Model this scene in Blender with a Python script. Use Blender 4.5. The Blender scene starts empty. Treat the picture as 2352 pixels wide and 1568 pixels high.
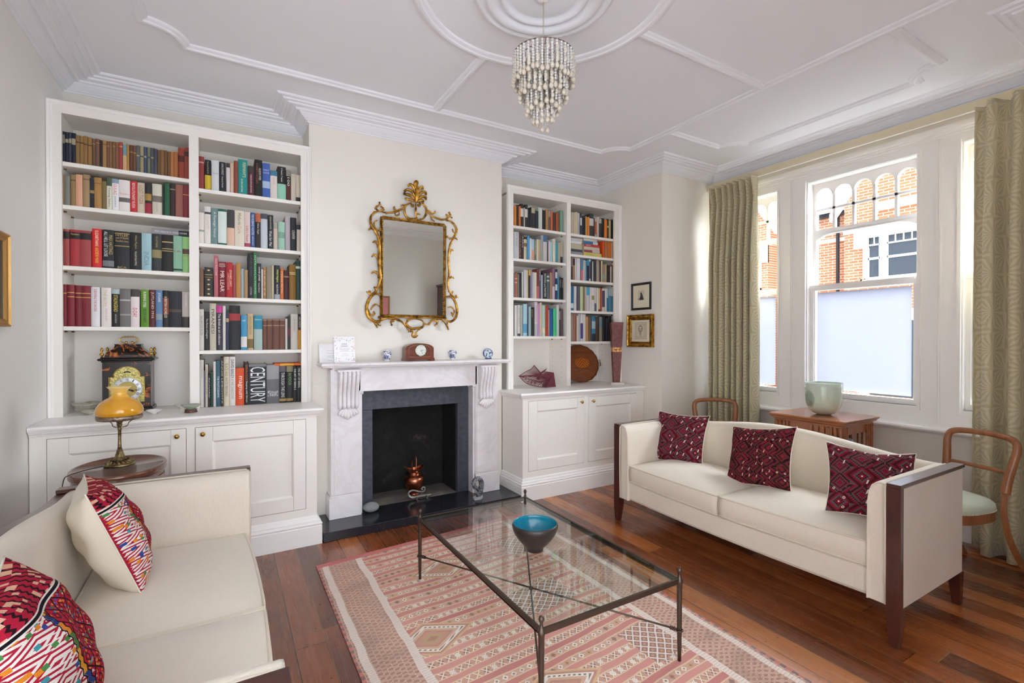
# Living room with alcove bookcases, marble fireplace, two cream sofas and a bay of sash windows.
# Units are metres: x to the right along the fireplace wall, y towards the fireplace wall, z up.
import bpy, math, random
from mathutils import Vector, Matrix

PI = math.pi
R = math.radians
random.seed(7)
S = bpy.context.scene
COL = S.collection

# ---------------------------------------------------------------- camera
cam_d = bpy.data.cameras.new('camera')
cam_d.sensor_fit = 'HORIZONTAL'
cam_d.sensor_width = 36.0
cam_d.lens = 1112.67 / 2352 * 36.0
cam_d.clip_start = 0.02
cam_d.clip_end = 200
cam = bpy.data.objects.new('camera', cam_d)
COL.objects.link(cam)
cam.location = (0, 0, 1.45)
cam.rotation_euler = (R(90 - 0.357), 0, R(-30.609))
S.camera = cam

# ---------------------------------------------------------------- world, daylight, exposure
W = bpy.data.worlds.new('sky')
S.world = W
W.use_nodes = True
wn = W.node_tree
wn.nodes.clear()
wo = wn.nodes.new('ShaderNodeOutputWorld')
wb = wn.nodes.new('ShaderNodeBackground')
wb.inputs['Strength'].default_value = 1.15
wtc = wn.nodes.new('ShaderNodeTexCoord')
wmp = wn.nodes.new('ShaderNodeMapping')
wmp.inputs['Scale'].default_value = (1.5, 1.5, 4)
wno = wn.nodes.new('ShaderNodeTexNoise')
wno.inputs['Scale'].default_value = 1.6
wno.inputs['Detail'].default_value = 5
wcr = wn.nodes.new('ShaderNodeValToRGB')
wcr.color_ramp.elements[0].position = 0.38
wcr.color_ramp.elements[0].color = (0.62, 0.78, 1.0, 1)
wcr.color_ramp.elements[1].position = 0.62
wcr.color_ramp.elements[1].color = (1.0, 1.0, 1.0, 1)
wn.links.new(wtc.outputs['Generated'], wmp.inputs['Vector'])
wn.links.new(wmp.outputs[0], wno.inputs['Vector'])
wn.links.new(wno.outputs['Fac'], wcr.inputs['Fac'])
wn.links.new(wcr.outputs[0], wb.inputs['Color'])
wn.links.new(wb.outputs[0], wo.inputs[0])


def sun(name, direction, strength, angle, color=(1, 1, 1)):
    l = bpy.data.lights.new(name, 'SUN')
    l.energy = strength
    l.angle = R(angle)
    l.color = color
    o = bpy.data.objects.new(name, l)
    COL.objects.link(o)
    o.rotation_euler = Vector(direction).to_track_quat('-Z', 'Y').to_euler()
    o.location = (6, 2, 8)
    return o


# broad bright cloud over the street side, and the sun on the houses opposite
sun('cloud_light', (-1.0, -0.14, -0.34), 46.0, 100, (0.90, 0.95, 1.0))
sun('sun_light', (0.75, 0.35, -0.75), 1.0, 12, (1.0, 0.96, 0.9))
# frontal fill lamp added behind the camera, coming through the added wall opening
sun('fill_light', (0.12, 1.0, -0.10), 2.5, 80, (0.88, 0.94, 1.0))

S.view_settings.view_transform = 'Standard'
S.view_settings.look = 'None'
S.view_settings.gamma = 1.0
S.view_settings.use_curve_mapping = False
S.view_settings.exposure = 0.85
S.cycles.use_denoising = True
S.cycles.max_bounces = 12
S.cycles.diffuse_bounces = 8
S.cycles.glossy_bounces = 4
S.cycles.transmission_bounces = 6
S.cycles.transparent_max_bounces = 12
S.cycles.caustics_reflective = False
S.cycles.caustics_refractive = False
S.cycles.sample_clamp_indirect = 8.0
S.cycles.use_adaptive_sampling = True
S.cycles.adaptive_threshold = 0.02


# ---------------------------------------------------------------- mesh helpers
class MB:
    """collects faces for one mesh"""
    def __init__(s):
        s.v = []; s.f = []; s.m = []; s.uv = {}
        s.mats = []; s.cur = 0; s.smooth_faces = set()

    def mat(s, m):
        if m not in s.mats:
            s.mats.append(m)
        s.cur = s.mats.index(m)
        return s

    def face(s, idx, smooth=False):
        s.f.append(tuple(idx)); s.m.append(s.cur)
        if smooth:
            s.smooth_faces.add(len(s.f) - 1)

    def box(s, x0, y0, z0, x1, y1, z1, M=None):
        b = len(s.v)
        c = [(x0, y0, z0), (x1, y0, z0), (x1, y1, z0), (x0, y1, z0), (x0, y0, z1), (x1, y0, z1), (x1, y1, z1), (x0, y1, z1)]
        if M is not None:
            c = [tuple(M @ Vector(p)) for p in c]
        s.v += c
        for q in ((0, 3, 2, 1), (4, 5, 6, 7), (0, 1, 5, 4), (1, 2, 6, 5), (2, 3, 7, 6), (3, 0, 4, 7)):
            s.face([b + i for i in q])
        return s

    def cbox(s, x0, y0, z0, x1, y1, z1, c=0.004, M=None):
        """box with chamfered edges"""
        c = min(c, (x1 - x0) * .45, (y1 - y0) * .45, (z1 - z0) * .45)
        P = {}
        b = len(s.v)
        lo = (x0, y0, z0); hi = (x1, y1, z1)
        for sx in (0, 1):
            for sy in (0, 1):
                for sz in (0, 1):
                    sg = (sx, sy, sz)
                    for ax in range(3):
                        p = [0, 0, 0]
                        for k in range(3):
                            e = hi[k] if sg[k] else lo[k]
                            if k != ax:
                                e += -c if sg[k] else c
                            p[k] = e
                        P[(sx, sy, sz, ax)] = len(s.v)
                        s.v.append(tuple(M @ Vector(p)) if M is not None else tuple(p))
        def F(ks):
            s.face([P[k] for k in ks])
        for ax in range(3):
            a, d = [(1, 2), (2, 0), (0, 1)][ax]
            for sd in (0, 1):
                ks = []
                for (ua, ud) in ((0, 0), (1, 0), (1, 1), (0, 1)):
                    g = [0, 0, 0]; g[ax] = sd; g[a] = ua; g[d] = ud
                    ks.append((g[0], g[1], g[2], ax))
                F(ks if sd else ks[::-1])
        for ax in range(3):            # edges parallel to ax
            a, d = [(1, 2), (2, 0), (0, 1)][ax]
            for ua in (0, 1):
                for ud in (0, 1):
                    def K(t, which):
                        g = [0, 0, 0]; g[ax] = t; g[a] = ua; g[d] = ud
                        return (g[0], g[1], g[2], which)
                    ks = [K(0, a), K(1, a), K(1, d), K(0, d)]
                    F(ks if (ua == ud) else ks[::-1])
        for sx in (0, 1):
            for sy in (0, 1):
                for sz in (0, 1):
                    ks = [(sx, sy, sz, 0), (sx, sy, sz, 1), (sx, sy, sz, 2)]
                    F(ks if (sx + sy + sz) % 2 else ks[::-1])
        return s

    def lathe(s, prof, c=(0, 0, 0), n=24, sx=1.0, sy=1.0, M=None, cap=True, smooth=True):
        """prof: (r, z) list from bottom to top"""
        b = len(s.v)
        for r, z in prof:
            for i in range(n):
                a = 2 * PI * i / n
                p = Vector((c[0] + r * sx * math.cos(a), c[1] + r * sy * math.sin(a), c[2] + z))
                s.v.append(tuple(M @ p) if M is not None else tuple(p))
        for k in range(len(prof) - 1):
            for i in range(n):
                j = (i + 1) % n
                s.face((b + k * n + i, b + k * n + j, b + (k + 1) * n + j, b + (k + 1) * n + i), smooth)
        if cap:
            if prof[0][0] > 1e-5:
                s.face([b + i for i in range(n)][::-1])
            if prof[-1][0] > 1e-5:
                s.face([b + (len(prof) - 1) * n + i for i in range(n)])
        return s

    def tube(s, pts, r, n=8, cap=True, flat=1.0, up=None, smooth=True, closed=False):
        """tube through points, r a number or list"""
        P = [Vector(p) for p in pts]
        k = len(P)
        rr = r if isinstance(r, (list, tuple)) else [r] * k
        b = len(s.v)
        prev = None
        for i, p in enumerate(P):
            if closed:
                t = P[(i + 1) % k] - P[i - 1]
            else:
                t = P[min(i + 1, k - 1)] - P[max(i - 1, 0)]
            if t.length < 1e-9:
                t = Vector((0, 0, 1))
            t.normalize()
            if prev is None:
                a = Vector(up) if up is not None else (Vector((0, 0, 1)) if abs(t.z) < .9 else Vector((1, 0, 0)))
            else:
                a = prev
            a = a - t * a.dot(t)
            if a.length < 1e-6:
                a = t.orthogonal()
            a.normalize()
            prev = a
            c = t.cross(a)
            for j in range(n):
                th = 2 * PI * j / n
                s.v.append(tuple(p + a * (math.cos(th) * rr[i]) + c * (math.sin(th) * rr[i] * flat)))
        for i in range(k if closed else k - 1):
            i2 = (i + 1) % k
            for j in range(n):
                q = (j + 1) % n
                s.face((b + i * n + j, b + i * n + q, b + i2 * n + q, b + i2 * n + j), smooth)
        if cap and not closed:
            s.face([b + j for j in range(n)][::-1])
            s.face([b + (k - 1) * n + j for j in range(n)])
        return s

    def ball(s, c, r, n=10, m=7, M=None, sz=1.0, sx=1.0, sy=1.0):
        pr = [(max(r * math.sin(PI * i / m), 0.0), -r * sz * math.cos(PI * i / m)) for i in range(m + 1)]
        pr[0] = (0.0, pr[0][1]); pr[-1] = (0.0, pr[-1][1])
        return s.lathe(pr, c, n, sx, sy, M, cap=False)

    def sweep(s, path, prof, closed=False, smooth=False, plane='xy', cap=True):
        """prof (d, h) carried along a plan path with mitred corners; d to the left of the path"""
        n = len(path)
        P = [Vector(p) for p in path]
        b = len(s.v)
        for i, p in enumerate(P):
            if closed:
                a = (P[i] - P[i - 1]).normalized(); c = (P[(i + 1) % n] - P[i]).normalized()
            else:
                a = (P[i] - P[i - 1]).normalized() if i else (P[1] - P[0]).normalized()
                c = (P[i + 1] - P[i]).normalized() if i < n - 1 else a
            na = Vector((-a.y, a.x)); nc = Vector((-c.y, c.x))
            m = na + nc
            if m.length < 1e-6:
                m = na.copy()
            m.normalize()
            k = 1.0 / max(m.dot(na), 0.25)
            for d, h in prof:
                q = p + m * (d * k)
                s.v.append((q.x, q.y, h) if plane == 'xy' else ((q.x, h, q.y) if plane == 'xz' else (h, q.x, q.y)))
        L = len(prof)
        for i in range(n if closed else n - 1):
            i2 = (i + 1) % n
            for j in range(L - 1):
                s.face((b + i * L + j, b + i2 * L + j, b + i2 * L + j + 1, b + i * L + j + 1), smooth)
        if cap and not closed:
            s.face([b + j for j in range(L)][::-1])
            s.face([b + (n - 1) * L + j for j in range(L)])
        return s

    def prism(s, poly, h0, h1, plane='xz', M=None):
        """polygon extruded; plane names the polygon's axes"""
        b = len(s.v); n = len(poly)
        def P(a, c, h):
            p = {'xy': (a, c, h), 'xz': (a, h, c), 'yz': (h, a, c)}[plane]
            return tuple(M @ Vector(p)) if M is not None else p
        for a, c in poly:
            s.v.append(P(a, c, h0))
        for a, c in poly:
            s.v.append(P(a, c, h1))
        s.face([b + i for i in range(n)])
        s.face([b + n + i for i in range(n)][::-1])
        for i in range(n):
            j = (i + 1) % n
            s.face((b + i, b + n + i, b + n + j, b + j))
        return s

    def grid(s, fn, nu, nv, wu=False, smooth=True, uv=True):
        b = len(s.v)
        for j in range(nv + 1):
            for i in range(nu + 1):
                s.v.append(tuple(fn(i / nu, j / nv)))
        for j in range(nv):
            for i in range(nu):
                a = b + j * (nu + 1) + i
                s.face((a, a + 1, a + nu + 2, a + nu + 1), smooth)
                if uv:
                    s.uv[len(s.f) - 1] = [(i / nu, j / nv), ((i + 1) / nu, j / nv), ((i + 1) / nu, (j + 1) / nv), (i / nu, (j + 1) / nv)]
        return s

    def build(s, name, m=None, parent=None, fix=True):
        me = bpy.data.meshes.new(name)
        me.from_pydata(s.v, [], s.f)
        if m is not None and not s.mats:
            me.materials.append(m)
        for q in s.mats:
            me.materials.append(q)
        if s.mats:
            me.polygons.foreach_set('material_index', s.m)
        if s.smooth_faces:
            fl = [i in s.smooth_faces for i in range(len(s.f))]
            me.polygons.foreach_set('use_smooth', fl)
        if s.uv:
            ul = me.uv_layers.new(name='UVMap')
            for fi, uvs in s.uv.items():
                for li, t in zip(me.polygons[fi].loop_indices, uvs):
                    ul.data[li].uv = t
        me.update()
        if fix:
            import bmesh
            bm = bmesh.new(); bm.from_mesh(me)
            bmesh.ops.recalc_face_normals(bm, faces=bm.faces)
            bm.to_mesh(me); bm.free()
        o = bpy.data.objects.new(name, me)
        COL.objects.link(o)
        if parent is not None:
            o.parent = parent
        return o


def thing(name, label, cat, loc=(0, 0, 0), rz=0.0, group=None):
    o = bpy.data.objects.new(name, None)
    o.empty_display_size = 0.1
    COL.objects.link(o)
    o.location = loc
    o.rotation_euler = (0, 0, rz)
    return tag(o, label, cat, group)


def tag(o, label, cat, group=None, kind=None):
    o['label'] = label
    o['category'] = cat
    if group:
        o['group'] = group
    if kind:
        o['kind'] = kind
    return o


def structure(o, label=None):
    o['kind'] = 'structure'
    if label:
        o['label'] = label
    return o


def copy_tree(o, parent=None):
    c = o.copy()
    COL.objects.link(c)
    if parent is not None:
        c.parent = parent
        c.matrix_parent_inverse = o.matrix_parent_inverse.copy()
    for ch in [q for q in bpy.data.objects if q.parent == o]:
        copy_tree(ch, c)
    return c


def spline(pts, n=8, closed=False):
    """Catmull-Rom through points of any dimension"""
    P = [Vector(p) for p in pts]
    k = len(P); out = []
    rng = range(k if closed else k - 1)
    for i in rng:
        if closed:
            a, b, c, d = P[i - 1], P[i], P[(i + 1) % k], P[(i + 2) % k]
        else:
            a, b, c, d = P[max(i - 1, 0)], P[i], P[i + 1], P[min(i + 2, k - 1)]
        for j in range(n):
            t = j / n
            out.append(0.5 * ((2 * b) + (c - a) * t + (2 * a - 5 * b + 4 * c - d) * t * t + (3 * b - a - 3 * c + d) * t ** 3))
    if not closed:
        out.append(P[-1])
    return out


def text_mesh(name, txt, size, mat, parent, M, align='CENTER', depth=0.0004, fit=None, bold=0.0):
    """lettering as a mesh; M places it (text lies in its own xy plane)"""
    cu = bpy.data.curves.new(name, 'FONT')
    cu.body = txt
    cu.size = size
    cu.align_x = align
    cu.align_y = 'CENTER'
    cu.extrude = depth
    cu.offset = bold
    cu.resolution_u = 2
    t = bpy.data.objects.new(name, cu)
    COL.objects.link(t)
    dg = bpy.context.evaluated_depsgraph_get()
    me = bpy.data.meshes.new_from_object(t.evaluated_get(dg))
    me.name = name
    bpy.data.objects.remove(t)
    bpy.data.curves.remove(cu)
    if fit and len(me.vertices):
        xs = [v.co.x for v in me.vertices]; ys = [v.co.y for v in me.vertices]
        w = max(xs) - min(xs); h = max(ys) - min(ys)
        cx = (max(xs) + min(xs)) / 2; cy = (max(ys) + min(ys)) / 2
        kx = fit[0] / max(w, 1e-6); ky = fit[1] / max(h, 1e-6)
        for v in me.vertices:
            v.co.x = (v.co.x - cx) * kx; v.co.y = (v.co.y - cy) * ky
    me.materials.clear()
    me.materials.append(mat)
    me.transform(M)
    o = bpy.data.objects.new(name, me)
    COL.objects.link(o)
    o.parent = parent
    return o


# ---------------------------------------------------------------- materials
def srgb(h):
    h = h.lstrip('#')
    if len(h) == 3:
        h = ''.join(c * 2 for c in h)
    c = [int(h[i:i + 2], 16) / 255 for i in (0, 2, 4)]
    return tuple([x / 12.92 if x <= .04045 else ((x + .055) / 1.055) ** 2.4 for x in c] + [1.0])


class G:
    """a small calculator over shader nodes"""
    def __init__(s, name, rough=0.5, metallic=0.0, spec=0.5):
        s.m = bpy.data.materials.new(name)
        s.m.use_nodes = True
        s.t = s.m.node_tree
        s.t.nodes.clear()
        s.out = s.t.nodes.new('ShaderNodeOutputMaterial')
        s.b = s.t.nodes.new('ShaderNodeBsdfPrincipled')
        s.t.links.new(s.b.outputs[0], s.out.inputs[0])
        s.b.inputs['Roughness'].default_value = rough
        s.b.inputs['Metallic'].default_value = metallic
        s.b.inputs['Specular IOR Level'].default_value = spec
        s._tc = None

    def n(s, kind):
        return s.t.nodes.new(kind)

    def link(s, a, b):
        s.t.links.new(a, b)

    def put(s, sock, v):
        if isinstance(v, X):
            v = v.s
        if isinstance(v, (int, float)):
            try:
                sock.default_value = v
            except TypeError:
                sock.default_value = (v, v, v)
        elif isinstance(v, (tuple, list)):
            sock.default_value = v
        else:
            s.link(v, sock)

    def coord(s, kind='Object'):
        if s._tc is None:
            s._tc = s.n('ShaderNodeTexCoord')
        return s._tc.outputs[kind]

    def xyz(s, kind='Object'):
        sp = s.n('ShaderNodeSeparateXYZ')
        s.link(s.coord(kind), sp.inputs[0])
        return [X(s, sp.outputs[i]) for i in range(3)]

    def vec(s, x, y, z=0.0):
        c = s.n('ShaderNodeCombineXYZ')
        s.put(c.inputs[0], x); s.put(c.inputs[1], y); s.put(c.inputs[2], z)
        return c.outputs[0]

    def math(s, op, *a, clamp=False):
        m = s.n('ShaderNodeMath')
        m.operation = op
        m.use_clamp = clamp
        for i, v in enumerate(a):
            s.put(m.inputs[i], v)
        return X(s, m.outputs[0])

    def noise(s, vec=None, scale=5, detail=2, rough=0.5, dist=0.0, col=False):
        m = s.n('ShaderNodeTexNoise')
        if vec is None:
            vec = s.coord()
        s.link(vec, m.inputs['Vector'])
        m.inputs['Scale'].default_value = scale
        m.inputs['Detail'].default_value = detail
        m.inputs['Roughness'].default_value = rough
        m.inputs['Distortion'].default_value = dist
        return m.outputs['Color'] if col else X(s, m.outputs['Fac'])

    def white(s, *a):
        m = s.n('ShaderNodeTexWhiteNoise')
        m.noise_dimensions = '3D'
        s.link(s.vec(*a), m.inputs['Vector'])
        return X(s, m.outputs['Value'])

    def voro(s, vec=None, scale=5, feature='F1', out='Distance'):
        m = s.n('ShaderNodeTexVoronoi')
        m.feature = feature
        if vec is None:
            vec = s.coord()
        s.link(vec, m.inputs['Vector'])
        m.inputs['Scale'].default_value = scale
        o = m.outputs[out]
        return X(s, o) if out == 'Distance' else o

    def mix(s, f, a, b, kind='MIX'):
        m = s.n('ShaderNodeMix')
        m.data_type = 'RGBA'
        m.blend_type = kind
        s.put(m.inputs[0], f)
        for i, v in ((6, a), (7, b)):
            if isinstance(v, str):
                v = srgb(v)
            s.put(m.inputs[i], v)
        return m.outputs[2]

    def ramp(s, f, stops, interp='LINEAR'):
        m = s.n('ShaderNodeValToRGB')
        m.color_ramp.interpolation = interp
        e = m.color_ramp.elements
        while len(e) < len(stops):
            e.new(0.5)
        for q, (p, c) in zip(e, stops):
            q.position = p
            q.color = srgb(c) if isinstance(c, str) else c
        s.put(m.inputs[0], f)
        return m.outputs[0]

    def color(s, c):
        if isinstance(c, str):
            c = srgb(c)
        s.put(s.b.inputs['Base Color'], c)
        return s

    def rough(s, v):
        s.put(s.b.inputs['Roughness'], v)
        return s

    def bump(s, h, strength=0.3, dist=0.01):
        m = s.n('ShaderNodeBump')
        m.inputs['Strength'].default_value = strength
        m.inputs['Distance'].default_value = dist
        s.put(m.inputs['Height'], h)
        s.link(m.outputs[0], s.b.inputs['Normal'])
        return s


class X:
    def __init__(s, g, sock):
        s.g = g; s.s = sock
    def __add__(s, o): return s.g.math('ADD', s, o)
    def __radd__(s, o): return s.g.math('ADD', o, s)
    def __sub__(s, o): return s.g.math('SUBTRACT', s, o)
    def __rsub__(s, o): return s.g.math('SUBTRACT', o, s)
    def __mul__(s, o): return s.g.math('MULTIPLY', s, o)
    def __rmul__(s, o): return s.g.math('MULTIPLY', o, s)
    def __truediv__(s, o): return s.g.math('DIVIDE', s, o)
    def __neg__(s): return s.g.math('MULTIPLY', s, -1.0)
    def __lt__(s, o): return s.g.math('LESS_THAN', s, o)
    def __gt__(s, o): return s.g.math('GREATER_THAN', s, o)
    def abs(s): return s.g.math('ABSOLUTE', s)
    def floor(s): return s.g.math('FLOOR', s)
    def fract(s): return s.g.math('FRACT', s)
    def sin(s): return s.g.math('SINE', s)
    def cos(s): return s.g.math('COSINE', s)
    def mod(s, o): return s.g.math('FLOORED_MODULO', s, o)
    def min(s, o): return s.g.math('MINIMUM', s, o)
    def max(s, o): return s.g.math('MAXIMUM', s, o)
    def pow(s, o): return s.g.math('POWER', s, o)
    def clamp(s): return s.g.math('MULTIPLY', s, 1.0, clamp=True)
    def ping(s, o): return s.g.math('PINGPONG', s, o)
    def atan2(s, o): return s.g.math('ARCTAN2', s, o)
    def sqrt(s): return s.g.math('SQRT', s)
    def inside(s, a, b):
        return (s > a) * (s < b)


MC = {}


def plain(c, rough=0.5, metallic=0.0, bump=0.0, bscale=80, spec=0.5, name=None, var=0.0):
    k = (c, rough, metallic, bump, bscale, spec, var)
    if k in MC:
        return MC[k]
    g = G(name or ('paint_' + c.strip('#')), rough, metallic, spec)
    if var:
        n = g.noise(scale=bscale * .2 + 1, detail=3)
        g.color(g.mix(n * var, c, '#3a3028'))
    else:
        g.color(c)
    if bump:
        g.bump(g.noise(scale=bscale, detail=3), bump, 0.004)
    MC[k] = g.m
    return g.m


M_WALL = plain('#eae5dc', 0.75, bump=0.05, bscale=60, name='cream_wall_paint')
M_WALLGREY = plain('#efeeea', 0.75, bump=0.05, bscale=60, name='off_white_wall_paint')
M_CEIL = plain('#eff1f6', 0.8, bump=0.04, bscale=30, name='ceiling_paint')
M_TRIM = plain('#f3f1ee', 0.38, name='white_gloss_trim')
M_CAB = plain('#efebe5', 0.45, name='ivory_cabinet_paint')
M_SHELFIN = plain('#dcd4c8', 0.6, name='stone_cabinet_interior')
M_BRASS = plain('#c9a253', 0.22, 1.0, name='polished_brass')
M_BRONZE = plain('#57493f', 0.42, 0.85, bump=0.2, bscale=120, name='bronzed_iron')
M_STEELDK = plain('#34302d', 0.4, 0.8, name='dark_steel')
M_BLACK = plain('#0c0c0d', 0.5, name='soot_black')


def wood(name, dark, light, rough=0.3, scale=6, axis='z', coat=0.0):
    g = G(name, rough)
    x, y, z = g.xyz('Object')
    st = {'x': (x * .12, y, z), 'y': (x, y * .12, z), 'z': (x, y, z * .12)}[axis]
    v = g.vec(*st)
    n = g.noise(v, scale * 4, 4, .55, 1.2)
    n2 = g.noise(v, scale * 30, 2)
    g.color(g.ramp(n * .8 + n2 * .2, [(.25, dark), (.7, light)]))
    g.bump(n2, .08, .002)
    if coat:
        g.b.inputs['Coat Weight'].default_value = coat
        g.b.inputs['Coat Roughness'].default_value = .12
    return g.m


M_MAHOG = wood('dark_mahogany', '#2a1512', '#53291f', .28, 5, 'z', .4)
M_TRAYW = wood('tray_mahogany', '#5e2f16', '#8a4b24', .3, 4, 'x', .3)
M_DRUM = wood('drum_table_mahogany', '#4b2a1e', '#7a4a33', .25, 5, 'x', .5)
M_CHAIRW = wood('chair_walnut', '#7a4526', '#a56a40', .35, 6, 'z', .2)
M_OAKTBL = wood('satinwood_table', '#8a4d30', '#b9754c', .25, 4, 'y', .5)


def fabric(name, c1, c2, scale=260, bump=.35, rough=.95):
    g = G(name, rough, spec=.15)
    x, y, z = g.xyz('Object')
    n = g.noise(g.coord(), 3, 2)
    a = g.noise(g.vec(x, y, z * .22), scale, 2)
    g.color(g.mix(a * .45 + n * .25, c1, c2))
    g.bump(a, bump, .003)
    g.b.inputs['Sheen Weight'].default_value = .25
    return g.m


M_SOFA = fabric('cream_ribbed_upholstery', '#e2d9cb', '#c6bbaa')
M_PIPE = fabric('cream_piping', '#ddd3c2', '#bdb19c', 400, .2)
M_SATIN = plain('#e6dccb', .4, name='cream_satin', bump=.1, bscale=20)


# floor boards: old pine, stained, running towards the fireplace
def floor_mat():
    g = G('varnished_pine_boards', .2)
    x, y, z = g.xyz('Object')
    bw = .137
    u = (x + 10.0) / bw
    i = u.floor(); f = u.fract()
    r1 = g.white(i, 3.1, 0.0)
    L = 2.6
    yy = (y + 20.0 + r1 * 5.0) / L
    j = yy.floor(); fy = yy.fract()
    r2 = g.white(i, j, 5.0)
    r3 = g.white(i, j, 9.0)
    gv = g.vec(x * 9.0 + r2 * 37.0, y * .9 + r3 * 11.0, r2 * 5.0)
    grain = g.noise(gv, 1.3, 4, .5, .8)
    fine = g.noise(g.vec(x * 120.0, y * 3.0 + r2 * 9.0, 0.0), 1.0, 3)
    blot = g.noise(g.vec(x * 2.0, y * 1.1, r2 * 3.0), 1.5, 3)
    t = grain * .26 + r3 * .34 + fine * .06 + blot * .34
    col = g.ramp(t, [(.30, '#5c2e16'), (.48, '#8c4a22'), (.62, '#ad642e'), (.8, '#c78548')])
    wear = g.noise(g.vec(x, y, 0.0), .9, 2)
    col = g.mix((wear - .45).clamp() * .9, col, '#80563f')
    gap = (f < .012).max(f > .988)
    endg = (fy < .0012)
    fill = g.white(i, 1.0, 2.0) > .82
    gcol = g.mix(fill, '#1a0e09', '#a8814f')
    col = g.mix(gap.max(endg), col, gcol)
    # nail heads in pairs
    ny = ((y + r1 * .4) / .41)
    nyf = (ny.fract() - .5) * .41
    d1 = ((f - .2) * bw)
    d2 = ((f - .8) * bw)
    e1 = (d1 * d1 + nyf * nyf).sqrt() < .0032
    ny2 = nyf + .012
    e2 = (d2 * d2 + ny2 * ny2).sqrt() < .0032
    col = g.mix(e1.max(e2), col, '#160b07')
    knots = g.voro(g.vec(x * 5.0, y * 1.4, r2), 1.0)
    col = g.mix((knots < .055) * .8, col, '#2a120a')
    g.color(col)
    g.rough(.17 + fine * .1 + grain * .1)
    g.bump((1.0 - gap) * 1.0 + grain * .12 + (fine * .1), .25, .003)
    g.b.inputs['Coat Weight'].default_value = .35
    g.b.inputs['Coat Roughness'].default_value = .1
    return g.m


M_FLOOR = floor_mat()


def marble_mat():
    g = G('white_marble', .3)
    n = g.noise(scale=2.2, detail=6, rough=.6, dist=2.5)
    v = ((n - .5).abs() * 14.0)
    vein = (1.0 - v).clamp()
    m2 = g.noise(scale=1.1, detail=2)
    g.color(g.mix(vein * .3 * m2, '#ebe8ea', '#b9a9a2'))
    return g.m


M_MARBLE = marble_mat()
g = G('honed_slate', .42)
n = g.noise(scale=26, detail=4)
g.color(g.ramp(n, [(.3, '#3b3e48'), (.7, '#50535e')]))
M_SLATE = g.m
g = G('black_granite_hearth', .16)
n = g.noise(scale=90, detail=3)
sp = g.voro(scale=42)
ds = g.noise(scale=3, detail=2)
col = g.ramp(n, [(.3, '#1b1c22'), (.7, '#2b2d34')])
g.color(g.mix((sp < .035) * (ds > .52), col, '#b9b4ae'))
M_HEARTH = g.m
g = G('sooty_firebrick', .85)
n = g.noise(scale=3.2, detail=6, rough=.65, dist=.7)
n2 = g.noise(scale=40, detail=3)
g.color(g.ramp(n * .85 + n2 * .15, [(.45, '#0b0a0a'), (.6, '#1c1a18'), (.72, '#4f4740')]))
g.bump(n2, .5, .01)
M_SOOT = g.m
g = G('cement_hearth_bed', .85)
n = g.noise(scale=7, detail=5); n2 = g.noise(scale=180, detail=2)
g.color(g.mix(n2 * .4, g.ramp(n, [(.3, '#5c5852'), (.7, '#8d8478')]), '#3a3733'))
M_CEMENT = g.m

g = G('gilded_carving', .33, .9)
n = g.noise(scale=26, detail=4)
g.color(g.ramp(n, [(.32, '#5f3f17'), (.5, '#b3812f'), (.72, '#e0b45c')]))
g.bump(g.noise(scale=90, detail=3), .35, .004)
M_GILT = g.m
g = G('hammered_copper', .3, .95)
n = g.noise(scale=14, detail=4)
g.color(g.ramp(n, [(.3, '#6e3321'), (.6, '#b9694a'), (.8, '#e0a184')]))
g.bump(g.voro(scale=34), .25, .006)
M_COPPER = g.m
g = G('aged_brass', .35, .9)
n = g.noise(scale=40, detail=4)
g.color(g.ramp(n, [(.35, '#4d4029'), (.6, '#94805a'), (.8, '#c2ae84')]))
g.bump(g.noise(scale=110, detail=2), .5, .004)
M_OLDBRASS = g.m
g = G('tarnished_silver_band', .4, .85)
n = g.noise(scale=60, detail=4)
g.color(g.ramp(n, [(.35, '#6b5a4d'), (.65, '#a8978a')]))
g.bump(n, .5, .004)
M_SILVER = g.m

g = G('mirror_silvering', .01, 1.0)
g.color('#e6ebe6')
M_MIRROR = g.m


def thin_glass(name, tint=(1, 1, 1, 1), refl=1.0, rough=.0, haze=0.0):
    m = bpy.data.materials.new(name)
    m.use_nodes = True
    t = m.node_tree
    t.nodes.clear()
    o = t.nodes.new('ShaderNodeOutputMaterial')
    tr = t.nodes.new('ShaderNodeBsdfTransparent')
    tr.inputs[0].default_value = tint
    gl = t.nodes.new('ShaderNodeBsdfGlossy')
    gl.inputs['Roughness'].default_value = rough
    lw = t.nodes.new('ShaderNodeLayerWeight')
    lw.inputs[0].default_value = .5
    fr = t.nodes.new('ShaderNodeMath')
    fr.operation = 'POWER'
    fr.inputs[1].default_value = 4.5
    t.links.new(lw.outputs['Facing'], fr.inputs[0])
    mu = t.nodes.new('ShaderNodeMath')
    mu.operation = 'MULTIPLY_ADD'
    mu.inputs[1].default_value = .9 * refl
    mu.inputs[2].default_value = .035 * refl
    mx = t.nodes.new('ShaderNodeMixShader')
    t.links.new(fr.outputs[0], mu.inputs[0])
    t.links.new(mu.outputs[0], mx.inputs[0])
    t.links.new(tr.outputs[0], mx.inputs[1])
    t.links.new(gl.outputs[0], mx.inputs[2])
    t.links.new(mx.outputs[0], o.inputs[0])
    return m


M_PANE = thin_glass('window_glass', (.97, .98, .98, 1), .6)
M_TABLEGLASS = thin_glass('table_glass', (.93, .97, .95, 1), 1.35)
M_GLASSEDGE = thin_glass('glass_edge', (.45, .68, .6, 1), 1.0)


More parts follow.
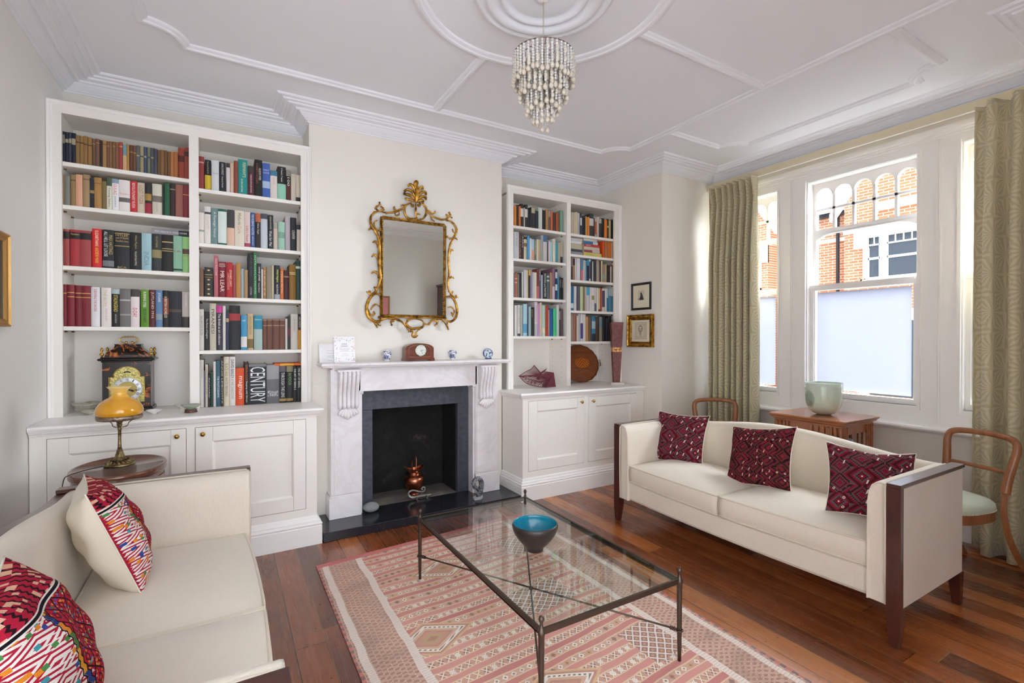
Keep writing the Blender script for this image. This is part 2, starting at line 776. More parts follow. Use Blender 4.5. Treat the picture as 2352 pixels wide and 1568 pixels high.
def frosted(name, c, trans=.75, rough=.5):
    m = bpy.data.materials.new(name)
    m.use_nodes = True
    t = m.node_tree
    t.nodes.clear()
    o = t.nodes.new('ShaderNodeOutputMaterial')
    d = t.nodes.new('ShaderNodeBsdfDiffuse'); d.inputs[0].default_value = srgb(c)
    r = t.nodes.new('ShaderNodeBsdfTranslucent'); r.inputs[0].default_value = srgb(c)
    mx = t.nodes.new('ShaderNodeMixShader'); mx.inputs[0].default_value = trans
    t.links.new(d.outputs[0], mx.inputs[1]); t.links.new(r.outputs[0], mx.inputs[2])
    t.links.new(mx.outputs[0], o.inputs[0])
    return m


M_FROST = frosted('frosted_window_film', '#bcbec8', .5)


# starburst curtain cloth, laid out in the cloth's own uv (metres)
def starburst(name, dark, light, cell=.25, lining=0.0):
    g = G(name, .85, spec=.2)
    u, v, w = g.xyz('UV')
    def burst(ou, ov):
        a = (u / cell + ou)
        b = (v / cell + ov)
        x = a.fract() - .5
        y = b.fract() - .5
        k = g.white(a.floor(), b.floor(), 1.0)
        ang = y.atan2(x)
        r = (x * x + y * y).sqrt()
        st = ((ang * 15.0 + r * 1.8 + k * 4.0).sin() > (r * 1.3 - .45))
        return st * (r < .5), r
    s1, r1 = burst(.0, .0)
    s2, r2 = burst(.5, .5)
    pick = r1 < r2
    s = pick * s1 + (1.0 - pick) * s2
    n = g.noise(g.coord('UV'), 300, 2)
    g.color(g.mix(s * .48 + n * .12, dark, light))
    g.bump(s * .5 + n * .5, .12, .002)
    g.b.inputs['Sheen Weight'].default_value = .2
    return g.m


M_CURTAIN = starburst('starburst_curtain_cloth', '#b6ac8a', '#d9d2b8')
M_PELMET = starburst('starburst_pelmet_cloth', '#d3c5a4', '#e3d9bf', .2)


# kilim rug in its own uv (metres from its far-left corner: u across, v towards the camera)
def rug_mat(Wd, Ln):
    g = G('kilim_weave', .95, spec=.1)
    u0, v0, w0 = g.xyz('UV')
    wob = g.noise(g.vec(u0 * 2.0, v0 * 2.0, 0.0), 2.2, 2)
    u = u0 + (wob - .5) * .03
    v = v0 + (wob - .5) * .035 + (u0 * 6.0).sin() * .004
    per = .082
    k = (v / per)
    i = k.floor(); f = k.fract()
    rnd = g.white(i, 1.0, 1.0)
    big = g.noise(g.vec(u * 1.2, v * 1.2, 2.0), 1.5, 3)
    red = g.ramp(rnd * .6 + big * .5, [(.25, '#b8585a'), (.5, '#c7736c'), (.8, '#d48f84')])
    # plain band with two cream lines and a patterned band between
    inband = f.inside(.45, .98)
    bandbg = g.mix(rnd, '#c99a83', '#b98272')
    cell = .043
    uu = ((u + rnd * .1) / cell)
    cf = uu.fract() - .5
    ci = uu.floor()
    bf = (f - .715) / .53
    dia = (cf.abs() + bf.abs() * .9)
    r4 = g.white(ci, i, 2.0)
    tone = g.ramp(r4, [(.0, '#e9dfd3'), (.3, '#c08a4e'), (.5, '#7a4b44'), (.7, '#d9cfc6'), (.85, '#a5624f')], 'CONSTANT')
    bandc = g.mix(dia < .36, bandbg, tone)
    bandc = g.mix(dia < .14, bandc, '#6d3f3c')
    bandc = g.mix(((cf.abs() - bf.abs() * .8).abs() < .07) * (rnd > .45), bandc, '#ece4da')
    col = g.mix(inband, red, bandc)
    line = ((f - .45).abs() < .045).max((f - .965).abs() < .04)
    zig = ((u / .012).fract() - .5) * .05
    col = g.mix(line, col, '#dcbf9c')
    # lozenge medallions and brown lattice panels in rows
    row = (v - .18) / .62
    ri = row.floor(); rf = (row.fract() - .5) * .62
    odd = (ri.mod(2.0)) * .33
    cu = ((u - .36 + odd) / .66)
    cuf = (cu.fract() - .5) * .66
    inrow = rf.abs() < .14
    a = cuf.abs() / .24 + rf.abs() / .14
    ring = a.inside(.62, .78)
    dots = (((cuf * 1.0 + rf * 1.0) / .032).fract() < .5)
    mcol = g.ramp(a, [(.0, '#a8664f'), (.14, '#a8925a'), (.26, '#c47f6c'), (.4, '#b27a62'), (.5, '#cf9f86'), (.62, '#e8e1d8'), (.8, '#bd8468'), (.9, '#d2a778')], 'CONSTANT')
    mcol = g.mix(ring * dots * (a.inside(.66, .74)), mcol, '#7c5a48')
    hatch = (((a * 18.0).sin()) > .3) * (a > .8)
    mcol = g.mix(hatch * .5, mcol, '#a05a50')
    use = (cu.floor().mod(2.0)) < .5
    col = g.mix((a < 1.0) * inrow * use, col, mcol)
    # lattice
    la = ((cuf / .055) + 0.0); lb = (rf / .05)
    l1 = (la + lb).fract() - .5; l2 = (la - lb).fract() - .5
    net = (l1.abs() > .4).max(l2.abs() > .4)
    eye = (l1 * l1 + l2 * l2).sqrt()
    lat = g.mix(net, g.mix(eye < .2, '#8a5650', '#c08b55'), '#e6ddd6')
    mask = (cuf.abs() < .19) * (rf.abs() < .125)
    col = g.mix(mask * (1.0 - use), col, lat)
    # side borders
    ub = u.min(Wd - u)
    inb = ub < .27
    h1 = ((v / .085).fract() - .5); h2 = (ub - .14) / .11
    hooks = ((h1 * 17.0).sin() * (h2 * 14.0).sin())
    n3 = g.noise(g.vec(u * 1.0, v * 1.0, 0.0), 70, 3)
    bc = g.mix((hooks + (n3 - .5) * 1.2) > .25, '#9c6a5c', '#c79a84')
    bc = g.mix((hooks + (n3 - .5)).abs() < .09, bc, '#e3cdb8')
    big2 = g.noise(g.vec(u, v, 4.0), 6, 2)
    bc = g.mix((big2 - .45).clamp() * 2.0, bc, '#75594a')
    col = g.mix(inb, col, bc)
    wl = ((ub - .045).abs() < .018).max((ub - .255).abs() < .02)
    feath = ((v / .014).fract() > .3)
    col = g.mix(wl * (.6 + feath * .4), col, '#e7dcd4')
    edge = ub < .014
    es = ((v / .05).fract() < .5)
    col = g.mix(edge, col, g.mix(es, '#5b3c47', '#c45f55'))
    col = g.mix((v0 < .05), col, '#c2464f')
    weave = g.noise(g.vec(u * 2.2, v, 0.0), 260, 2)
    fade = g.noise(g.vec(u, v, 7.0), 2.0, 3)
    col = g.mix(weave * .45, col, '#dccabd')
    col = g.mix((fade - .4).clamp() * .5, col, '#dcb9a8')
    g.color(col)
    g.bump(weave * .6 + (f * 20.0).sin() * .1, .5, .004)
    return g.m


# flat-woven cushion with stepped lozenges
def lozenge_mat(name, base, dark, grey, cells=5.0, contrast=1.0, light='#f0e6dc'):
    g = G(name, .95, spec=.1)
    u, v, w = g.xyz('UV')
    q = 1.0 / 56
    us = (u / q).floor() * q
    vs = (v / q).floor() * q
    a = (us * cells)
    b = (vs * cells)
    i = a.floor()
    bb = b + i.mod(2.0) * .5
    fx = (a.fract() - .5).abs(); fy = (bb.fract() - .5).abs()
    j = bb.floor()
    d = fx + fy
    d2 = (fx * 2.0 + fy)
    rnd = g.white(i, j, 1.0)
    col = g.ramp(d, [(.0, base), (.16, grey), (.24, dark), (.31, base), (.4, grey), (.5, dark), (.6, grey), (.7, base), (.8, dark)], 'CONSTANT')
    alt = g.ramp(d, [(.0, light), (.05, base), (.2, dark), (.27, grey), (.42, base), (.52, dark), (.66, base), (.78, grey)], 'CONSTANT')
    col = g.mix(rnd > .5, col, alt)
    # little slanting white floats
    fx2 = (u * cells * 2.0).fract() - .5; fy2 = (v * cells * 2.0).fract() - .5
    k = g.white((u * cells * 2.0).floor(), (v * cells * 2.0).floor(), 3.0)
    sl = ((fx2 - fy2 * .35).abs() < .07) * (fy2.abs() < .22) * (k > .62)
    col = g.mix(sl, col, light)
    ring = (fx2 * fx2 + fy2 * fy2).sqrt()
    col = g.mix(ring.inside(.06, .14) * (k < .18), col, '#e9cfc4')
    col = g.mix((ring < .07) * (k < .06), col, '#c79b32')
    n = g.noise(g.coord('UV'), 220, 2)
    col = g.mix(n * .3, col, '#1d1014')
    g.color(col)
    g.bump(n, .6, .004)
    return g.m


# hill-tribe embroidery: white hook band, bright zigzag seam, red field of lozenges, striped end band
def embroidery_mat():
    g = G('hill_tribe_embroidery', .9, spec=.15)
    u, v, w = g.xyz('UV')
    n = g.noise(g.coord('UV'), 160, 2)
    # red field
    a = (u * 7.0 + v * 7.0); b = (u * 7.0 - v * 7.0)
    fa = a.fract() - .5; fb = b.fract() - .5
    d = fa.abs().max(fb.abs())
    k = g.white((u * 60.0).floor(), (v * 80.0).floor(), 1.0)
    k2 = g.white((u * 60.0).floor(), (v * 80.0).floor(), 2.0)
    field = g.ramp(d, [(.0, '#e0543c'), (.07, '#a31530'), (.14, '#2d0d18'), (.2, '#b81a38'), (.42, '#8e1230'), (.46, '#1c0a12')], 'CONSTANT')
    dots = g.ramp(k2, [(.0, '#e8862e'), (.2, '#e7e0d8'), (.35, '#3f5fae'), (.5, '#d8344a'), (.65, '#e9a23b'), (.8, '#5fa7b5'), (.9, '#4d7a48')], 'CONSTANT')
    field = g.mix((k > .72) * (d > .2) * (d < .44), field, dots)
    # white hook band
    p = .125
    hv = (v / p); hf = hv.fract(); hi = hv.floor()
    hu = (u / .3)
    sp = ((hf - .5).abs() * 1.0 + (hu - .5).abs() * .7)
    hook = ((sp * 30.0).sin() > .15)
    dg = ((hf * 1.0 + hu * .6) * 4.0).fract()
    hook2 = ((dg - .5).abs() < .1)
    band = g.mix(hook, '#efe9e2', '#b2203a')
    band = g.mix(hook2 * (hu > .45), band, '#efe9e2')
    kk = g.white((u * 34.0).floor(), (v * 40.0).floor(), 4.0)
    bc = g.ramp(g.white((u * 34.0).floor(), (v * 40.0).floor(), 5.0), [(.0, '#e58a28'), (.35, '#2f4c9a'), (.6, '#3f9aa5'), (.8, '#4d8a4a')], 'CONSTANT')
    band = g.mix((kk > .86), band, bc)
    saw = (u - ((v * 30.0).ping(.5)) * .02) < .006
    band = g.mix(saw, band, '#a81f37')
    zz = (u - .3 + ((v * 22.0).ping(.5)) * .03)
    col = g.mix(u > .3, band, field)
    seamc = g.ramp((v * 2.6).fract(), [(.0, '#e39a2c'), (.35, '#4e7c3f'), (.6, '#e38a2c'), (.8, '#27407f')], 'CONSTANT')
    col = g.mix(zz.abs() < .014, col, seamc)
    col = g.mix((zz.abs() - .02).abs() < .005, col, '#171017')
    # end band across the top
    ev = v
    endb = g.mix((((u * 14.0 + (v * 30.0).ping(.5) * .6).fract() - .5).abs() < .16), '#b51e3a', '#231019')
    endb = g.mix(g.white((u * 30.0).floor(), (v * 40.0).floor(), 7.0) > .82, endb, '#e9b69a')
    col = g.mix(ev > .8, col, endb)
    col = g.mix((ev - .8).abs() < .018, col, '#ece6de')
    col = g.mix((ev - .8).abs() < .009, col, '#17121a')
    col = g.mix(n * .25, col, '#30101a')
    g.color(col)
    g.bump(n, .6, .004)
    return g.m


M_KILIMA = lozenge_mat('plum_kilim_weave', '#8e2136', '#43211f', '#6b5358', 4.0)
M_KILIMB = lozenge_mat('wine_kilim_weave', '#93293a', '#2a1320', '#55382f', 5.0, light='#e9b9a4')
M_EMB = embroidery_mat()


# ================================================================ the room
XL, XR, XB = -0.94, 3.77, 4.55          # left wall, alcove side wall, bay window wall
YF, YN, YR = 4.03, -0.32, 4.36          # chimney breast, wall behind the camera, alcove back
BX0, BX1 = 0.561, 2.27                  # chimney breast
BY0, BY1 = 0.71, 3.42                   # bay
ZC = 3.20

f = MB()
f.box(XL - .1, YN - .1, -.06, XR + .9, YR + .15, 0)
structure(f.build('floor', M_FLOOR), 'varnished stained pine floorboards')

c = MB()
c.box(XL - .1, YN - .1, ZC, XR + .9, YR + .15, ZC + .1)
structure(c.build('ceiling', M_CEIL), 'white plaster ceiling')

w = MB()
w.box(XL - .1, YN - .1, 0, XL, YR + .1, ZC)
structure(w.build('wall_left', M_WALLGREY), 'off-white side wall')

w = MB()
w.box(XL, YR, 0, BX0, YR + .1, ZC)
w.box(BX1, YR, 0, XR, YR + .1, ZC)
w.box(BX0, YF, 0, 1.03, YR + .1, ZC)
w.box(1.80, YF, 0, BX1, YR + .1, ZC)
w.box(1.03, YF, .875, 1.80, YR + .1, ZC)
structure(w.build('wall_back', M_WALL), 'cream fireplace wall with chimney breast')

w = MB()
w.box(XR, BY1, 0, XR + .9, YR + .1, ZC)
w.box(XR, YN - .1, 0, XR + .9, BY0, ZC)
w.box(XB, BY0, 0, XB + .12, BY1, .76)
w.box(XB, BY0, 3.0, XB + .12, BY1, ZC)
structure(w.build('wall_right', M_WALL), 'cream bay wall under and over the windows')

w = MB()
w.box(XL, YN - .1, 0, -.72, YN, ZC)
w.box(-.72, YN - .1, 2.55, 1.45, YN, ZC)  # unseen opening below this piece, added to let the fill lamp in
w.box(1.45, YN - .1, 0, XR, YN, ZC)
structure(w.build('wall_front', M_WALLGREY), 'off-white wall opposite the fireplace')

# cornice round the room
OUT = [(XL, YN), (XR, YN), (XR, BY0), (XB, BY0), (XB, BY1), (XR, BY1), (XR, YR), (BX1, YR), (BX1, YF), (BX0, YF), (BX0, YR), (XL, YR)]
PROF = [(0, 3.114), (.010, 3.114), (.014, 3.122), (.028, 3.124), (.034, 3.130), (.050, 3.139), (.066, 3.152), (.078, 3.167), (.086, 3.170),
        (.089, 3.161), (.098, 3.158), (.106, 3.162), (.109, 3.172), (.142, 3.178), (.146, 3.170), (.154, 3.167), (.162, 3.170), (.165, 3.180),
        (.184, 3.184), (.188, 3.177), (.197, 3.176), (.201, 3.187), (.220, 3.191), (.224, 3.185), (.234, 3.185), (.240, 3.192), (.242, 3.2005)]
k = MB()
k.sweep(OUT, PROF, closed=True)
structure(k.build('trim_1', M_CEIL), 'stepped plaster cornice')

# raised ceiling mouldings
RIB = [(-.036, 3.2005), (-.034, 3.190), (-.024, 3.186), (-.018, 3.178), (-.004, 3.173), (.008, 3.175), (.013, 3.183), (.022, 3.186), (.030, 3.190), (.034, 3.2005)]


def scooped(x0, y0, x1, y1, r, n=10):
    """rectangle with scooped corners, anticlockwise"""
    pts = []
    for cx, cy, a0 in ((x1, y0, 180), (x1, y1, 270), (x0, y1, 0), (x0, y0, 90)):
        for i in range(n + 1):
            a = R(a0 - 90.0 * i / n)
            pts.append((cx + r * math.cos(a), cy + r * math.sin(a)))
    return pts


k = MB()
k.sweep(scooped(-.39, .52, 3.225, 3.49, .185), RIB, closed=True)
structure(k.build('trim_2', M_CEIL), 'raised ceiling border with scooped corners')
k = MB()
arc = []
for cx, cy, a0 in ((4.055, 1.27, 180), (4.055, 2.855, 270)):
    for i in range(9):
        a = R(a0 - 90.0 * i / 8)
        arc.append((cx + .175 * math.cos(a), cy + .175 * math.sin(a)))
k.sweep([(3.24, 1.27)] + arc + [(3.24, 2.855)], RIB)
structure(k.build('trim_3', M_CEIL), 'ceiling moulding panel in the bay')
CX, CY = 1.385, 2.02
k = MB()
k.sweep([(CX, CY + .645), (CX, 3.465)], RIB)
k.sweep([(CX, CY - .645), (CX, .545)], RIB)
k.sweep([(CX + .645, CY), (3.20, CY)], RIB)
k.sweep([(CX - .645, CY), (-.365, CY)], RIB)
structure(k.build('trim_4', M_CEIL), 'four ceiling ribs running from the circle to the border')
k = MB()
k.sweep([(CX + .645 * math.cos(2 * PI * i / 72), CY + .645 * math.sin(2 * PI * i / 72)) for i in range(72)], [(d * 1.05, h) for d, h in RIB], closed=True, smooth=False)
structure(k.build('trim_5', M_CEIL), 'large plaster circle on the ceiling')
k = MB()
k.lathe([(.0, 3.176), (.04, 3.172), (.10, 3.168), (.165, 3.171), (.192, 3.180), (.196, 3.162), (.210, 3.156), (.222, 3.160), (.226, 3.172), (.245, 3.175), (.250, 3.158),
         (.262, 3.148), (.280, 3.146), (.296, 3.154), (.300, 3.166), (.318, 3.170), (.322, 3.160), (.336, 3.158), (.346, 3.166), (.350, 3.180), (.362, 3.184), (.370, 3.2005)],
        (CX, CY, 0), 64, cap=False)
structure(k.build('trim_6', M_CEIL), 'ribbed plaster ceiling rose')

# skirting boards where the walls are bare
SK = [(0, 0), (.022, 0), (.022, .125), (.018, .132), (.024, .137), (.024, .150), (.016, .160), (.018, .168), (.010, .180), (0, .185)]
def skirt(name, path):
    k = MB(); k.sweep(path, SK); structure(k.build(name, M_TRIM), 'white moulded skirting board')
skirt('baseboard_left', [(XL, 3.6), (XL, YN + .05)])
skirt('baseboard_front', [(1.55, YN), (XR, YN)])
k = MB()
k.sweep([(1.55, 0), (1.55, 2.65), (-.82, 2.65), (-.82, 0)], [(0, YN), (.0, YN + .02), (.03, YN + .03), (.1, YN + .018), (.1, YN)], plane='xz')
structure(k.build('trim_9', M_TRIM), 'architrave round the unseen opening added for the fill light')
skirt('baseboard_right', [(XR, YN), (XR, BY0), (XB, BY0), (XB, BY1), (XR, BY1), (XR, 3.66)])


# ================================================================ windows in the bay
M_SASH = M_TRIM
k = MB()                                            # casing: posts, head and apron board
k.box(4.545, BY0, .93, 4.70, .80, 3.0)
k.box(4.545, 3.33, .93, 4.70, BY1, 3.0)
for a, b in ((1.355, 1.610), (2.437, 2.700)):
    k.box(4.55, a, .93, 4.74, b, 2.86)
    for q in (a, b):
        sgn = 1 if q == a else -1
        k.box(4.538, min(q, q + sgn * .022), .905, 4.5495, max(q, q + sgn * .022), 2.88)
    m = (a + b) / 2
    k.box(4.543, m - .012, .81, 4.5495, m - .004, 2.92)
    k.box(4.543, m + .004, .81, 4.5495, m + .012, 2.92)
k.box(4.55, BY0, 2.86, 4.74, BY1, 3.0)
k.sweep([(4.55, BY1), (4.55, BY0)], [(0, 2.925), (-.008, 2.925), (-.012, 2.933), (-.010, 2.945), (-.020, 2.950), (-.020, 2.962), (-.030, 2.968), (-.034, 2.985), (-.036, 3.0), (0, 3.0)][::-1])
k.box(4.55, BY0, .755, 4.74, BY1, .93)
structure(k.build('trim_7', M_TRIM), 'white window casing with moulded head')
k = MB()
k.prism([(4.56, .762), (4.46, .762), (4.448, .768), (4.442, .780), (4.446, .792), (4.458, .800), (4.56, .804)], BY0, BY1, 'xz')
k.prism([(4.56, .735), (4.535, .738), (4.52, .755), (4.52, .763), (4.56, .763)], BY0, BY1, 'xz')
structure(k.build('trim_8', M_TRIM), 'rounded white window sill board')


def arch_panel(mb, x0, x1, y0, y1, z0, z1, zs, n, mun):
    """board with n arched lights cut out of it between y0..y1; springing at zs"""
    wv = (y1 - y0 - mun * (n - 1)) / n
    pts = []
    for i in range(n):
        a = y0 + i * (wv + mun); b = a + wv
        r = wv / 2
        ring = []
        for j in range(13):
            t = PI - PI * j / 12
            ring.append((a + r + r * math.cos(t), zs + r * math.sin(t) * 1.0))
        for j in range(12):
            p, q = ring[j], ring[j + 1]
            for (xa, xb) in ((x0, x1),):
                mb.prism([p, q, (q[0], z1), (p[0], z1)], xa, xb, 'yz')
            mb.prism([(p[0], p[1] - .0), (q[0], q[1]), (q[0] , q[1] + .008), (p[0], p[1] + .008)], x0 - .006, x0, 'yz')
        if i < n - 1:
            mb.box(x0, b, zs, x1, b + mun, z1)
    return wv


def sash_window(num, ya, yb, n_arch, film, label):
    root = bpy.data.objects.new('window_%d' % num, None)
    COL.objects.link(root)
    root.location = (4.60, (ya + yb) / 2, .93)
    root['kind'] = 'structure'
    root['label'] = label
    off = Matrix.Translation((-4.60, -(ya + yb) / 2, -.93))
    def done(mb, name, mat):
        mb.v = [tuple(off @ Vector(p)) for p in mb.v]
        o = mb.build(name, mat, root)
        return o
    xu0, xu1 = 4.655, 4.695                         # upper sash
    xl0, xl1 = 4.605, 4.648                         # lower sash
    m = MB()                                        # upper sash frame
    st = .035
    m.box(xu0, ya, 1.90, xu1, ya + st, 2.86)
    m.box(xu0, yb - st, 1.90, xu1, yb, 2.86)
    m.box(xu0, ya, 1.885, xu1, yb, 1.93)
    m.box(xu0, ya + st, 2.40, xu1, yb - st, 2.435)          # transom under the small lights
    # curved apron under the transom
    pr = [(ya + st, 2.40)]
    for j in range(13):
        t = j / 12
        q = ya + st + (yb - ya - 2 * st) * t
        e = min(t, 1 - t) * (yb - ya)
        pr.append((q, 2.395 - .045 * max(0.0, 1 - e / .12) ** 1.6 - .006))
    for j in range(1, 13):
        m.prism([(pr[j][0], 2.402), (pr[j + 1][0], 2.402), pr[j + 1], pr[j]], xu0, xu1, 'yz')
    mun = .022
    wv = (yb - ya - 2 * st - mun * (n_arch - 1)) / n_arch
    for i in range(n_arch - 1):
        q = ya + st + (i + 1) * wv + i * mun
        m.box(xu0 + .005, q, 2.43, xu1 - .005, q + mun, 2.76)
    m.box(xu0 + .005, ya + st, 2.605, xu1 - .005, yb - st, 2.625)
    arch_panel(m, xu0, xu1, ya + st, yb - st, 2.60, 2.86, 2.735, n_arch, mun)
    done(m, 'upper_sash', M_SASH)
    m = MB()
    m.box(xu0 + .018, ya + .02, 1.91, xu0 + .022, yb - .02, 2.84)
    done(m, 'upper_pane', M_PANE)
    m = MB()                                        # lower sash frame
    s2 = .038
    m.box(xl0, ya, .975, xl1, ya + s2, 1.882)
    m.box(xl0, yb - s2, .975, xl1, yb, 1.882)
    m.box(xl0 - .01, ya, 1.882, xl1, yb, 1.932)
    m.box(xl0 - .001, ya + .0125, .9305, xl1, yb - .0085, .975)
    for q in (ya + s2, yb - s2 - .008):
        m.box(xl0 + .012, q, .975, xl1, q + .008, 1.885)
    done(m, 'lower_sash', M_SASH)
    m = MB()
    m.box(xl0 + .020, ya + .03, .96, xl0 + .024, yb - .03, 1.895)
    done(m, 'lower_pane', M_PANE)
    if film:
        m = MB()
        m.box(xl0 + .0175, ya + s2 + film[0], .975 + film[1], xl0 + .0195, yb - s2 - film[0], 1.882 - film[2])
        done(m, 'frosted_film', M_FROST)
    m = MB()                                        # sash fastener on the meeting rail
    cy = (ya + yb) / 2
    m.lathe([(.013, 0), (.013, .006), (.008, .01), (.008, .02), (0, .022)], (4.622, cy, 1.932), 12)
    m.tube([(4.622, cy, 1.948), (4.632, cy - .022, 1.95)], .005, 8)
    m.ball((4.632, cy - .024, 1.95), .008, 8, 6)
    done(m, 'sash_fastener', M_OLDBRASS)
    m = MB()                                        # box frame lining the opening
    for q in (ya - .004, yb - .008):
        m.box(4.56, q, .905, 4.73, q + .012, 2.88)
    m.box(4.56, ya, 2.856, 4.73, yb, 2.875)
    m.box(4.575, ya, .895, 4.76, yb, .93)
    done(m, 'window_frame', M_TRIM)
    return root


sash_window(1, 1.612, 2.435, 5, (.022, .02, .02), 'wide sash window with five arched lights')
sash_window(2, 2.702, 3.325, 4, (.022, .02, .02), 'narrower sash window half behind the gathered curtain')
sash_window(3, .805, 1.353, 4, (.022, .02, .02), 'narrower sash window beside the hanging curtain')


# ================================================================ fireplace
FX = 1.416
fp = thing('fireplace', 'white marble fireplace with scrolled corbels and slate surround on the chimney breast', 'fireplace', (FX, 4.03, 0))
def L(mb, name, mat, root=fp, sub=None):
    o = Vector(root.location)
    mb.v = [(p[0] - o.x, p[1] - o.y, p[2] - o.z) for p in mb.v]
    return mb.build(name, mat, sub or root)

m = MB()
m.cbox(.592, 3.628, 0, 2.242, 4.03, .066, .004)
m.box(1.03, 4.03, .0, 1.80, 4.04, .066)
hearth = L(m, 'hearth', M_HEARTH)
m = MB()                                            # shelf with bullnosed edge
sh = [(-.0, 1.262), (-.018, 1.262), (-.024, 1.258), (-.026, 1.250), (-.024, 1.242), (-.018, 1.238), (-.016, 1.236), (-.016, 1.230), (-.022, 1.228)]
x0, x1, yf = .632, 2.200, 3.800
m.box(x0, yf, 1.228, x1, 4.03, 1.262)
m.sweep([(x0, 4.03), (x0, yf), (x1, yf), (x1, 4.03)], [(-.002, 1.262), (-.012, 1.262), (-.021, 1.257), (-.024, 1.249), (-.021, 1.241), (-.014, 1.237), (-.012, 1.231), (-.004, 1.228)][::-1], smooth=False)
L(m, 'mantel_shelf', M_MARBLE)
m = MB()                                            # bed mould and frieze
m.box(.72, 3.885, 1.034, 2.112, 4.03, 1.23)
m.box(.70, 3.865, 1.205, 2.132, 4.03, 1.23)
m.box(.905, 3.88, 1.034, 1.927, 4.02, 1.042)
L(m, 'frieze', M_MARBLE)
for s in (-1, 1):
    def mx(a):
        return FX + s * a
    def bx(mb, a0, y0, z0, a1, y1, z1, ch=None):
        xa, xb = sorted((mx(a0), mx(a1)))
        (mb.cbox(xa, y0, z0, xb, y1, z1, ch) if ch else mb.box(xa, y0, z0, xb, y1, z1))
    m = MB()
    bx(m, .504, 3.885, .24, .725, 4.03, 1.21)
    bx(m, .504, 3.895, .20, .735, 4.03, .24)
    bx(m, .515, 3.878, .245, .700, 3.886, 1.20)      # raised panel
    bx(m, .486, 3.905, .066, .504, 4.02, 1.02)       # inner slip
    L(m, 'pilaster', M_MARBLE)
    m = MB()
    bx(m, .500, 3.868, .066, .742, 4.03, .228, .003)
    bx(m, .498, 3.872, .228, .738, 4.03, .240, .004)
    bx(m, .500, 3.878, .240, .732, 4.03, .250, .003)
    L(m, 'plinth', M_MARBLE)
    m = MB()                                        # little capital on the inner slip
    a, b = sorted((mx(.478), mx(.512)))
    m.prism([(3.890, 1.034), (3.890, 1.022), (3.905, 1.008), (4.0, 1.006), (4.0, 1.034)], a, b, 'yz')
    L(m, 'capital', M_MARBLE)
    # scrolled corbel: five reeds following an S curve, with a leaf below
    m = MB()
    cx = mx(.602)
    S0 = [(3.800, 1.200), (3.797, 1.165), (3.806, 1.120), (3.824, 1.070), (3.838, 1.020), (3.842, .975), (3.836, .945), (3.838, .925), (3.855, .915)]
    pf = spline([(a, b) for a, b in S0], 4)
    for i in range(5):
        q = cx + (i - 2) * .0315
        wv = .0145
        r = [wv * (1 - .12 * (j / len(pf))) for j in range(len(pf))]
        m.tube([(q, p[0] + .008, p[1]) for p in pf], r, 8, up=(1, 0, 0), cap=True)
        m.ball((q, 3.846, .938), .0165, 8, 6, sz=1.25)
    side = [(3.885, 1.205), (3.815, 1.205)] + [(p[0] + .014, p[1]) for p in pf] + [(3.885, .915)]
    m.prism(side, cx - .076, cx + .076, 'yz')
    m.box(cx - .088, 3.788, 1.197, cx + .088, 3.90, 1.212)
    for i in range(7):
        t = (i - 3) / 3.0
        p0 = Vector((cx + t * .018, 3.868, .915))
        p1 = Vector((cx + t * .060, 3.856, .880 - .012 * (1 - abs(t))))
        p2 = Vector((cx + t * .066, 3.862, .862 - .040 * (1 - abs(t))))
        m.tube(spline([p0, p1, p2], 5), [.007, .009, .011, .012, .013, .0135, .0135, .013, .012, .011, .008][:11], 8, flat=.7)
    L(m, 'corbel', M_MARBLE)
m = MB()                                            # slate slips
m.cbox(.905, 3.995, .066, 1.036, 4.03, .867, .002)
m.cbox(1.793, 3.995, .066, 1.927, 4.03, .867, .002)
m.cbox(.905, 3.995, .868, 1.927, 4.03, 1.034, .002)
L(m, 'slate_surround', M_SLATE)
m = MB()
m.mat(M_SOOT)
for (a, b, cc, d, e, h) in ((1.0365, 4.03, .066, 1.04, 4.345, .868), (1.789, 4.03, .066, 1.7925, 4.345, .868), (1.0365, 4.34, .066, 1.7925, 4.345, .868), (1.0365, 4.03, .866, 1.7925, 4.345, .8705)):
    m.box(a, b, cc, d, e, h)
m.mat(M_CEMENT)
m.box(1.0365, 4.0, .05, 1.7925, 4.345, .0668)
L(m, 'firebox', None)


# ================================================================ alcove cabinets and bookcases
def shaker_door(root, x0, x1, z0, z1, y, knob_x, knob_z, o):
    """framed door on the cabinet front at depth y"""
    d = MB()
    r = .092
    d.cbox(x0, y - .004, z0, x0 + r, y + .016, z1, .0015)
    d.cbox(x1 - r * .85, y - .004, z0, x1, y + .016, z1, .0015)
    d.cbox(x0 + r + .0008, y - .004, z0, x1 - r * .85 - .0008, y + .016, z0 + r, .0015)
    d.cbox(x0 + r + .0008, y - .004, z1 - r, x1 - r * .85 - .0008, y + .016, z1, .0015)
    a, b, cc, e = x0 + r, x1 - r * .85, z0 + r, z1 - r
    t = .014
    d.sweep([(a, cc), (b, cc), (b, e), (a, e)], [(0, y - .002), (.003, y - .001), (t * .6, y + .006), (t, y + .012)], closed=True, plane='xz')
    d.box(a, y + .010, cc, b, y + .016, e)
    d.v = [(p[0] - o[0], p[1] - o[1], p[2] - o[2]) for p in d.v]
    dd = d.build('door', M_CAB, root)
    kk = MB()
    kk.lathe([(.007, 0), (.006, .008), (.0065, .012), (.014, .020), (.015, .026), (.011, .031), (0, .033)], (0, 0, 0), 14,
             M=Matrix.Translation((knob_x - o[0], y - .004 - o[1], knob_z - o[2])) @ Matrix.Rotation(R(90), 4, 'X'))
    kk.build('knob', M_BRASS, dd)


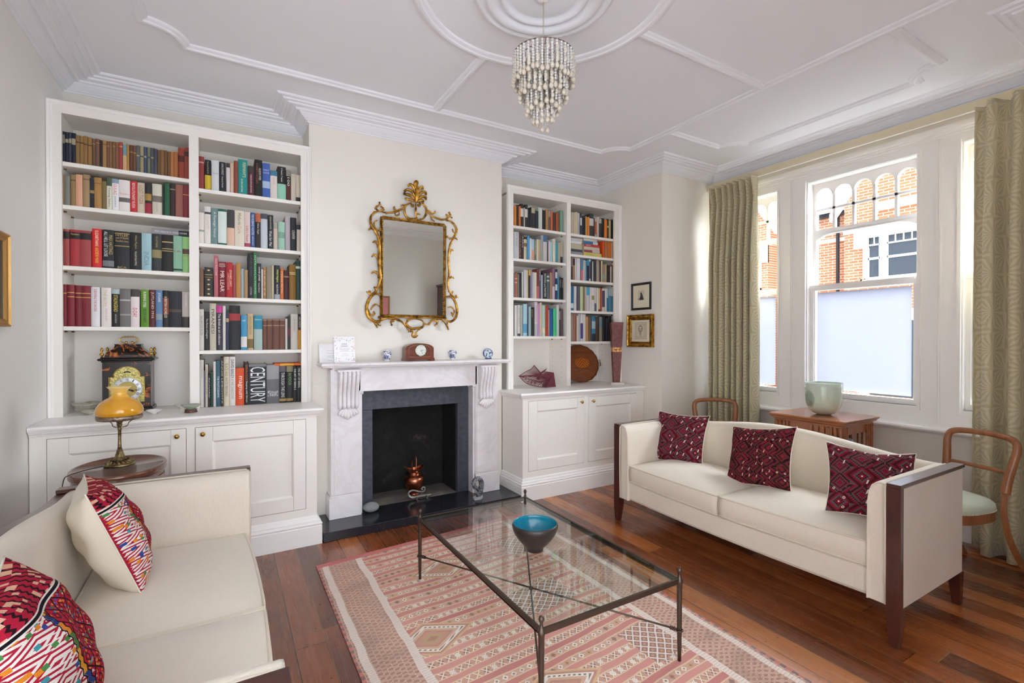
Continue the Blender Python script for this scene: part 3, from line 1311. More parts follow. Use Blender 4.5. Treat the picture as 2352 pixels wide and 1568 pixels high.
def base_cabinet(name, label, x0, x1, ds, knobs, ends, flip):
    o = (x0, 3.66, 0)
    root = thing(name, label, 'cabinet', o)
    m = MB()
    yb, yf = 4.36, 3.66
    e0, e1 = x0, x1
    z0, z1 = .2, .905
    # face frame around two doors
    (a0, a1), (b0, b1) = ds
    zd0, zd1 = .256, .884
    m.box(e0, yf, z0, a0 - .003, yf + .03, z1)
    m.box(a1 + .003, yf, zd0 - .003, b0 - .003, yf + .03, zd1 + .003)
    m.box(b1 + .003, yf, z0, e1, yf + .03, z1)
    m.box(a0 - .003, yf, zd1 + .003, b1 + .003, yf + .03, z1)
    m.box(a0 - .003, yf, z0, b1 + .003, yf + .03, zd0 - .003)
    m.box(e0, yf + .03, z0, e0 + .02, 4.03, z1)
    m.box(e1 - .02, yf + .03, z0, e1, 4.03, z1)
    m.box(e0 + .02, yf + .028, z0, e1 - .02, yf + .032, z1)
    m.v = [(p[0] - o[0], p[1] - o[1], p[2] - o[2]) for p in m.v]
    m.build('carcass', M_CAB, root)
    # moulded plinth
    pl = MB()
    PP = [(0, 0), (-.030, 0), (-.030, .128), (-.026, .134), (-.030, .138), (-.032, .146), (-.028, .154), (-.020, .158), (-.022, .166), (-.018, .172), (-.012, .178), (-.010, .190), (0, .200)]
    path = ([(x0 + .001, yf), (x1, yf), (x1, 4.028)] if ends == 'R' else [(x0, 4.028), (x0, yf), (x1 - .001, yf)])
    pl.sweep(path, PP[::-1])
    pl.v = [(p[0] - o[0], p[1] - o[1], p[2] - o[2]) for p in pl.v]
    pl.build('plinth', M_TRIM, root)
    # counter with a bullnose and a bed mould
    ct = MB()
    CP = [(0, .905), (-.010, .905), (-.012, .912), (-.020, .920), (-.022, .927), (-.030, .930), (-.030, .934), (-.038, .938), (-.042, .948), (-.038, .958), (-.030, .962), (0, .962)]
    ct.sweep(path, CP)
    ct.box(x0, yf - .0005, .93, x1, YR - .005 if flip else YR - .005, .962)
    ct.v = [(p[0] - o[0], p[1] - o[1], p[2] - o[2]) for p in ct.v]
    ct.build('counter', M_TRIM, root)
    for (d, kx) in zip(ds, knobs):
        shaker_door(root, d[0], d[1], zd0, zd1, yf, kx, .843, o)
    return root


base_cabinet('base_cabinet', 'ivory panelled cupboard under the bookcase that holds the bracket clock', XL + .004, .556,
             ((-.862, -.215), (-.165, .482)), (-.261, -.126), 'R', 0)
base_cabinet('base_cabinet', 'ivory panelled cupboard under the bookcase that holds the oval tray', 2.276, XR - .004,
             ((2.338, 2.969), (3.028, 3.658)), (2.930, 3.072), 'L', 1)


def bookcase(name, label, x0, x1, bays, ztop_open, ztop, shelves, kind, inner):
    o = (x0, 4.0, .962)
    root = thing(name, label, 'bookcase', o)
    def done(m, nm, mat, sub=None):
        m.v = [(p[0] - o[0], p[1] - o[1], p[2] - o[2]) for p in m.v]
        return m.build(nm, mat, sub or root)
    (a0, a1), (b0, b1) = bays
    yf = 4.0
    m = MB()                                        # face frame
    m.box(x0, yf, .962, a0, yf + .022, ztop)
    m.box(a1, yf, .962, b0, yf + .022, ztop_open)
    m.box(b1, yf, .962, x1, yf + .022, ztop)
    m.box(a0, yf, ztop_open, b1, yf + .022, ztop)
    done(m, 'face_frame', M_CAB)
    m = MB()                                        # applied outer moulding
    w = .028
    m.sweep([(x0, .963), (x0, ztop), (x1, ztop), (x1, .963)], [(0, yf), (0, yf - .012), (-.006, yf - .016), (-.014, yf - .010), (-.020, yf - .012), (-w, yf - .003), (-w, yf)], plane='xz')
    done(m, 'edge_moulding', M_TRIM)
    m = MB()                                        # inside
    yb = 4.325
    (i0, i1), (j0, j1) = inner
    m.box(i0 - .026, yf + .022, .962, i0, yb, ztop_open + .02)
    m.box(i1, yf + .022, .962, j0, yb, ztop_open + .02)
    m.box(j1, yf + .022, .962, j1 + .026, yb, ztop_open + .02)
    m.box(i0 - .026, yf + .022, ztop_open + .012, j1 + .026, yb, ztop_open + .03)
    m.box(i0 - .026, yb, .962, j1 + .026, yb + .012, ztop_open + .03)
    done(m, 'carcass', M_CAB)
    for (c0, c1), zs in zip(inner, shelves):
        for zt in zs:
            sm = MB()
            sm.mat(M_CAB)
            sm.cbox(c0 + .0005, yf + .020 + .003, zt - .026, c1 - .0005, yb - .001, zt, .002)
            sm.mat(M_OLDBRASS)
            for xx, d in ((c0, 1), (c1, -1)):
                for yy in (4.09, 4.26):
                    sm.tube([(xx, yy, zt - .031), (xx + d * .014, yy, zt - .031)], .0055, 8)
            done(sm, 'shelf', None)
        if kind:
            lo = .99; hi = min(zs)
            zz = lo + .06
            hm = MB()
            while zz < hi - .07:
                for yy in (4.09, 4.26):
                    hm.tube([(c1 + .0005, yy, zz), (c1 - .0008, yy, zz)], .0032, 8)
                zz += .052
            done(hm, 'peg_holes', M_STEELDK)
    return root


bookcase('bookcase', 'tall built-in bookcase in the alcove beside the side wall, holding the bracket clock', XL + .002, .567,
         ((-.868, -.212), (-.156, .498)), 2.843, 2.917, ([2.552, 2.284, 1.905, 1.526], [2.498, 2.118, 1.744, 1.366]), 0, ((-.878, -.208), (-.160, .510)))
bookcase('bookcase', 'tall built-in bookcase in the alcove between fireplace and framed pictures, holding the oval tray', 2.318, XR - .003,
         ((2.383, 3.023), (3.072, 3.670)), 2.843, 2.917, ([2.543, 2.226, 1.848, 1.473], [2.543, 2.329, 2.062, 1.742, 1.419]), 1, ((2.379, 3.027), (3.068, 3.722)))


# ================================================================ sofas
def sofa(label):
    root = thing('sofa', label, 'sofa', (0, 0, 0), 0, 'pair of cream camel-back sofas')
    HW, D, AH = .96, .77, .765
    # platform rail, front slightly bowed
    def bow(y):
        return -.030 * (1 - (y / .82) ** 2)
    m = MB()
    n = 16
    ys = [-HW + .062 + (2 * HW - .124) * i / n for i in range(n + 1)]
    def rail(i, z, x):
        return (x, ys[i], z)
    sec = [(.035, .185), (.012, .190), (.004, .205), (.004, .318), (.014, .328), (.05, .332)]
    b = len(m.v)
    for i in range(n + 1):
        for x, z in sec:
            m.v.append((x + .022 + bow(ys[i]), ys[i], z))
        m.v.append((D - .02, ys[i], .332)); m.v.append((D - .02, ys[i], .185))
    k = len(sec) + 2
    for i in range(n):
        for j in range(k):
            q = (j + 1) % k
            m.face((b + i * k + j, b + i * k + q, b + (i + 1) * k + q, b + (i + 1) * k + j))
    m.face([b + j for j in range(k)]); m.face([b + n * k + j for j in range(k)])
    m.build('seat_rail', M_SOFA, root)
    # seat cushions with piping
    for s in (-1, 1):
        y0, y1 = (.006, HW - .148) if s > 0 else (-HW + .148, -.006)
        cy = (y0 + y1) / 2
        c = MB()
        nu, nv = 20, 18
        def edge(u, v):
            y = y0 + (y1 - y0) * u
            xf = .030 + bow(y) * 1.3
            x = xf + (.60 - xf) * v
            return x, y
        def top(u, v):
            x, y = edge(u, v)
            h = (1 - (2 * u - 1) ** 4) * (1 - (2 * v - 1) ** 4)
            return (x, y, .452 + .050 * h)
        def rnd(u, v):
            return 1
        c.grid(top, nu, nv)
        bb = len(c.v)
        per = [(i / nu, 0) for i in range(nu)] + [(1, j / nv) for j in range(nv)] + [(1 - i / nu, 1) for i in range(nu)] + [(0, 1 - j / nv) for j in range(nv)]
        lv = [(.452, 0), (.43, .008), (.392, .013), (.352, .008), (.333, 0)]
        for z, puff in lv:
            for u, v in per:
                x, y = edge(u, v)
                ox = -puff if v == 0 else (puff if v == 1 else 0)
                c.v.append((x + ox, y, z))
        P = len(per)
        for a in range(len(lv) - 1):
            for i in range(P):
                j = (i + 1) % P
                c.face((bb + a * P + i, bb + a * P + j, bb + (a + 1) * P + j, bb + (a + 1) * P + i), True)
        co = c.build('seat_cushion', M_SOFA, root)
        pp = MB()
        for z in (.452, .334):
            pts = [(edge(u, v)[0] - (.001 if v == 0 else 0), edge(u, v)[1], z) for u, v in per]
            pp.tube(pts, .0060, 6, closed=True)
        pp.build('piping', M_PIPE, co)
    # camel back
    def crest(y):
        t = abs(y) / (HW - .1)
        return .762 + .074 * (0.5 + 0.5 * math.cos(PI * min(1, t * 1.04))) ** 0.85
    m = MB()
    nn = 28
    b = len(m.v)
    for i in range(nn + 1):
        y = -HW + .062 + (2 * HW - .124) * i / nn
        t = crest(y)
        xi = .60
        pr = [(xi, .33), (xi + .012, .45), (xi + .028, .60), (xi + .048, t - .055), (xi + .058, t - .022), (xi + .075, t - .006), (xi + .095, t), (xi + .118, t - .002), (D - .046, t - .006), (D - .037, t - .013), (D - .030, t - .03), (D - .018, t - .05), (D - .018, .20)]
        for x, z in pr:
            m.v.append((x, y, z))
    k = len(pr)
    for i in range(nn):
        for j in range(k - 1):
            m.face((b + i * k + j, b + i * k + j + 1, b + (i + 1) * k + j + 1, b + (i + 1) * k + j), True)
    m.face([b + j for j in range(k)]); m.face([b + nn * k + j for j in range(k)])
    m.build('backrest', M_SOFA, root)
    m = MB()
    pts = [(D - .012, -HW + .03 + (2 * HW - .06) * i / nn, 0) for i in range(nn + 1)]
    b = len(m.v)
    for x, y, z in pts:
        t = crest(y) + .001
        t -= .014
        m.v += [(D - .036, y, t - .008), (D - .036, y, t), (D, y, t), (D, y, t - .03), (D - .014, y, t - .03)]
    for i in range(nn):
        for j in range(5):
            q = (j + 1) % 5
            m.face((b + i * 5 + j, b + i * 5 + q, b + (i + 1) * 5 + q, b + (i + 1) * 5 + j))
    m.face([b + j for j in range(5)]); m.face([b + nn * 5 + j for j in range(5)])
    m.build('crest_rail', M_MAHOG, root)
    m = MB()
    m.box(D - .0165, -HW + .06, .19, D - .012, HW - .06, .74)
    m.build('back_panel', M_SOFA, root)
    for s in (-1, 1):
        def Y(a):
            return s * (HW - a)
        m = MB()                                    # padded inside of the arm
        sec = [(.058, .185), (.058, .752), (.066, .760), (.082, .764), (.104, .760), (.124, .742), (.136, .712), (.142, .66), (.144, .45), (.144, .185)]
        xs = [.012, .004, .002, .010, .03, .2, .4, .62, .70]
        sc = [.86, .93, .97, 1.0, 1.0, 1, 1, 1, 1]
        b = len(m.v)
        for x, q in zip(xs, sc):
            for a, z in sec:
                aa = .058 + (a - .058) * q
                zz = z if z < .3 else .3 + (z - .3) * (1 - (1 - q) * .12)
                m.v.append((x + .004, Y(aa), zz))
        k = len(sec)
        for i in range(len(xs) - 1):
            for j in range(k - 1):
                m.face((b + i * k + j, b + i * k + j + 1, b + (i + 1) * k + j + 1, b + (i + 1) * k + j), True)
        m.face([b + j for j in range(k)]); m.face([b + (len(xs) - 1) * k + j for j in range(k)])
        ao = m.build('armrest', M_SOFA, root)
        pp = MB()
        pp.tube([(.006, Y(.062), .19), (.003, Y(.062), .5), (.003, Y(.064), .745), (.02, Y(.064), .762), (.3, Y(.062), .765), (.70, Y(.062), .765)], .0052, 6)
        pp.build('piping', M_PIPE, ao)
        m = MB()                                    # outside upholstered panel
        ya, yb = sorted((Y(.006), Y(.050)))
        m.cbox(.030, ya - (0 if s < 0 else 0), .176, D - .006, yb, .752, .008)
        m.build('side_panel', M_SOFA, root)
        m = MB()                                    # wooden top of the arm
        ya, yb = sorted((Y(0), Y(.058)))
        m.cbox(0, ya, .750, D, yb, .768, .002)
        m.build('arm_rail', M_MAHOG, root)
        # front leg runs up as the arm post, back leg below the body
        m = MB()
        def leg(pts):
            bb = len(m.v)
            for (x0, x1, y0, y1, z) in pts:
                m.v += [(x0, Y(y0), z), (x1, Y(y0), z), (x1, Y(y1), z), (x0, Y(y1), z)]
            for i in range(len(pts) - 1):
                for j in range(4):
                    q = (j + 1) % 4
                    m.face((bb + i * 4 + j, bb + i * 4 + q, bb + (i + 1) * 4 + q, bb + (i + 1) * 4 + j))
            m.face([bb + j for j in range(4)]); m.face([bb + (len(pts) - 1) * 4 + j for j in range(4)])
        leg([(.004, .036, .010, .044, 0), (.0, .044, .004, .050, .06), (0, .052, 0, .058, .13), (0, .055, 0, .058, .18), (0, .030, 0, .058, .186), (0, .030, 0, .058, .750)])
        m.build('leg', M_MAHOG, root)
        m = MB()
        leg([(D + .012, D - .026, .012, .044, 0), (D + .004, D - .040, .006, .052, .09), (D, D - .056, .002, .056, .185)])
        m.build('leg', M_MAHOG, root)
    return root


sr = sofa('cream camel-back sofa with dark wood arms standing in front of the bay window')
sr.location = (2.685, 1.968, 0)
sl = copy_tree(sr)
sl['label'] = 'cream camel-back sofa beside the drum table, holding two red embroidered cushions'
sl.location = (.112, 2.005, 0)
sl.rotation_euler = (0, 0, PI)


# ================================================================ cushions
def pillow(name, label, M, w, h, t, mat, back, group, pinch=.10, droop=0.0, seed=0, edge=None):
    rnd = random.Random(seed)
    ph = [rnd.uniform(0, 6) for _ in range(6)]
    m = MB()
    n = 30
    def surf(sgn):
        def fn(u, v):
            a = 2 * u - 1; b = 2 * v - 1
            ka = 1 - pinch * (1 - b * b) ** 1.0 * .5 * abs(a) ** 2 * 0 - pinch * (1 - (abs(b)) ** 2) * abs(a) ** 3
            kb = 1 - pinch * (1 - (abs(a)) ** 2) * abs(b) ** 3
            x = a * w / 2 * ka; y = b * h / 2 * kb
            q = max(0.0, 1 - abs(a) ** 2.6) ** .55 * max(0.0, 1 - abs(b) ** 2.6) ** .55
            wr = .006 * math.sin(7 * a + ph[0] + 3 * b) * q + .005 * math.sin(9 * b + ph[1] - 4 * a) * q
            z = sgn * (t / 2 * q + wr)
            y -= droop * (1 - abs(a)) * max(0, b) ** 2
            return M @ Vector((x, y, z))
        return fn
    m.mat(mat); m.grid(surf(1), n, n)
    root = m.build(name, None)
    tag(root, label, 'cushion', group)
    k = MB(); k.grid(surf(-1), n, n)
    k.build('back_cover', back, root)
    # seam
    pts = []
    for a, b in [(i / 20, 0) for i in range(20)] + [(1, i / 20) for i in range(20)] + [(1 - i / 20, 1) for i in range(20)] + [(0, 1 - i / 20) for i in range(20)]:
        pts.append(surf(0)(a, b))
    s = MB(); s.tube(pts, .003, 5, closed=True)
    s.build('seam', edge or back, root)
    return root


def frame(c, right, up):
    r = Vector(right).normalized(); u = Vector(up); u = (u - r * u.dot(r)).normalized(); n = r.cross(u)
    M = Matrix((r, u, n)).transposed().to_4x4()
    M.translation = Vector(c)
    return M


# right sofa (facing -x): face normal points to -x, so right = -y
gR = 'woven kilim cushions on the sofa by the window'
pillow('cushion', 'plum and grey woven cushion in the far corner of the sofa by the window', frame((3.130, 2.655, .650), (.18, -1, .02), (.34, .02, 1)), .45, .41, .13, M_KILIMA, M_SATIN, gR, seed=1)
pillow('cushion', 'wine red stepped-lozenge cushion leaning at the middle of the sofa by the window', frame((3.095, 1.955, .655), (.02, -1, .14), (.44, .20, 1)), .46, .42, .14, M_KILIMB, M_SATIN, gR, seed=2)
pillow('cushion', 'rumpled red and grey woven cushion against the sofa arm near the upholstered chair', frame((3.06, 1.290, .655), (.62, -1, -.08), (.50, .34, 1)), .42, .41, .16, M_KILIMA, M_SATIN, gR, droop=.02, seed=3)
# left sofa (facing +x): right = +y
gL = 'hill-tribe embroidered cushions'
pillow('cushion', 'red embroidered cushion with cream satin back nearer the drum table', frame((-.395, 2.475, .680), (-.20, 1, -.05), (-.40, .02, 1)), .46, .44, .20, M_EMB, M_SATIN, gL, seed=4)
pillow('cushion', 'red embroidered cushion further from the drum table, cut by the picture edge', frame((-.395, 1.560, .680), (-.12, 1, -.05), (-.42, .05, 1)), .46, .44, .20, M_EMB, M_SATIN, gL, seed=5)


# ================================================================ rug
m = MB()
RW, RL = 1.64, 2.75
def rugf(u, v):
    x = .49 + RW * u + .012 * math.sin(v * 5) * (u > .9)
    y = 3.275 + .13 * u - (RL) * v
    z = .006 + .0022 * math.sin(u * 17 + v * 9) * math.sin(v * 23) + .0008
    return (x, y, z)
m.grid(rugf, 48, 72)
for i in list(m.uv):
    m.uv[i] = [(a * RW, b * RL) for a, b in m.uv[i]]
b = len(m.v)
per = [(i / 48, 0) for i in range(48)] + [(1, i / 72) for i in range(72)] + [(1 - i / 48, 1) for i in range(48)] + [(0, 1 - i / 72) for i in range(72)]
for u, v in per:
    p = rugf(u, v); m.v.append(p); m.v.append((p[0], p[1], .0005))
for i in range(len(per)):
    j = (i + 1) % len(per)
    m.face((b + 2 * i, b + 2 * j, b + 2 * j + 1, b + 2 * i + 1))
    m.uv[len(m.f) - 1] = [(0.0, .02)] * 4
rug = m.build('kilim_rug', rug_mat(RW, RL))
tag(rug, 'faded pink striped kilim rug with diamond medallions under the glass coffee table', 'rug')


# ================================================================ glass coffee table
TX0, TX1, TY0, TY1 = 1.000, 1.745, 1.478, 2.775
ct = thing('coffee_table', 'low glass coffee table with bronzed iron legs and ball finials standing on the kilim rug', 'table', ((TX0 + TX1) / 2, (TY0 + TY1) / 2, 0))
def TL(mb, name, mat, par=None):
    o = ct.location
    mb.v = [(p[0] - o[0], p[1] - o[1], p[2] - o[2]) for p in mb.v]
    return mb.build(name, mat, par or ct)
zt = .376
m = MB()
for (a, b, c_, d) in ((TX0, TY0, TX1, TY0), (TX0, TY1, TX1, TY1), (TX0, TY0, TX0, TY1), (TX1, TY0, TX1, TY1)):
    if b == d:
        m.cbox(a + .009, b - .006, zt - .020, c_ - .009, b + .006, zt + .003, .001)
        m.box(a + .009, b - .006 + (0 if b > 2 else .006) - (.008 if b > 2 else 0), zt - .020, c_ - .009, b + .006 + (.008 if b < 2 else -.006), zt - .014)
    else:
        m.cbox(a - .006, b + .009, zt - .020, a + .006, d - .009, zt + .003, .001)
        m.box(a - .006 - (.008 if a > 1.3 else 0), b + .009, zt - .020, a + .006 + (.008 if a < 1.3 else 0), d - .009, zt - .014)
TL(m, 'frame', M_BRONZE)
m = MB()
m.mat(M_TABLEGLASS)
b0 = len(m.v)
m.box(TX0 + .008, TY0 + .008, zt - .009, TX1 - .008, TY1 - .008, zt + .001)
m.m[0] = 0
m.mats.append(M_GLASSEDGE)
for i in range(2, 6):
    m.m[i] = 1
TL(m, 'glass_top', None)
for x in (TX0, TX1):
    for y in (TY0, TY1):
        m = MB()
        m.lathe([(0, .008), (.0075, .008), (.009, .06), (.0105, .16), (.0115, .30), (.0120, .352), (.0135, .356), (.0135, .372), (.0105, .378), (.0065, .392), (.0060, .400), (.0085, .405), (.0110, .413), (.0095, .422), (.004, .428), (0, .429)], (x, y, 0), 14)
        TL(m, 'leg', M_BRONZE)
cxm, cym = (TX0 + TX1) / 2, (TY0 + TY1) / 2
for (xa, ya, xb, yb, dz) in ((TX0, TY0, TX1, TY1, 0), (TX1, TY0, TX0, TY1, .006)):
    m = MB()
    z = .140 + dz
    m.tube([(xa, ya, z), (xb, yb, z)], .0045, 8)
    for (x, y) in ((xa, ya), (xb, yb)):
        m.tube([(x + .015 * math.cos(t * PI / 6), y + .015 * math.sin(t * PI / 6), z) for t in range(12)], .0035, 6, closed=True)
        d = Vector((cxm - x, cym - y, 0)).normalized()
        for q in (.022, .030, .038):
            p = Vector((x, y, z)) + d * q
            e = d.cross(Vector((0, 0, 1)))
            m.tube([p + (e * math.cos(t * PI / 5) + Vector((0, 0, 1)) * math.sin(t * PI / 5)) * .0075 for t in range(10)], .0028, 5, closed=True)
    TL(m, 'stretcher', M_BRONZE)
m = MB()
m.ball((cxm, cym, .143), .0105, 10, 8)
TL(m, 'stretcher_boss', M_BRONZE)

# bowl on the table
bw = thing('bowl', 'dark brown stoneware bowl with turquoise glazed inside on the glass coffee table', 'bowl', (1.345, 2.045, zt + .002))
g = G('turquoise_crackle_glaze', .16)
x, y, z = g.xyz('Object')
n = g.noise(scale=60, detail=3)
g.color(g.mix(n * .5 + (z * 4.0).clamp() * .2, '#0d6a86', '#1f96a8'))
g.bump(g.voro(scale=300), .12, .001)
M_TURQ = g.m
M_STONEW = plain('#2b221f', .42, 0, .12, 60, name='iron_brown_stoneware')
OB = [(0, .004), (.036, .0), (.042, .003), (.043, .014), (.047, .022), (.066, .040), (.088, .066), (.106, .094), (.114, .116), (.116, .128), (.114, .137), (.110, .141)]
m = MB(); m.lathe(OB, n=56, cap=False); m.build('body', M_STONEW, bw)
m = MB(); m.lathe([(.110, .141), (.107, .139), (.107, .128), (.100, .104), (.084, .075), (.060, .047), (.030, .030), (0, .026)], n=56, cap=False); m.build('glazed_inside', M_TURQ, bw)


# ================================================================ oval drum table and lamp
dt = thing('drum_table', 'small oval mahogany drum table with curved doors between sofa arm and cupboard', 'side table', (-.487, 3.285, 0))
m = MB(); m.lathe([(.0, .742), (.985, .742), (1.0, .748), (1.0, .768), (.985, .774), (.93, .775), (.925, .771), (0, .771)], n=48, sx=.205, sy=.265, cap=False); m.build('table_top', M_DRUM, dt)
m = MB(); m.lathe([(.92, .30), (.94, .31), (.94, .735), (.96, .742)], n=48, sx=.205, sy=.265, cap=True); m.build('drum', M_DRUM, dt)
M_INLAY = wood('satinwood_door', '#8a4a22', '#b0692f', .3, 5, 'z', .4)
for k_, (a0, a1) in enumerate(((-78, -42), (-38, -2), (2, 38), (-118, -82))):
    d = MB()
    def dfn(u, v):
        a = R(a0 + (a1 - a0) * u)
        return (.205 * .948 * math.cos(a), .265 * .948 * math.sin(a), .33 + .385 * v)
    d.grid(dfn, 8, 1)
    d.build('door', M_INLAY, dt)
d = MB()
d.lathe([(.003, 0), (.003, .012), (.008, .018), (.006, .026), (0, .027)], n=10, M=Matrix.Translation((.196, .01, .60)) @ Matrix.Rotation(R(90), 4, 'Y'))
d.build('door_knob', M_STEELDK, dt)
for a in (45, 135, 225, 315):
    d = MB()
    x, y = .205 * .8 * math.cos(R(a)), .265 * .8 * math.sin(R(a))
    d.lathe([(.009, 0), (.012, .02), (.014, .30)], (x, y, 0), 4, cap=True, smooth=False)
    d.build('leg', M_DRUM, dt)

lp = thing('table_lamp', 'brass table lamp with amber yellow opal glass shade on the oval drum table', 'lamp', (-.487, 3.285, .7755))
m = MB(); m.lathe([(0, 0), (.066, 0), (.070, .004), (.068, .010), (.056, .018), (.040, .022), (.030, .030), (.022, .046), (.015, .070), (.011, .086), (0, .086)], n=32); bs = m.build('base', M_OLDBRASS, lp)
m = MB()
for i in range(18):
    a = 2 * PI * i / 18
    m.tube([(.030 * math.cos(a), .030 * math.sin(a), .029), (.045 * math.cos(a + .2), .045 * math.sin(a + .2), .024), (.062 * math.cos(a + .3), .062 * math.sin(a + .3), .014)], [.004, .006, .005], 6)
m.build('embossed_leaves', M_OLDBRASS, bs)
m = MB(); m.lathe([(.010, .084), (.0085, .10), (.0075, .13), (.0075, .185), (.009, .19), (.010, .196), (.007, .200), (.010, .206), (.013, .215), (.012, .225), (.018, .236), (.018, .242), (0, .242)], n=18); m.build('stem', M_OLDBRASS, lp)
m = MB()
for i in range(3):
    a = 2 * PI * i / 3 + .5
    c_, s_ = math.cos(a), math.sin(a)
    m.tube(spline([(.012 * c_, .012 * s_, .200), (.035 * c_, .035 * s_, .206), (.045 * c_, .045 * s_, .225), (.088 * c_, .088 * s_, .250)], 5), .0022, 6)
m.build('shade_arms', M_OLDBRASS, lp)
m = MB(); m.lathe([(.086, .247), (.095, .245), (.099, .250), (.100, .264), (.096, .268), (.090, .268)], n=40, cap=False)
sb = m.build('gallery_band', M_SILVER, lp)
m = bpy.data.materials.new('amber_opal_glass'); m.use_nodes = True
bs_ = m.node_tree.nodes['Principled BSDF']
bs_.inputs['Roughness'].default_value = .07
bs_.inputs['Coat Weight'].default_value = .6
bs_.inputs['Subsurface Weight'].default_value = .25
bs_.inputs['Subsurface Radius'].default_value = (.03, .02, .005)
g2 = m.node_tree
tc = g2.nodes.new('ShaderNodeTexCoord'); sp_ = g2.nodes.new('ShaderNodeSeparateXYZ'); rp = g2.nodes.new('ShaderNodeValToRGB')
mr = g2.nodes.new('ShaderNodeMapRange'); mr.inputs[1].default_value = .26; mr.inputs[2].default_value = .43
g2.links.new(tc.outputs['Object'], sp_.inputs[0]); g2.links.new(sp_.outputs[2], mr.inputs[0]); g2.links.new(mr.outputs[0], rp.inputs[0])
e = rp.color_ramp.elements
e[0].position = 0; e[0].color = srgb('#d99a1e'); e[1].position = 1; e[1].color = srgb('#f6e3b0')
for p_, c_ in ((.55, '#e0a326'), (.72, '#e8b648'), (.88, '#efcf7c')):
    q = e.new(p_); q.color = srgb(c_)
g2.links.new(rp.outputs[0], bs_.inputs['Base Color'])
M_AMBER = m
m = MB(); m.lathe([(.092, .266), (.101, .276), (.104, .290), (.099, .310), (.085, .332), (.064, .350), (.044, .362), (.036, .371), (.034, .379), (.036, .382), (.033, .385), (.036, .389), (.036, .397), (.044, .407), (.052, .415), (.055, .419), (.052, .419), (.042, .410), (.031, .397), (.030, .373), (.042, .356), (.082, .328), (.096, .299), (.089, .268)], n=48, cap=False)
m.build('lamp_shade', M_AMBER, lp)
m = MB()
m.tube(spline([(-.062, -.020, .006), (-.10, -.035, .0045), (-.15, -.09, .004), (-.175, -.14, .003), (-.186, -.175, -.006), (-.19, -.20, -.08), (-.20, -.22, -.30), (-.22, -.24, -.60)], 8), .0022, 6)
m.build('cord', M_STEELDK, lp)


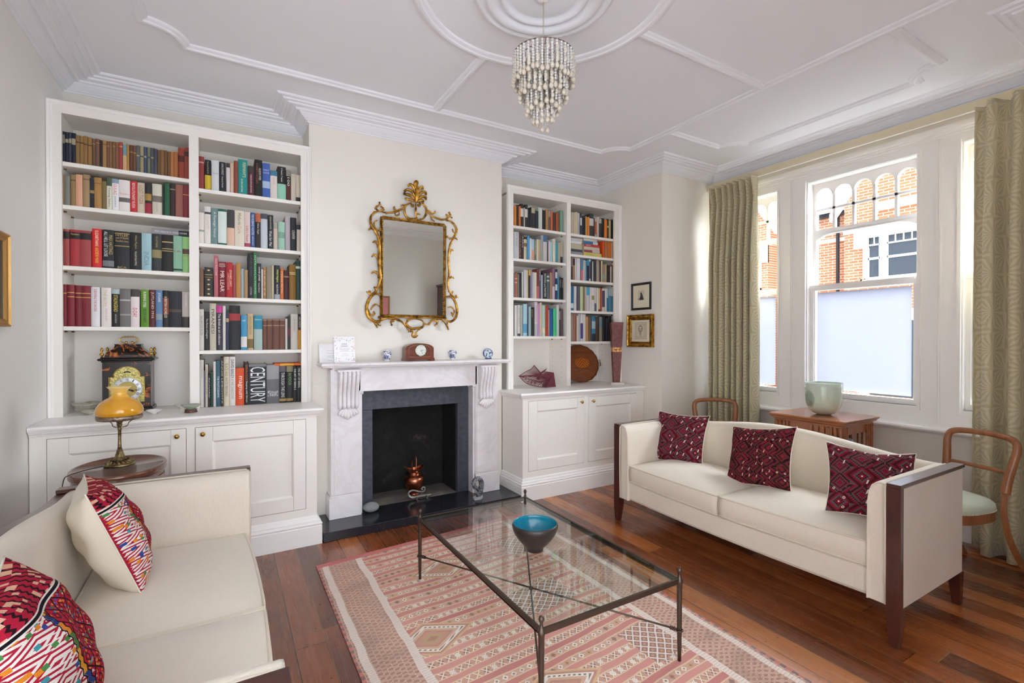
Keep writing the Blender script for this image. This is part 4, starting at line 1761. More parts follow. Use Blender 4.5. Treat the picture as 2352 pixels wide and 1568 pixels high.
# ================================================================ gilt mirror over the mantel
MIR_S = [(6,[[-0.3009,0.4545],[-0.3319,0.4415],[-0.3627,0.411],[-0.3741,0.3744],[-0.3672,0.3313],[-0.3497,0.3069],[-0.3189,0.2928],[-0.2923,0.3002],[-0.2878,0.3141]]),(4,[[-0.3143,0.3774],[-0.332,0.3664],[-0.3453,0.3427],[-0.3365,0.3173],[-0.3145,0.3021]]),(5,[[-0.3009,0.4545],[-0.323,0.4648],[-0.3336,0.4722],[-0.3186,0.4875],[-0.3008,0.5077],[-0.2981,0.524]]),(5,[[-0.3009,0.45],[-0.2768,0.4666],[-0.2714,0.4807],[-0.283,0.4924]]),(7,[[-0.3847,0.2941],[-0.3672,0.3066],[-0.3453,0.2986],[-0.3234,0.2701],[-0.3057,0.2233],[-0.2996,0.1529],[-0.3015,0.0817],[-0.3017,0.0196],[-0.2973,-0.0245],[-0.2929,-0.0865],[-0.3019,-0.1403],[-0.3153,-0.1766],[-0.3374,-0.2131],[-0.3638,-0.2276],[-0.3856,-0.2243],[-0.3899,-0.2139],[-0.3769,-0.2106]]),(5,[[-0.3517,0.1938],[-0.3367,0.2024],[-0.3191,0.1865],[-0.3103,0.1608]]),(5,[[-0.3589,0.0768],[-0.3413,0.0942],[-0.3237,0.0798],[-0.3105,0.0544],[-0.3061,0.0192]]),(5,[[-0.3591,-0.0572],[-0.3415,-0.0436],[-0.3195,-0.0571],[-0.3063,-0.0873]]),(5,[[-0.3418,-0.1691],[-0.3312,-0.1818],[-0.3242,-0.2036]]),(8,[[-0.2932,-0.2332],[-0.3198,-0.2211],[-0.3507,-0.2314],[-0.3813,-0.268],[-0.4014,-0.3215],[-0.4033,-0.3742],[-0.386,-0.4177],[-0.351,-0.4435],[-0.3158,-0.4517],[-0.2846,-0.4377],[-0.2819,-0.4199],[-0.2979,-0.4158]]),(4,[[-0.3684,-0.3556],[-0.3508,-0.3242],[-0.3244,-0.31],[-0.2933,-0.3284]]),(5,[[-0.3859,-0.3562],[-0.3772,-0.3911],[-0.3554,-0.3994],[-0.3377,-0.3857],[-0.3421,-0.3743]]),(5,[[-0.351,-0.4435],[-0.3335,-0.4697],[-0.3158,-0.496]]),(4,[[-0.3158,-0.4517],[-0.3069,-0.4782],[-0.2874,-0.4823]]),(5,[[-0.2831,0.4524],[-0.2518,0.4477],[-0.2065,0.4536],[-0.17,0.463],[-0.133,0.486],[-0.0958,0.5092],[-0.0957,0.5319],[-0.1144,0.5248]]),(5,[[-0.1745,0.5074],[-0.1791,0.4933],[-0.1607,0.4777],[-0.1377,0.4718]]),(4,[[-0.17,0.4584],[-0.1654,0.4365],[-0.1377,0.4446],[-0.1331,0.457]]),(6,[[-0.0297,0.5595],[-0.0723,0.5352],[-0.0911,0.5007],[-0.0865,0.4558],[-0.0583,0.4275],[-0.0108,0.4289],[0.018,0.4417]]),(6,[[0.0423,0.5698],[0.086,0.5527],[0.1036,0.5179],[0.0957,0.4702],[0.0664,0.4339],[0.0276,0.4244]]),(5,[[0.0085,0.5604],[0.0085,0.4958],[0.0084,0.4313]]),(4,[[0.0084,0.4589],[0.0277,0.4725],[0.0489,0.4716]]),(5,[[-0.0344,0.5589],[-0.0202,0.5287],[-0.0106,0.5438]]),(5,[[0.052,0.5711],[0.0374,0.5385],[0.0297,0.5495]]),(5,[[0.1056,0.5135],[0.1451,0.4766],[0.185,0.4629],[0.2353,0.4503],[0.2864,0.4614],[0.3173,0.4844],[0.3433,0.4829]]),(4,[[0.1056,0.5181],[0.1253,0.5161],[0.155,0.4919],[0.19,0.5088],[0.183,0.5173]]),(4,[[0.1451,0.4672],[0.155,0.4403],[0.1769,0.4317]]),(5,[[0.2915,0.4573],[0.3018,0.492],[0.2916,0.5002]]),(6,[[0.3018,0.4777],[0.3225,0.4995],[0.3194,0.523]]),(6,[[0.2915,0.4525],[0.338,0.4439],[0.3745,0.4098],[0.385,0.3724],[0.3745,0.3327],[0.3483,0.301],[0.3172,0.2977],[0.3017,0.3104]]),(4,[[0.3484,0.3827],[0.3536,0.3593],[0.3745,0.3472]]),(6,[[0.3955,0.2963],[0.3745,0.3038],[0.3483,0.2818],[0.3275,0.2413],[0.3171,0.1924],[0.3118,0.1344],[0.3118,0.0674],[0.3169,0.0007],[0.3117,-0.0571],[0.3065,-0.1149],[0.3168,-0.1623],[0.3427,-0.1994],[0.374,-0.2269],[0.3951,-0.2212],[0.3898,-0.2089]]),(5,[[0.3587,0.1914],[0.3378,0.1943],[0.3274,0.1646]]),(5,[[0.3637,-0.0538],[0.348,-0.0452],[0.322,-0.0565],[0.3117,-0.0763]]),(4,[[0.3294,0.0112],[0.3169,-0.0089]]),(5,[[0.3584,-0.1698],[0.3479,-0.1799],[0.3375,-0.1997]]),(7,[[0.3012,-0.2205],[0.3375,-0.2189],[0.374,-0.2559],[0.395,-0.3229],[0.3897,-0.3811],[0.3634,-0.4251],[0.3217,-0.4404],[0.2907,-0.4266],[0.2876,-0.4123]]),(4,[[0.3063,-0.3161],[0.3374,-0.3102],[0.3635,-0.3335],[0.3687,-0.3623],[0.3582,-0.3915]]),(4,[[0.3374,-0.3583],[0.353,-0.3723],[0.3478,-0.3821]]),(5,[[0.3062,-0.4406],[0.301,-0.479],[0.3165,-0.5076]]),(5,[[-0.2936,-0.4602],[-0.2846,-0.4377],[-0.2442,-0.4235],[-0.1988,-0.4226],[-0.1529,-0.4306],[-0.1065,-0.4525],[-0.0784,-0.484],[-0.0501,-0.5204],[-0.0311,-0.5294]]),(5,[[-0.1988,-0.4226],[-0.1805,-0.4447],[-0.2034,-0.4497],[-0.1943,-0.4766]]),(6,[[0.0073,-0.4182],[-0.05,-0.4332],[-0.069,-0.4656],[-0.0501,-0.4928],[-0.012,-0.5062],[0.0264,-0.5012],[0.0653,-0.4961],[0.0848,-0.4679],[0.0702,-0.4355],[0.0073,-0.4182]]),(6,[[-0.0311,-0.511],[-0.0121,-0.5385],[-0.0169,-0.5662],[-0.0025,-0.5754],[0.0167,-0.5707],[0.0167,-0.5383],[0.0458,-0.5103]]),(5,[[0.0848,-0.4632],[0.1242,-0.4673],[0.164,-0.429],[0.2142,-0.4186],[0.2548,-0.4273],[0.2855,-0.4601],[0.3113,-0.5029]]),(5,[[0.154,-0.4339],[0.1991,-0.4331],[0.2041,-0.4614],[0.189,-0.4758]])]
MIR_C = [(10,[[0.0133,0.5656],[0.0163,0.6445],[0.0184,0.737]]),(6,[[0.0038,0.5735],[-0.0391,0.5811],[-0.0722,0.5809],[-0.0769,0.5893]]),(7,[[0.0038,0.5873],[-0.0391,0.6178],[-0.0768,0.6212],[-0.089,0.6285]]),(7,[[0.0067,0.6062],[-0.0295,0.6559],[-0.0721,0.663],[-0.0862,0.6517]]),(7,[[0.0086,0.6341],[-0.0152,0.6948],[-0.0437,0.7132],[-0.0532,0.7025]]),(6,[[0.023,0.5762],[0.0568,0.5904],[0.0763,0.5885],[0.0743,0.5771]]),(7,[[0.023,0.5947],[0.0666,0.6243],[0.0979,0.6243],[0.1008,0.6126]]),(7,[[0.023,0.6132],[0.0618,0.6607],[0.096,0.6659],[0.1009,0.6555]]),(7,[[0.0231,0.6455],[0.0473,0.6955],[0.0667,0.7097],[0.0716,0.6993]]),(7,[[0.0106,0.6713],[-0.0008,0.7247],[0.0136,0.7473],[0.0232,0.7452]])]
gm = thing('gilt_mirror', 'ornate gilt scrollwork mirror hanging above the mantelpiece on the chimney breast', 'mirror', (1.39, 3.990, 2.04))
gm.rotation_euler = (R(.8), 0, 0)
gx0, gx1, gz0, gz1 = -.266, .268, -.390, .396
m = MB(); m.box(gx0, .006, gz0, gx1, .010, gz1); m.build('looking_glass', M_MIRROR, gm)
m = MB(); m.box(gx0 - .02, .011, gz0 - .02, gx1 + .02, .022, gz1 + .02); m.build('backboard', plain('#5a4630', .8), gm)
m = MB()
for (xa, za, xb, zb) in ((gx0 - .008, gz0 - .008, gx1 + .008, gz0 - .008), (gx1 + .008, gz0 - .008, gx1 + .008, gz1 + .008), (gx1 + .008, gz1 + .008, gx0 - .008, gz1 + .008), (gx0 - .008, gz1 + .008, gx0 - .008, gz0 - .008)):
    Ln = math.hypot(xb - xa, zb - za); nb = int(Ln / .0125)
    d_ = Vector((xb - xa, 0, zb - za)).normalized(); pz = Vector((-d_.z, 0, d_.x))
    for i in range(nb):
        c_ = Vector((xa, 0, za)) + d_ * (Ln * (i + .5) / nb)
        m.tube([c_ - pz * .0085 - d_ * .005 + Vector((0, .006, 0)), c_ + Vector((0, -.006, 0)), c_ + pz * .0085 + d_ * .005 + Vector((0, .006, 0))], [.0035, .0058, .0035], 6)
    m.tube([(xa - (.012 if xa < 0 else -.012) * (1 if xa == xb else 0), .004, za + (0 if xa == xb else (-.012 if za < 0 else .012))), (xb - (.012 if xb < 0 else -.012) * (1 if xa == xb else 0), .004, zb + (0 if xa == xb else (-.012 if zb < 0 else .012)))], .0065, 6)
m.build('rope_frame', M_GILT, gm)
def stroke(mb, r, pts, y0=-.002):
    P_ = spline([(a, y0, b) for a, b in pts], 6)
    n_ = len(P_)
    rr_ = []
    for i in range(n_):
        t = i / (n_ - 1)
        rr_.append(r * .00135 * (.62 + .55 * math.sin(PI * min(1, t * 1.15)) ) )
    for i, p in enumerate(P_):
        p.y += -.010 * math.sin(PI * i / (n_ - 1))
    mb.tube(P_, rr_, 8, up=(0, 1, 0), flat=1.15)
    e_ = P_[-1]
    mb.ball(tuple(e_), r * .0017, 8, 6)
    if r > 4 and n_ > 16:
        mb.ball(tuple(P_[0]), r * .0011, 8, 6)
        for k_ in range(6, n_ - 4, 9):
            d_ = (P_[k_ + 1] - P_[k_ - 1]).normalized()
            pz = Vector((-d_.z, 0, d_.x)) * (1 if (k_ // 9) % 2 else -1)
            mb.tube([P_[k_], P_[k_] + pz * .008 + d_ * .006, P_[k_] + pz * .012 + d_ * .016], [.004, .0045, .0018], 5)
m = MB()
for r, pts in MIR_S:
    stroke(m, r, pts)
m.build('scrollwork', M_GILT, gm)
m = MB()
for r, pts in MIR_C:
    stroke(m, r, pts, -.004)
m.build('palmette_crest', M_GILT, gm)



# ================================================================ pendant chandelier
m = bpy.data.materials.new('smoky_glass_bead'); m.use_nodes = True
q = m.node_tree.nodes['Principled BSDF']
q.inputs['Base Color'].default_value = srgb('#f2f0ec')
q.inputs['Roughness'].default_value = .05
q.inputs['IOR'].default_value = 1.45
q.inputs['Transmission Weight'].default_value = .25
q.inputs['Specular IOR Level'].default_value = .9
M_BEAD = m
m = bpy.data.materials.new('amber_glass_drop'); m.use_nodes = True
q = m.node_tree.nodes['Principled BSDF']
q.inputs['Base Color'].default_value = srgb('#e2d9c8')
q.inputs['Roughness'].default_value = .06
q.inputs['Transmission Weight'].default_value = .2
q.inputs['Specular IOR Level'].default_value = .8
M_DROP = m
PX, PY = 1.378, 2.02
ZR = 2.868
ch = thing('chandelier', 'tiered glass bead chandelier hanging from the ceiling rose on a cord', 'chandelier', (PX, PY, 3.17))
def CH(mb, name, mat, par=None):
    mb.v = [(p[0] - PX, p[1] - PY, p[2] - 3.17) for p in mb.v]
    return mb.build(name, mat, par or ch)
m = MB(); m.tube([(PX, PY, 3.17), (PX, PY, ZR + .03)], .0028, 6); CH(m, 'cord', plain('#b9b1a0', .6))
m = MB(); m.lathe([(.0, 3.17), (.030, 3.166), (.034, 3.150), (.020, 3.138), (0, 3.136)][::-1], (PX, PY, 0), 20); CH(m, 'ceiling_cup', M_TRIM)
tiers = [(.150, ZR, .155, 40), (.118, ZR - .012, .220, 27), (.084, ZR - .018, .285, 19), (.048, ZR - .02, .345, 11)]
m = MB()
for r, z, l, n in tiers:
    m.tube([(PX + r * math.cos(2 * PI * i / 40), PY + r * math.sin(2 * PI * i / 40), z) for i in range(40)], .003 if r > .14 else .0018, 6, closed=True)
for a in (0, 60, 120):
    c_, s_ = math.cos(R(a)), math.sin(R(a))
    m.tube([(PX - .15 * c_, PY - .15 * s_, ZR), (PX + .15 * c_, PY + .15 * s_, ZR)], .0016, 5)
m.tube([(PX, PY, ZR + .03), (PX, PY, ZR - .06)], .005, 8)
CH(m, 'wire_frame', M_SILVER)
m = MB(); m.lathe([(.010, ZR - .12), (.014, ZR - .10), (.014, ZR - .06), (0, ZR - .055)], (PX, PY, 0), 10); CH(m, 'bulb_holder', M_STEELDK)
rr = random.Random(3)
for r, z, l, n in tiers:
    for i in range(n):
        a = 2 * PI * (i + rr.uniform(-.12, .12)) / n
        x, y = PX + r * math.cos(a), PY + r * math.sin(a)
        m = MB()
        zz = z - .008
        end = z - l * rr.uniform(.88, 1.02)
        m.mat(M_BEAD)
        while zz > end + .034:
            m.ball((x, y, zz), .0072, 6, 4)
            zz -= .0135
            if rr.random() < .30 and zz > end + .05:
                m.mat(M_DROP)
                m.lathe([(0, -.030), (.008, -.026), (.0108, -.019), (.007, -.008), (0, .001)], (x + .004, y, zz), 6, cap=False)
                m.mat(M_BEAD)
        m.mat(M_DROP)
        m.lathe([(0, -.034), (.009, -.030), (.0125, -.022), (.0105, -.014), (.005, -.004), (0, .001)], (x, y, end + .032), 8, cap=False)
        CH(m, 'bead_strand', None)


# ================================================================ pictures
def picture(name, label, M, w, h, fw, fmat, depth, layers, cat='picture', bead=False, mats=None):
    """M: centre of the picture on the wall, x right, y up, z out"""
    root = thing(name, label, cat)
    root.matrix_world = Matrix.Translation(M.translation)
    inv = Matrix.Translation(-M.translation)
    def P(mb, nm, mat, par=None):
        mb.v = [tuple(inv @ M @ Vector(p)) for p in mb.v]
        return mb.build(nm, mat, par or root)
    f_ = MB()
    pr = [(0, 0), (0, depth), (-fw * .18, depth * 1.15), (-fw * .4, depth * .8), (-fw * .75, depth * .7), (-fw, depth * .42), (-fw, .004)]
    path = [(-w / 2, -h / 2), (-w / 2, h / 2), (w / 2, h / 2), (w / 2, -h / 2)]
    n_ = len(path)
    b_ = len(f_.v)
    for i, (x, y) in enumerate(path):
        sx = 1 if x < 0 else -1; sy = 1 if y < 0 else -1
        for d_, z_ in pr:
            f_.v.append((x - sx * d_, y - sy * d_, z_))
    k_ = len(pr)
    for i in range(4):
        j = (i + 1) % 4
        for q_ in range(k_ - 1):
            f_.face((b_ + i * k_ + q_, b_ + j * k_ + q_, b_ + j * k_ + q_ + 1, b_ + i * k_ + q_ + 1))
    if bead:
        for sd in range(4):
            Ln = (w if sd % 2 == 0 else h) - fw * 1.2
            nb = int(Ln / .0125)
            for i in range(nb):
                t = -Ln / 2 + Ln * (i + .5) / nb
                x, y = [(t, h / 2 - fw * .42), (w / 2 - fw * .42, t), (t, -h / 2 + fw * .42), (-w / 2 + fw * .42, t)][sd]
                if sd % 2 == 0:
                    f_.tube([(x - .003, y - fw * .2, depth * .86), (x + .003, y + fw * .2, depth * .95)], .0042, 5)
                else:
                    f_.tube([(x - fw * .2, y - .003, depth * .86), (x + fw * .2, y + .003, depth * .95)], .0042, 5)
    P(f_, 'frame', fmat)
    for i, (lw, lh, z_, nm, mat, cy) in enumerate(layers):
        q_ = MB(); q_.box(-lw / 2, -lh / 2 + cy, z_ - .0006, lw / 2, lh / 2 + cy, z_)
        P(q_, nm, mat)
    return root


def sketch_mat(name, paper, ink, cx=.0, cy=.0, rx=.3, ry=.4, k=1.0, density=.55, scale=60):
    """a loose ink figure on paper; coordinates in the picture's own box"""
    g_ = G(name, .8)
    u, v, w_ = g_.xyz('Generated')
    return g_, u, v, w_


g = G('etching_of_robed_figure', .8)
u, x_, v = g.xyz('Generated')
u, v = x_, v
n = g.noise(g.coord('Generated'), 22, 5, .7); nb_ = g.noise(g.coord('Generated'), 5, 3)
hd = (((u - .5) * (u - .5) + (v - .68) * (v - .68)).sqrt() < .13)
body = ((u - .42).abs() < (.34 - (v * .33))) * (v < .62)
ground = v < .2
g.color(g.mix((hd.max(body) * (n > .36)).max(ground * (n > .5)), g.mix((n > .58) * .5, '#cfc6b2', '#8f8778'), '#3a3b40'))
M_ETCH = g.m
g = G('bearded_portrait_drawing', .8)
u, x_, v = g.xyz('Generated')
u = x_
n = g.noise(g.coord('Generated'), 30, 5, .7)
du = (u - .5); 
face = ((du * du * 6.0 + (v - .62) * (v - .62) * 5.0) < .25)
beard = ((du.abs()) < (.26 * (v + .15))) * (v < .5) * (v > .05)
hair = ((du * du * 5.0 + (v - .66) * (v - .66) * 4.5).inside(.2, .36)) * (v > .45)
eye = (((du.abs() - .13).abs() < .07) * ((v - .64).abs() < .025)).max((du.abs() < .04) * ((v - .5).abs() < .05))
c0 = g.mix(face * .3, g.mix(n * .25, '#d8cbb8', '#a08f7c'), '#b79c84')
c0 = g.mix((beard * (n > .38)) * .6, c0, '#7b6a5d')
c0 = g.mix(hair * .75, c0, '#4f4038')
c0 = g.mix(eye * .8, c0, '#3a2c26')
g.color(c0)
M_PORTRAIT = g.m
M_MATB = plain('#e0d8c0', .85)
M_MATB2 = plain('#cfc4a8', .85)
M_BLKF = plain('#1c1a19', .4, name='black_picture_frame')
M_LINE = plain('#6d6450', .7)
# on the alcove side wall: the picture's right is towards the camera (-y), out is -x
def wallR(y, z):
    return Matrix(((0, 0, -1, XR - .001), (-1, 0, 0, y), (0, 1, 0, z), (0, 0, 0, 1)))
picture('framed_etching', 'small black-framed etching of a robed figure hanging above the gilt-framed portrait', wallR(3.695, 1.892), .276, .284, .024, M_BLKF, .016,
        [(.24, .25, .006, 'mount', M_MATB, 0), (.086, .100, .0072, 'print', M_ETCH, .012)])
picture('framed_portrait', 'gilt-framed drawing of a bearded man hanging under the black-framed etching', wallR(3.700, 1.530), .366, .340, .056, M_GILT, .030,
        [(.27, .25, .008, 'mount', M_MATB, 0), (.170, .176, .0088, 'line_border', M_LINE, 0), (.166, .172, .0092, 'inner_mount', M_MATB2, 0), (.120, .132, .0098, 'line_border', M_LINE, .002), (.116, .128, .0102, 'drawing', M_PORTRAIT, .002)], bead=True)
M_GOLDF = plain('#c79a58', .35, .7, .2, 40, name='gold_picture_frame')
M_DARKPRINT = plain('#4e4a44', .4, bump=.1, var=.6)
def wallL(y, z):
    return Matrix(((0, 0, 1, XL + .001), (1, 0, 0, y), (0, 1, 0, z), (0, 0, 0, 1)))
picture('gold_framed_picture', 'gold-framed picture on the side wall, only its frame edge showing', wallL(3.04, 1.735), .60, .455, .038, M_GOLDF, .022,
        [(.54, .40, .006, 'print', M_DARKPRINT, 0)])
def wallF(x, z):
    return Matrix(((-1, 0, 0, x), (0, 0, 1, YN + .001), (0, 1, 0, z), (0, 0, 0, 1)))
M_PINK = plain('#d98f97', .8)
picture('pink_mounted_picture', 'wood-framed print in a pink mount, seen reflected in the gilt mirror', wallF(2.19, 1.80), .52, .52, .028, wood('light_wood_frame', '#8a5a33', '#b98752', .4, 6, 'x'), .02,
        [(.47, .47, .006, 'mount', M_PINK, 0), (.26, .30, .0075, 'print', plain('#c9c5b8', .8, var=.3), 0)])

cb = thing('tall_cupboard', 'dark wood corner cupboard against the wall opposite, seen as a strip in the mirror', 'cupboard', (3.515, -.115, 0))
m = MB(); m.cbox(-.19, -.195, .06, .19, .17, 2.26, .004); m.build('carcass', M_MAHOG, cb)
m = MB(); m.sweep([(-.19, -.19), (-.19, .17), (.19, .17), (.19, -.19)], [(0, 2.26), (.02, 2.27), (.03, 2.30), (0, 2.30)][::1]); m.box(-.20, -.195, 2.26, .19, .18, 2.29); m.build('cornice', M_MAHOG, cb)
m = MB(); m.box(-.18, -.19, 0, .18, .15, .06); m.build('base', M_MAHOG, cb)
for s_ in (-1, 1):
    m = MB(); a, b = sorted((s_ * .004, s_ * .17)); m.cbox(a, .17, .12, b, .186, 2.20, .004); d_ = m.build('door', M_MAHOG, cb)
    m = MB(); m.ball((s_ * .025, .194, 1.1), .009, 8, 6); m.build('knob', M_BRASS, d_)


# ================================================================ on the mantelpiece
ZM = 1.2625
def card(name, label, x, y, w, h, art, tilt=8, rz=0, group=None):
    root = thing(name, label, 'card', (x, y, ZM), R(rz), group)
    a = R(tilt)
    m_ = MB()
    Mx = Matrix.Rotation(-a, 4, 'X')
    m_.box(-w / 2, -.0006, .0, w / 2, .0, h, Mx)
    m_.v = [(p[0], p[1], p[2] + .0003) for p in m_.v]
    b_ = m_.build('card_front', plain('#f6f5f8', .6), root)
    art(root, Mx, w, h)
    return root


M_INKG = plain('#8b8a92', .7)
def plain_card(root, Mx, w, h):
    for i, (zz, ln) in enumerate(((.62, .45), (.48, .4), (.34, .6), (.28, .45), (.10, .3))):
        m_ = MB(); m_.box(-w * .1, -.0011, h * zz, -w * .1 + w * ln * .8, -.0007, h * zz + .0012, Mx); m_.build('printed_line', M_INKG, root)
FCOL = ['#d8435c', '#e6a24a', '#6c8b62', '#4d5a86', '#c7465e', '#7a5aa0', '#3f6b58', '#d87c8c']
def floral(root, Mx, w, h):
    r_ = random.Random(12)
    for ci, c_ in enumerate(FCOL):
        m_ = MB()
        for i in range(9):
            e_ = r_.random()
            if e_ < .5:
                x_ = r_.choice((-1, 1)) * r_.uniform(.34, .47) * w; z__ = r_.uniform(.04, .95) * h
            else:
                x_ = r_.uniform(-.45, .45) * w; z__ = r_.choice((r_.uniform(.04, .16), r_.uniform(.8, .95))) * h
            s_ = r_.uniform(.0015, .0036)
            an = r_.uniform(0, PI)
            q_ = [Vector((x_ + s_ * k1 * math.cos(an) * 1.6 - s_ * k2 * .6 * math.sin(an), -.0010, z__ + s_ * k1 * math.sin(an) * 1.6 + s_ * k2 * .6 * math.cos(an))) for k1, k2 in ((-1, 0), (-.3, -1), (.8, -.7), (1, .3), (0, 1))]
            b_ = len(m_.v)
            m_.v += [tuple(Mx @ p) for p in q_]
            m_.face([b_ + k for k in range(5)])
        m_.build('printed_flowers', plain(c_, .7), root)
    for i, zz in enumerate((.70, .62, .55, .51, .47, .43, .32, .26)):
        ln = (.26, .34, .48, .5, .4, .46, .2, .36)[i]
        m_ = MB(); m_.box(-w * ln / 2, -.0011, h * zz, w * ln / 2, -.0007, h * zz + (.004 if i < 2 else .0011), Mx); m_.build('printed_line', M_INKG, root)
card('invitation_card', 'plain white printed card leaning behind the flower-printed invitation on the mantelpiece', .698, 3.972, .145, .150, plain_card, 14)
card('invitation_card', 'white invitation card printed with scattered small flowers on the mantelpiece', .806, 3.925, .158, .208, floral, 13)

# blue and white
def blue_white(name, light='#e9ecf0', dark='#33457f', scale=26, thr=.5):
    g_ = G(name, .15)
    x, y, z = g_.xyz('Object')
    n_ = g_.noise(scale=scale * 3.2, detail=3, dist=1.5)
    vv = g_.voro(scale=scale * 1.8)
    f_ = ((n_ + vv * .5) > (thr + .25)).max((vv < .12))
    g_.color(g_.mix(f_ * .9, light, dark))
    return g_.m
M_BW = blue_white('blue_and_white_porcelain')
M_PORC = plain('#ecebe9', .15, name='white_porcelain')
def lidded(x, y, label, s):
    r_ = thing('lidded_jar', label, 'jar', (x, y, ZM + .0005), 0, 'pair of small blue and white lidded jars')
    m_ = MB(); m_.mat(M_PORC); m_.lathe([(0, 0), (.019 * s, 0), (.021 * s, .004 * s), (.020 * s, .010 * s)], n=28, cap=False)
    m_.mat(M_BW); m_.lathe([(.020 * s, .010 * s), (.030 * s, .030 * s), (.037 * s, .058 * s), (.039 * s, .066 * s)], n=28, cap=False); m_.build('body', None, r_)
    m_ = MB(); m_.mat(M_BW); m_.lathe([(.041 * s, .066 * s), (.041 * s, .069 * s), (.034 * s, .078 * s), (.022 * s, .086 * s)], n=28, cap=False)
    m_.mat(M_PORC); m_.lathe([(.022 * s, .086 * s), (.014 * s, .088 * s), (.012 * s, .093 * s), (.013 * s, .095 * s), (0, .094 * s)], n=28, cap=False); m_.build('lid', None, r_)
lidded(1.133, 3.92, 'blue and white lidded porcelain jar between the invitation cards and the mantel clock', 1.0)
lidded(1.712, 3.92, 'blue and white lidded porcelain jar between the mantel clock and the shell dish', .97)
dsh = thing('shell_dish', 'small blue and white shell-shaped dish standing upright on the mantelpiece', 'dish', (2.072, 3.93, ZM))
g = G('shell_dish_glaze', .15)
u, v_, v = g.xyz('Object')
n = g.noise(scale=45, detail=3)
rr_ = (u * u + (v - .05) * (v - .05)).sqrt()
g.color(g.mix((rr_ > .041).max((n > .54) * (rr_ < .040)), '#c9d3d6', '#3a5691'))
pts = []
for i in range(24):
    a = R(-62 + 304 * i / 23)
    pts.append((.050 * math.cos(a) * 1.0, .052 + .044 * math.sin(a)))
pts += [(-.030, .010), (-.034, .0), (.034, .0), (.030, .010)]
pts = [(p[0], max(0.0005, p[1])) for p in pts]
m = MB(); m.prism(pts, -.006, .0, 'xz', Matrix.Rotation(R(-10), 4, 'X')); m.build('dish', g.m, dsh)
m = MB(); m.tube([(0, 0, .03), (0, .035, .002)], .0025, 6); m.box(-.02, .0, .0, .02, .036, .003); m.build('stand', M_STEELDK, dsh)

# mantel clock
M_CLKW = wood('clock_mahogany', '#5a2c20', '#7e4434', .3, 7, 'x', .3)
M_DIAL = plain('#e8e8e2', .35)
mc = thing('mantel_clock', 'small arched mahogany mantel clock with round white dial on the mantelpiece', 'clock', (1.402, 3.925, ZM))
prof = [(-.122, .026), (.122, .026), (.122, .105)] + [(.122 * math.cos(R(t)) , .105 + .042 * math.sin(R(t))) for t in range(15, 180, 15)] + [(-.122, .105)]
m = MB(); m.prism(prof, -.042, .050, 'xz'); m.build('case', M_CLKW, mc)
m = MB()
m.prism([(-.130, .0), (-.100, .0), (-.092, .008), (.092, .008), (.100, .0), (.130, .0), (.124, .026), (-.124, .026)], -.050, .054, 'xz'); m.build('plinth', M_CLKW, mc)
m = MB()
ln = [(-.096, .034), (.096, .034), (.096, .098)] + [(.096 * math.cos(R(t)), .098 + .036 * math.sin(R(t))) for t in range(15, 180, 15)] + [(-.096, .098)]
m.tube([(a, -.0425, b) for a, b in ln], .0009, 4, closed=True); m.build('inlay_line', plain('#c9a878', .5), mc)
fc = Matrix.Translation((.008, -.042, .088)) @ Matrix.Rotation(R(90), 4, 'X')
m = MB(); m.lathe([(.0, .001), (.046, .001)], n=40, M=fc, cap=False); m.build('dial', M_DIAL, mc)
m = MB(); m.lathe([(.045, 0), (.047, .005), (.050, .006), (.053, .003), (.053, 0)], n=40, M=fc, cap=False); m.build('bezel', M_OLDBRASS, mc)
M_INK = plain('#202022', .5)
RN = ['XII', 'I', 'II', 'III', 'IIII', 'V', 'VI', 'VII', 'VIII', 'IX', 'X', 'XI']
for i in range(12):
    a = R(90 - 30 * i)
    Mt = fc @ Matrix.Translation((.036 * math.cos(a), .036 * math.sin(a), .002)) @ Matrix.Rotation(a - PI / 2, 4, 'Z')
    text_mesh('numeral', str(i + 1 if i else 12) if True else RN[i], .010, M_INK, mc, Mt, depth=.0001)
for nm, a, l_, w_ in (('hour_hand', 5, .022, .0022), ('minute_hand', -62, .034, .0014)):
    m = MB(); aa = R(a); m.tube([Vector(fc @ Vector((0, 0, .0035))), Vector(fc @ Vector((l_ * math.cos(aa), l_ * math.sin(aa), .0035)))], w_ * .7, 5); m.build(nm, M_INK, mc)
m = MB(); m.lathe([(.047, .004), (.040, .009), (.024, .014), (0, .016)], n=32, M=fc, cap=False); m.build('crystal', M_PANE, mc)


# ================================================================ on the hearth
ZH = .0665
jg = thing('copper_jug', 'hammered copper coal jug with hooped handle standing in the fireplace', 'jug', (1.437, 4.135, ZH + .0005))
m = MB(); m.lathe([(0, 0), (.046, 0), (.050, .004), (.048, .014), (.044, .020), (.050, .035), (.072, .075), (.088, .115), (.090, .140), (.082, .162), (.062, .174), (.054, .180), (.052, .205)], n=36, cap=False); m.build('body', M_COPPER, jg)
m = MB()
def flare(u, v):
    a = 2 * PI * u
    spout = .5 + .5 * math.cos(2 * a)
    r_ = .052 + .034 * v * spout ** 3 + .006 * v
    return (r_ * math.cos(a), r_ * math.sin(a) * (1 - .1 * v * spout), .203 + .052 * v * (.45 + .55 * spout ** 2))
m.grid(flare, 48, 6); m.build('flared_neck', M_COPPER, jg)
m = MB(); m.lathe([(.0535, .176), (.0555, .180), (.0535, .184)], n=30, cap=False)
hp = spline([(0, -.056, .212), (0, -.058, .26), (.004, -.045, .32), (.004, -.015, .345), (.004, .02, .335), (0, .048, .29), (0, .056, .212)], 6)
m.tube(hp, .0055, 8); m.ball((0, -.060, .212), .012, 8, 6); m.ball((0, .060, .212), .012, 8, 6); m.build('handle', M_COPPER, jg)

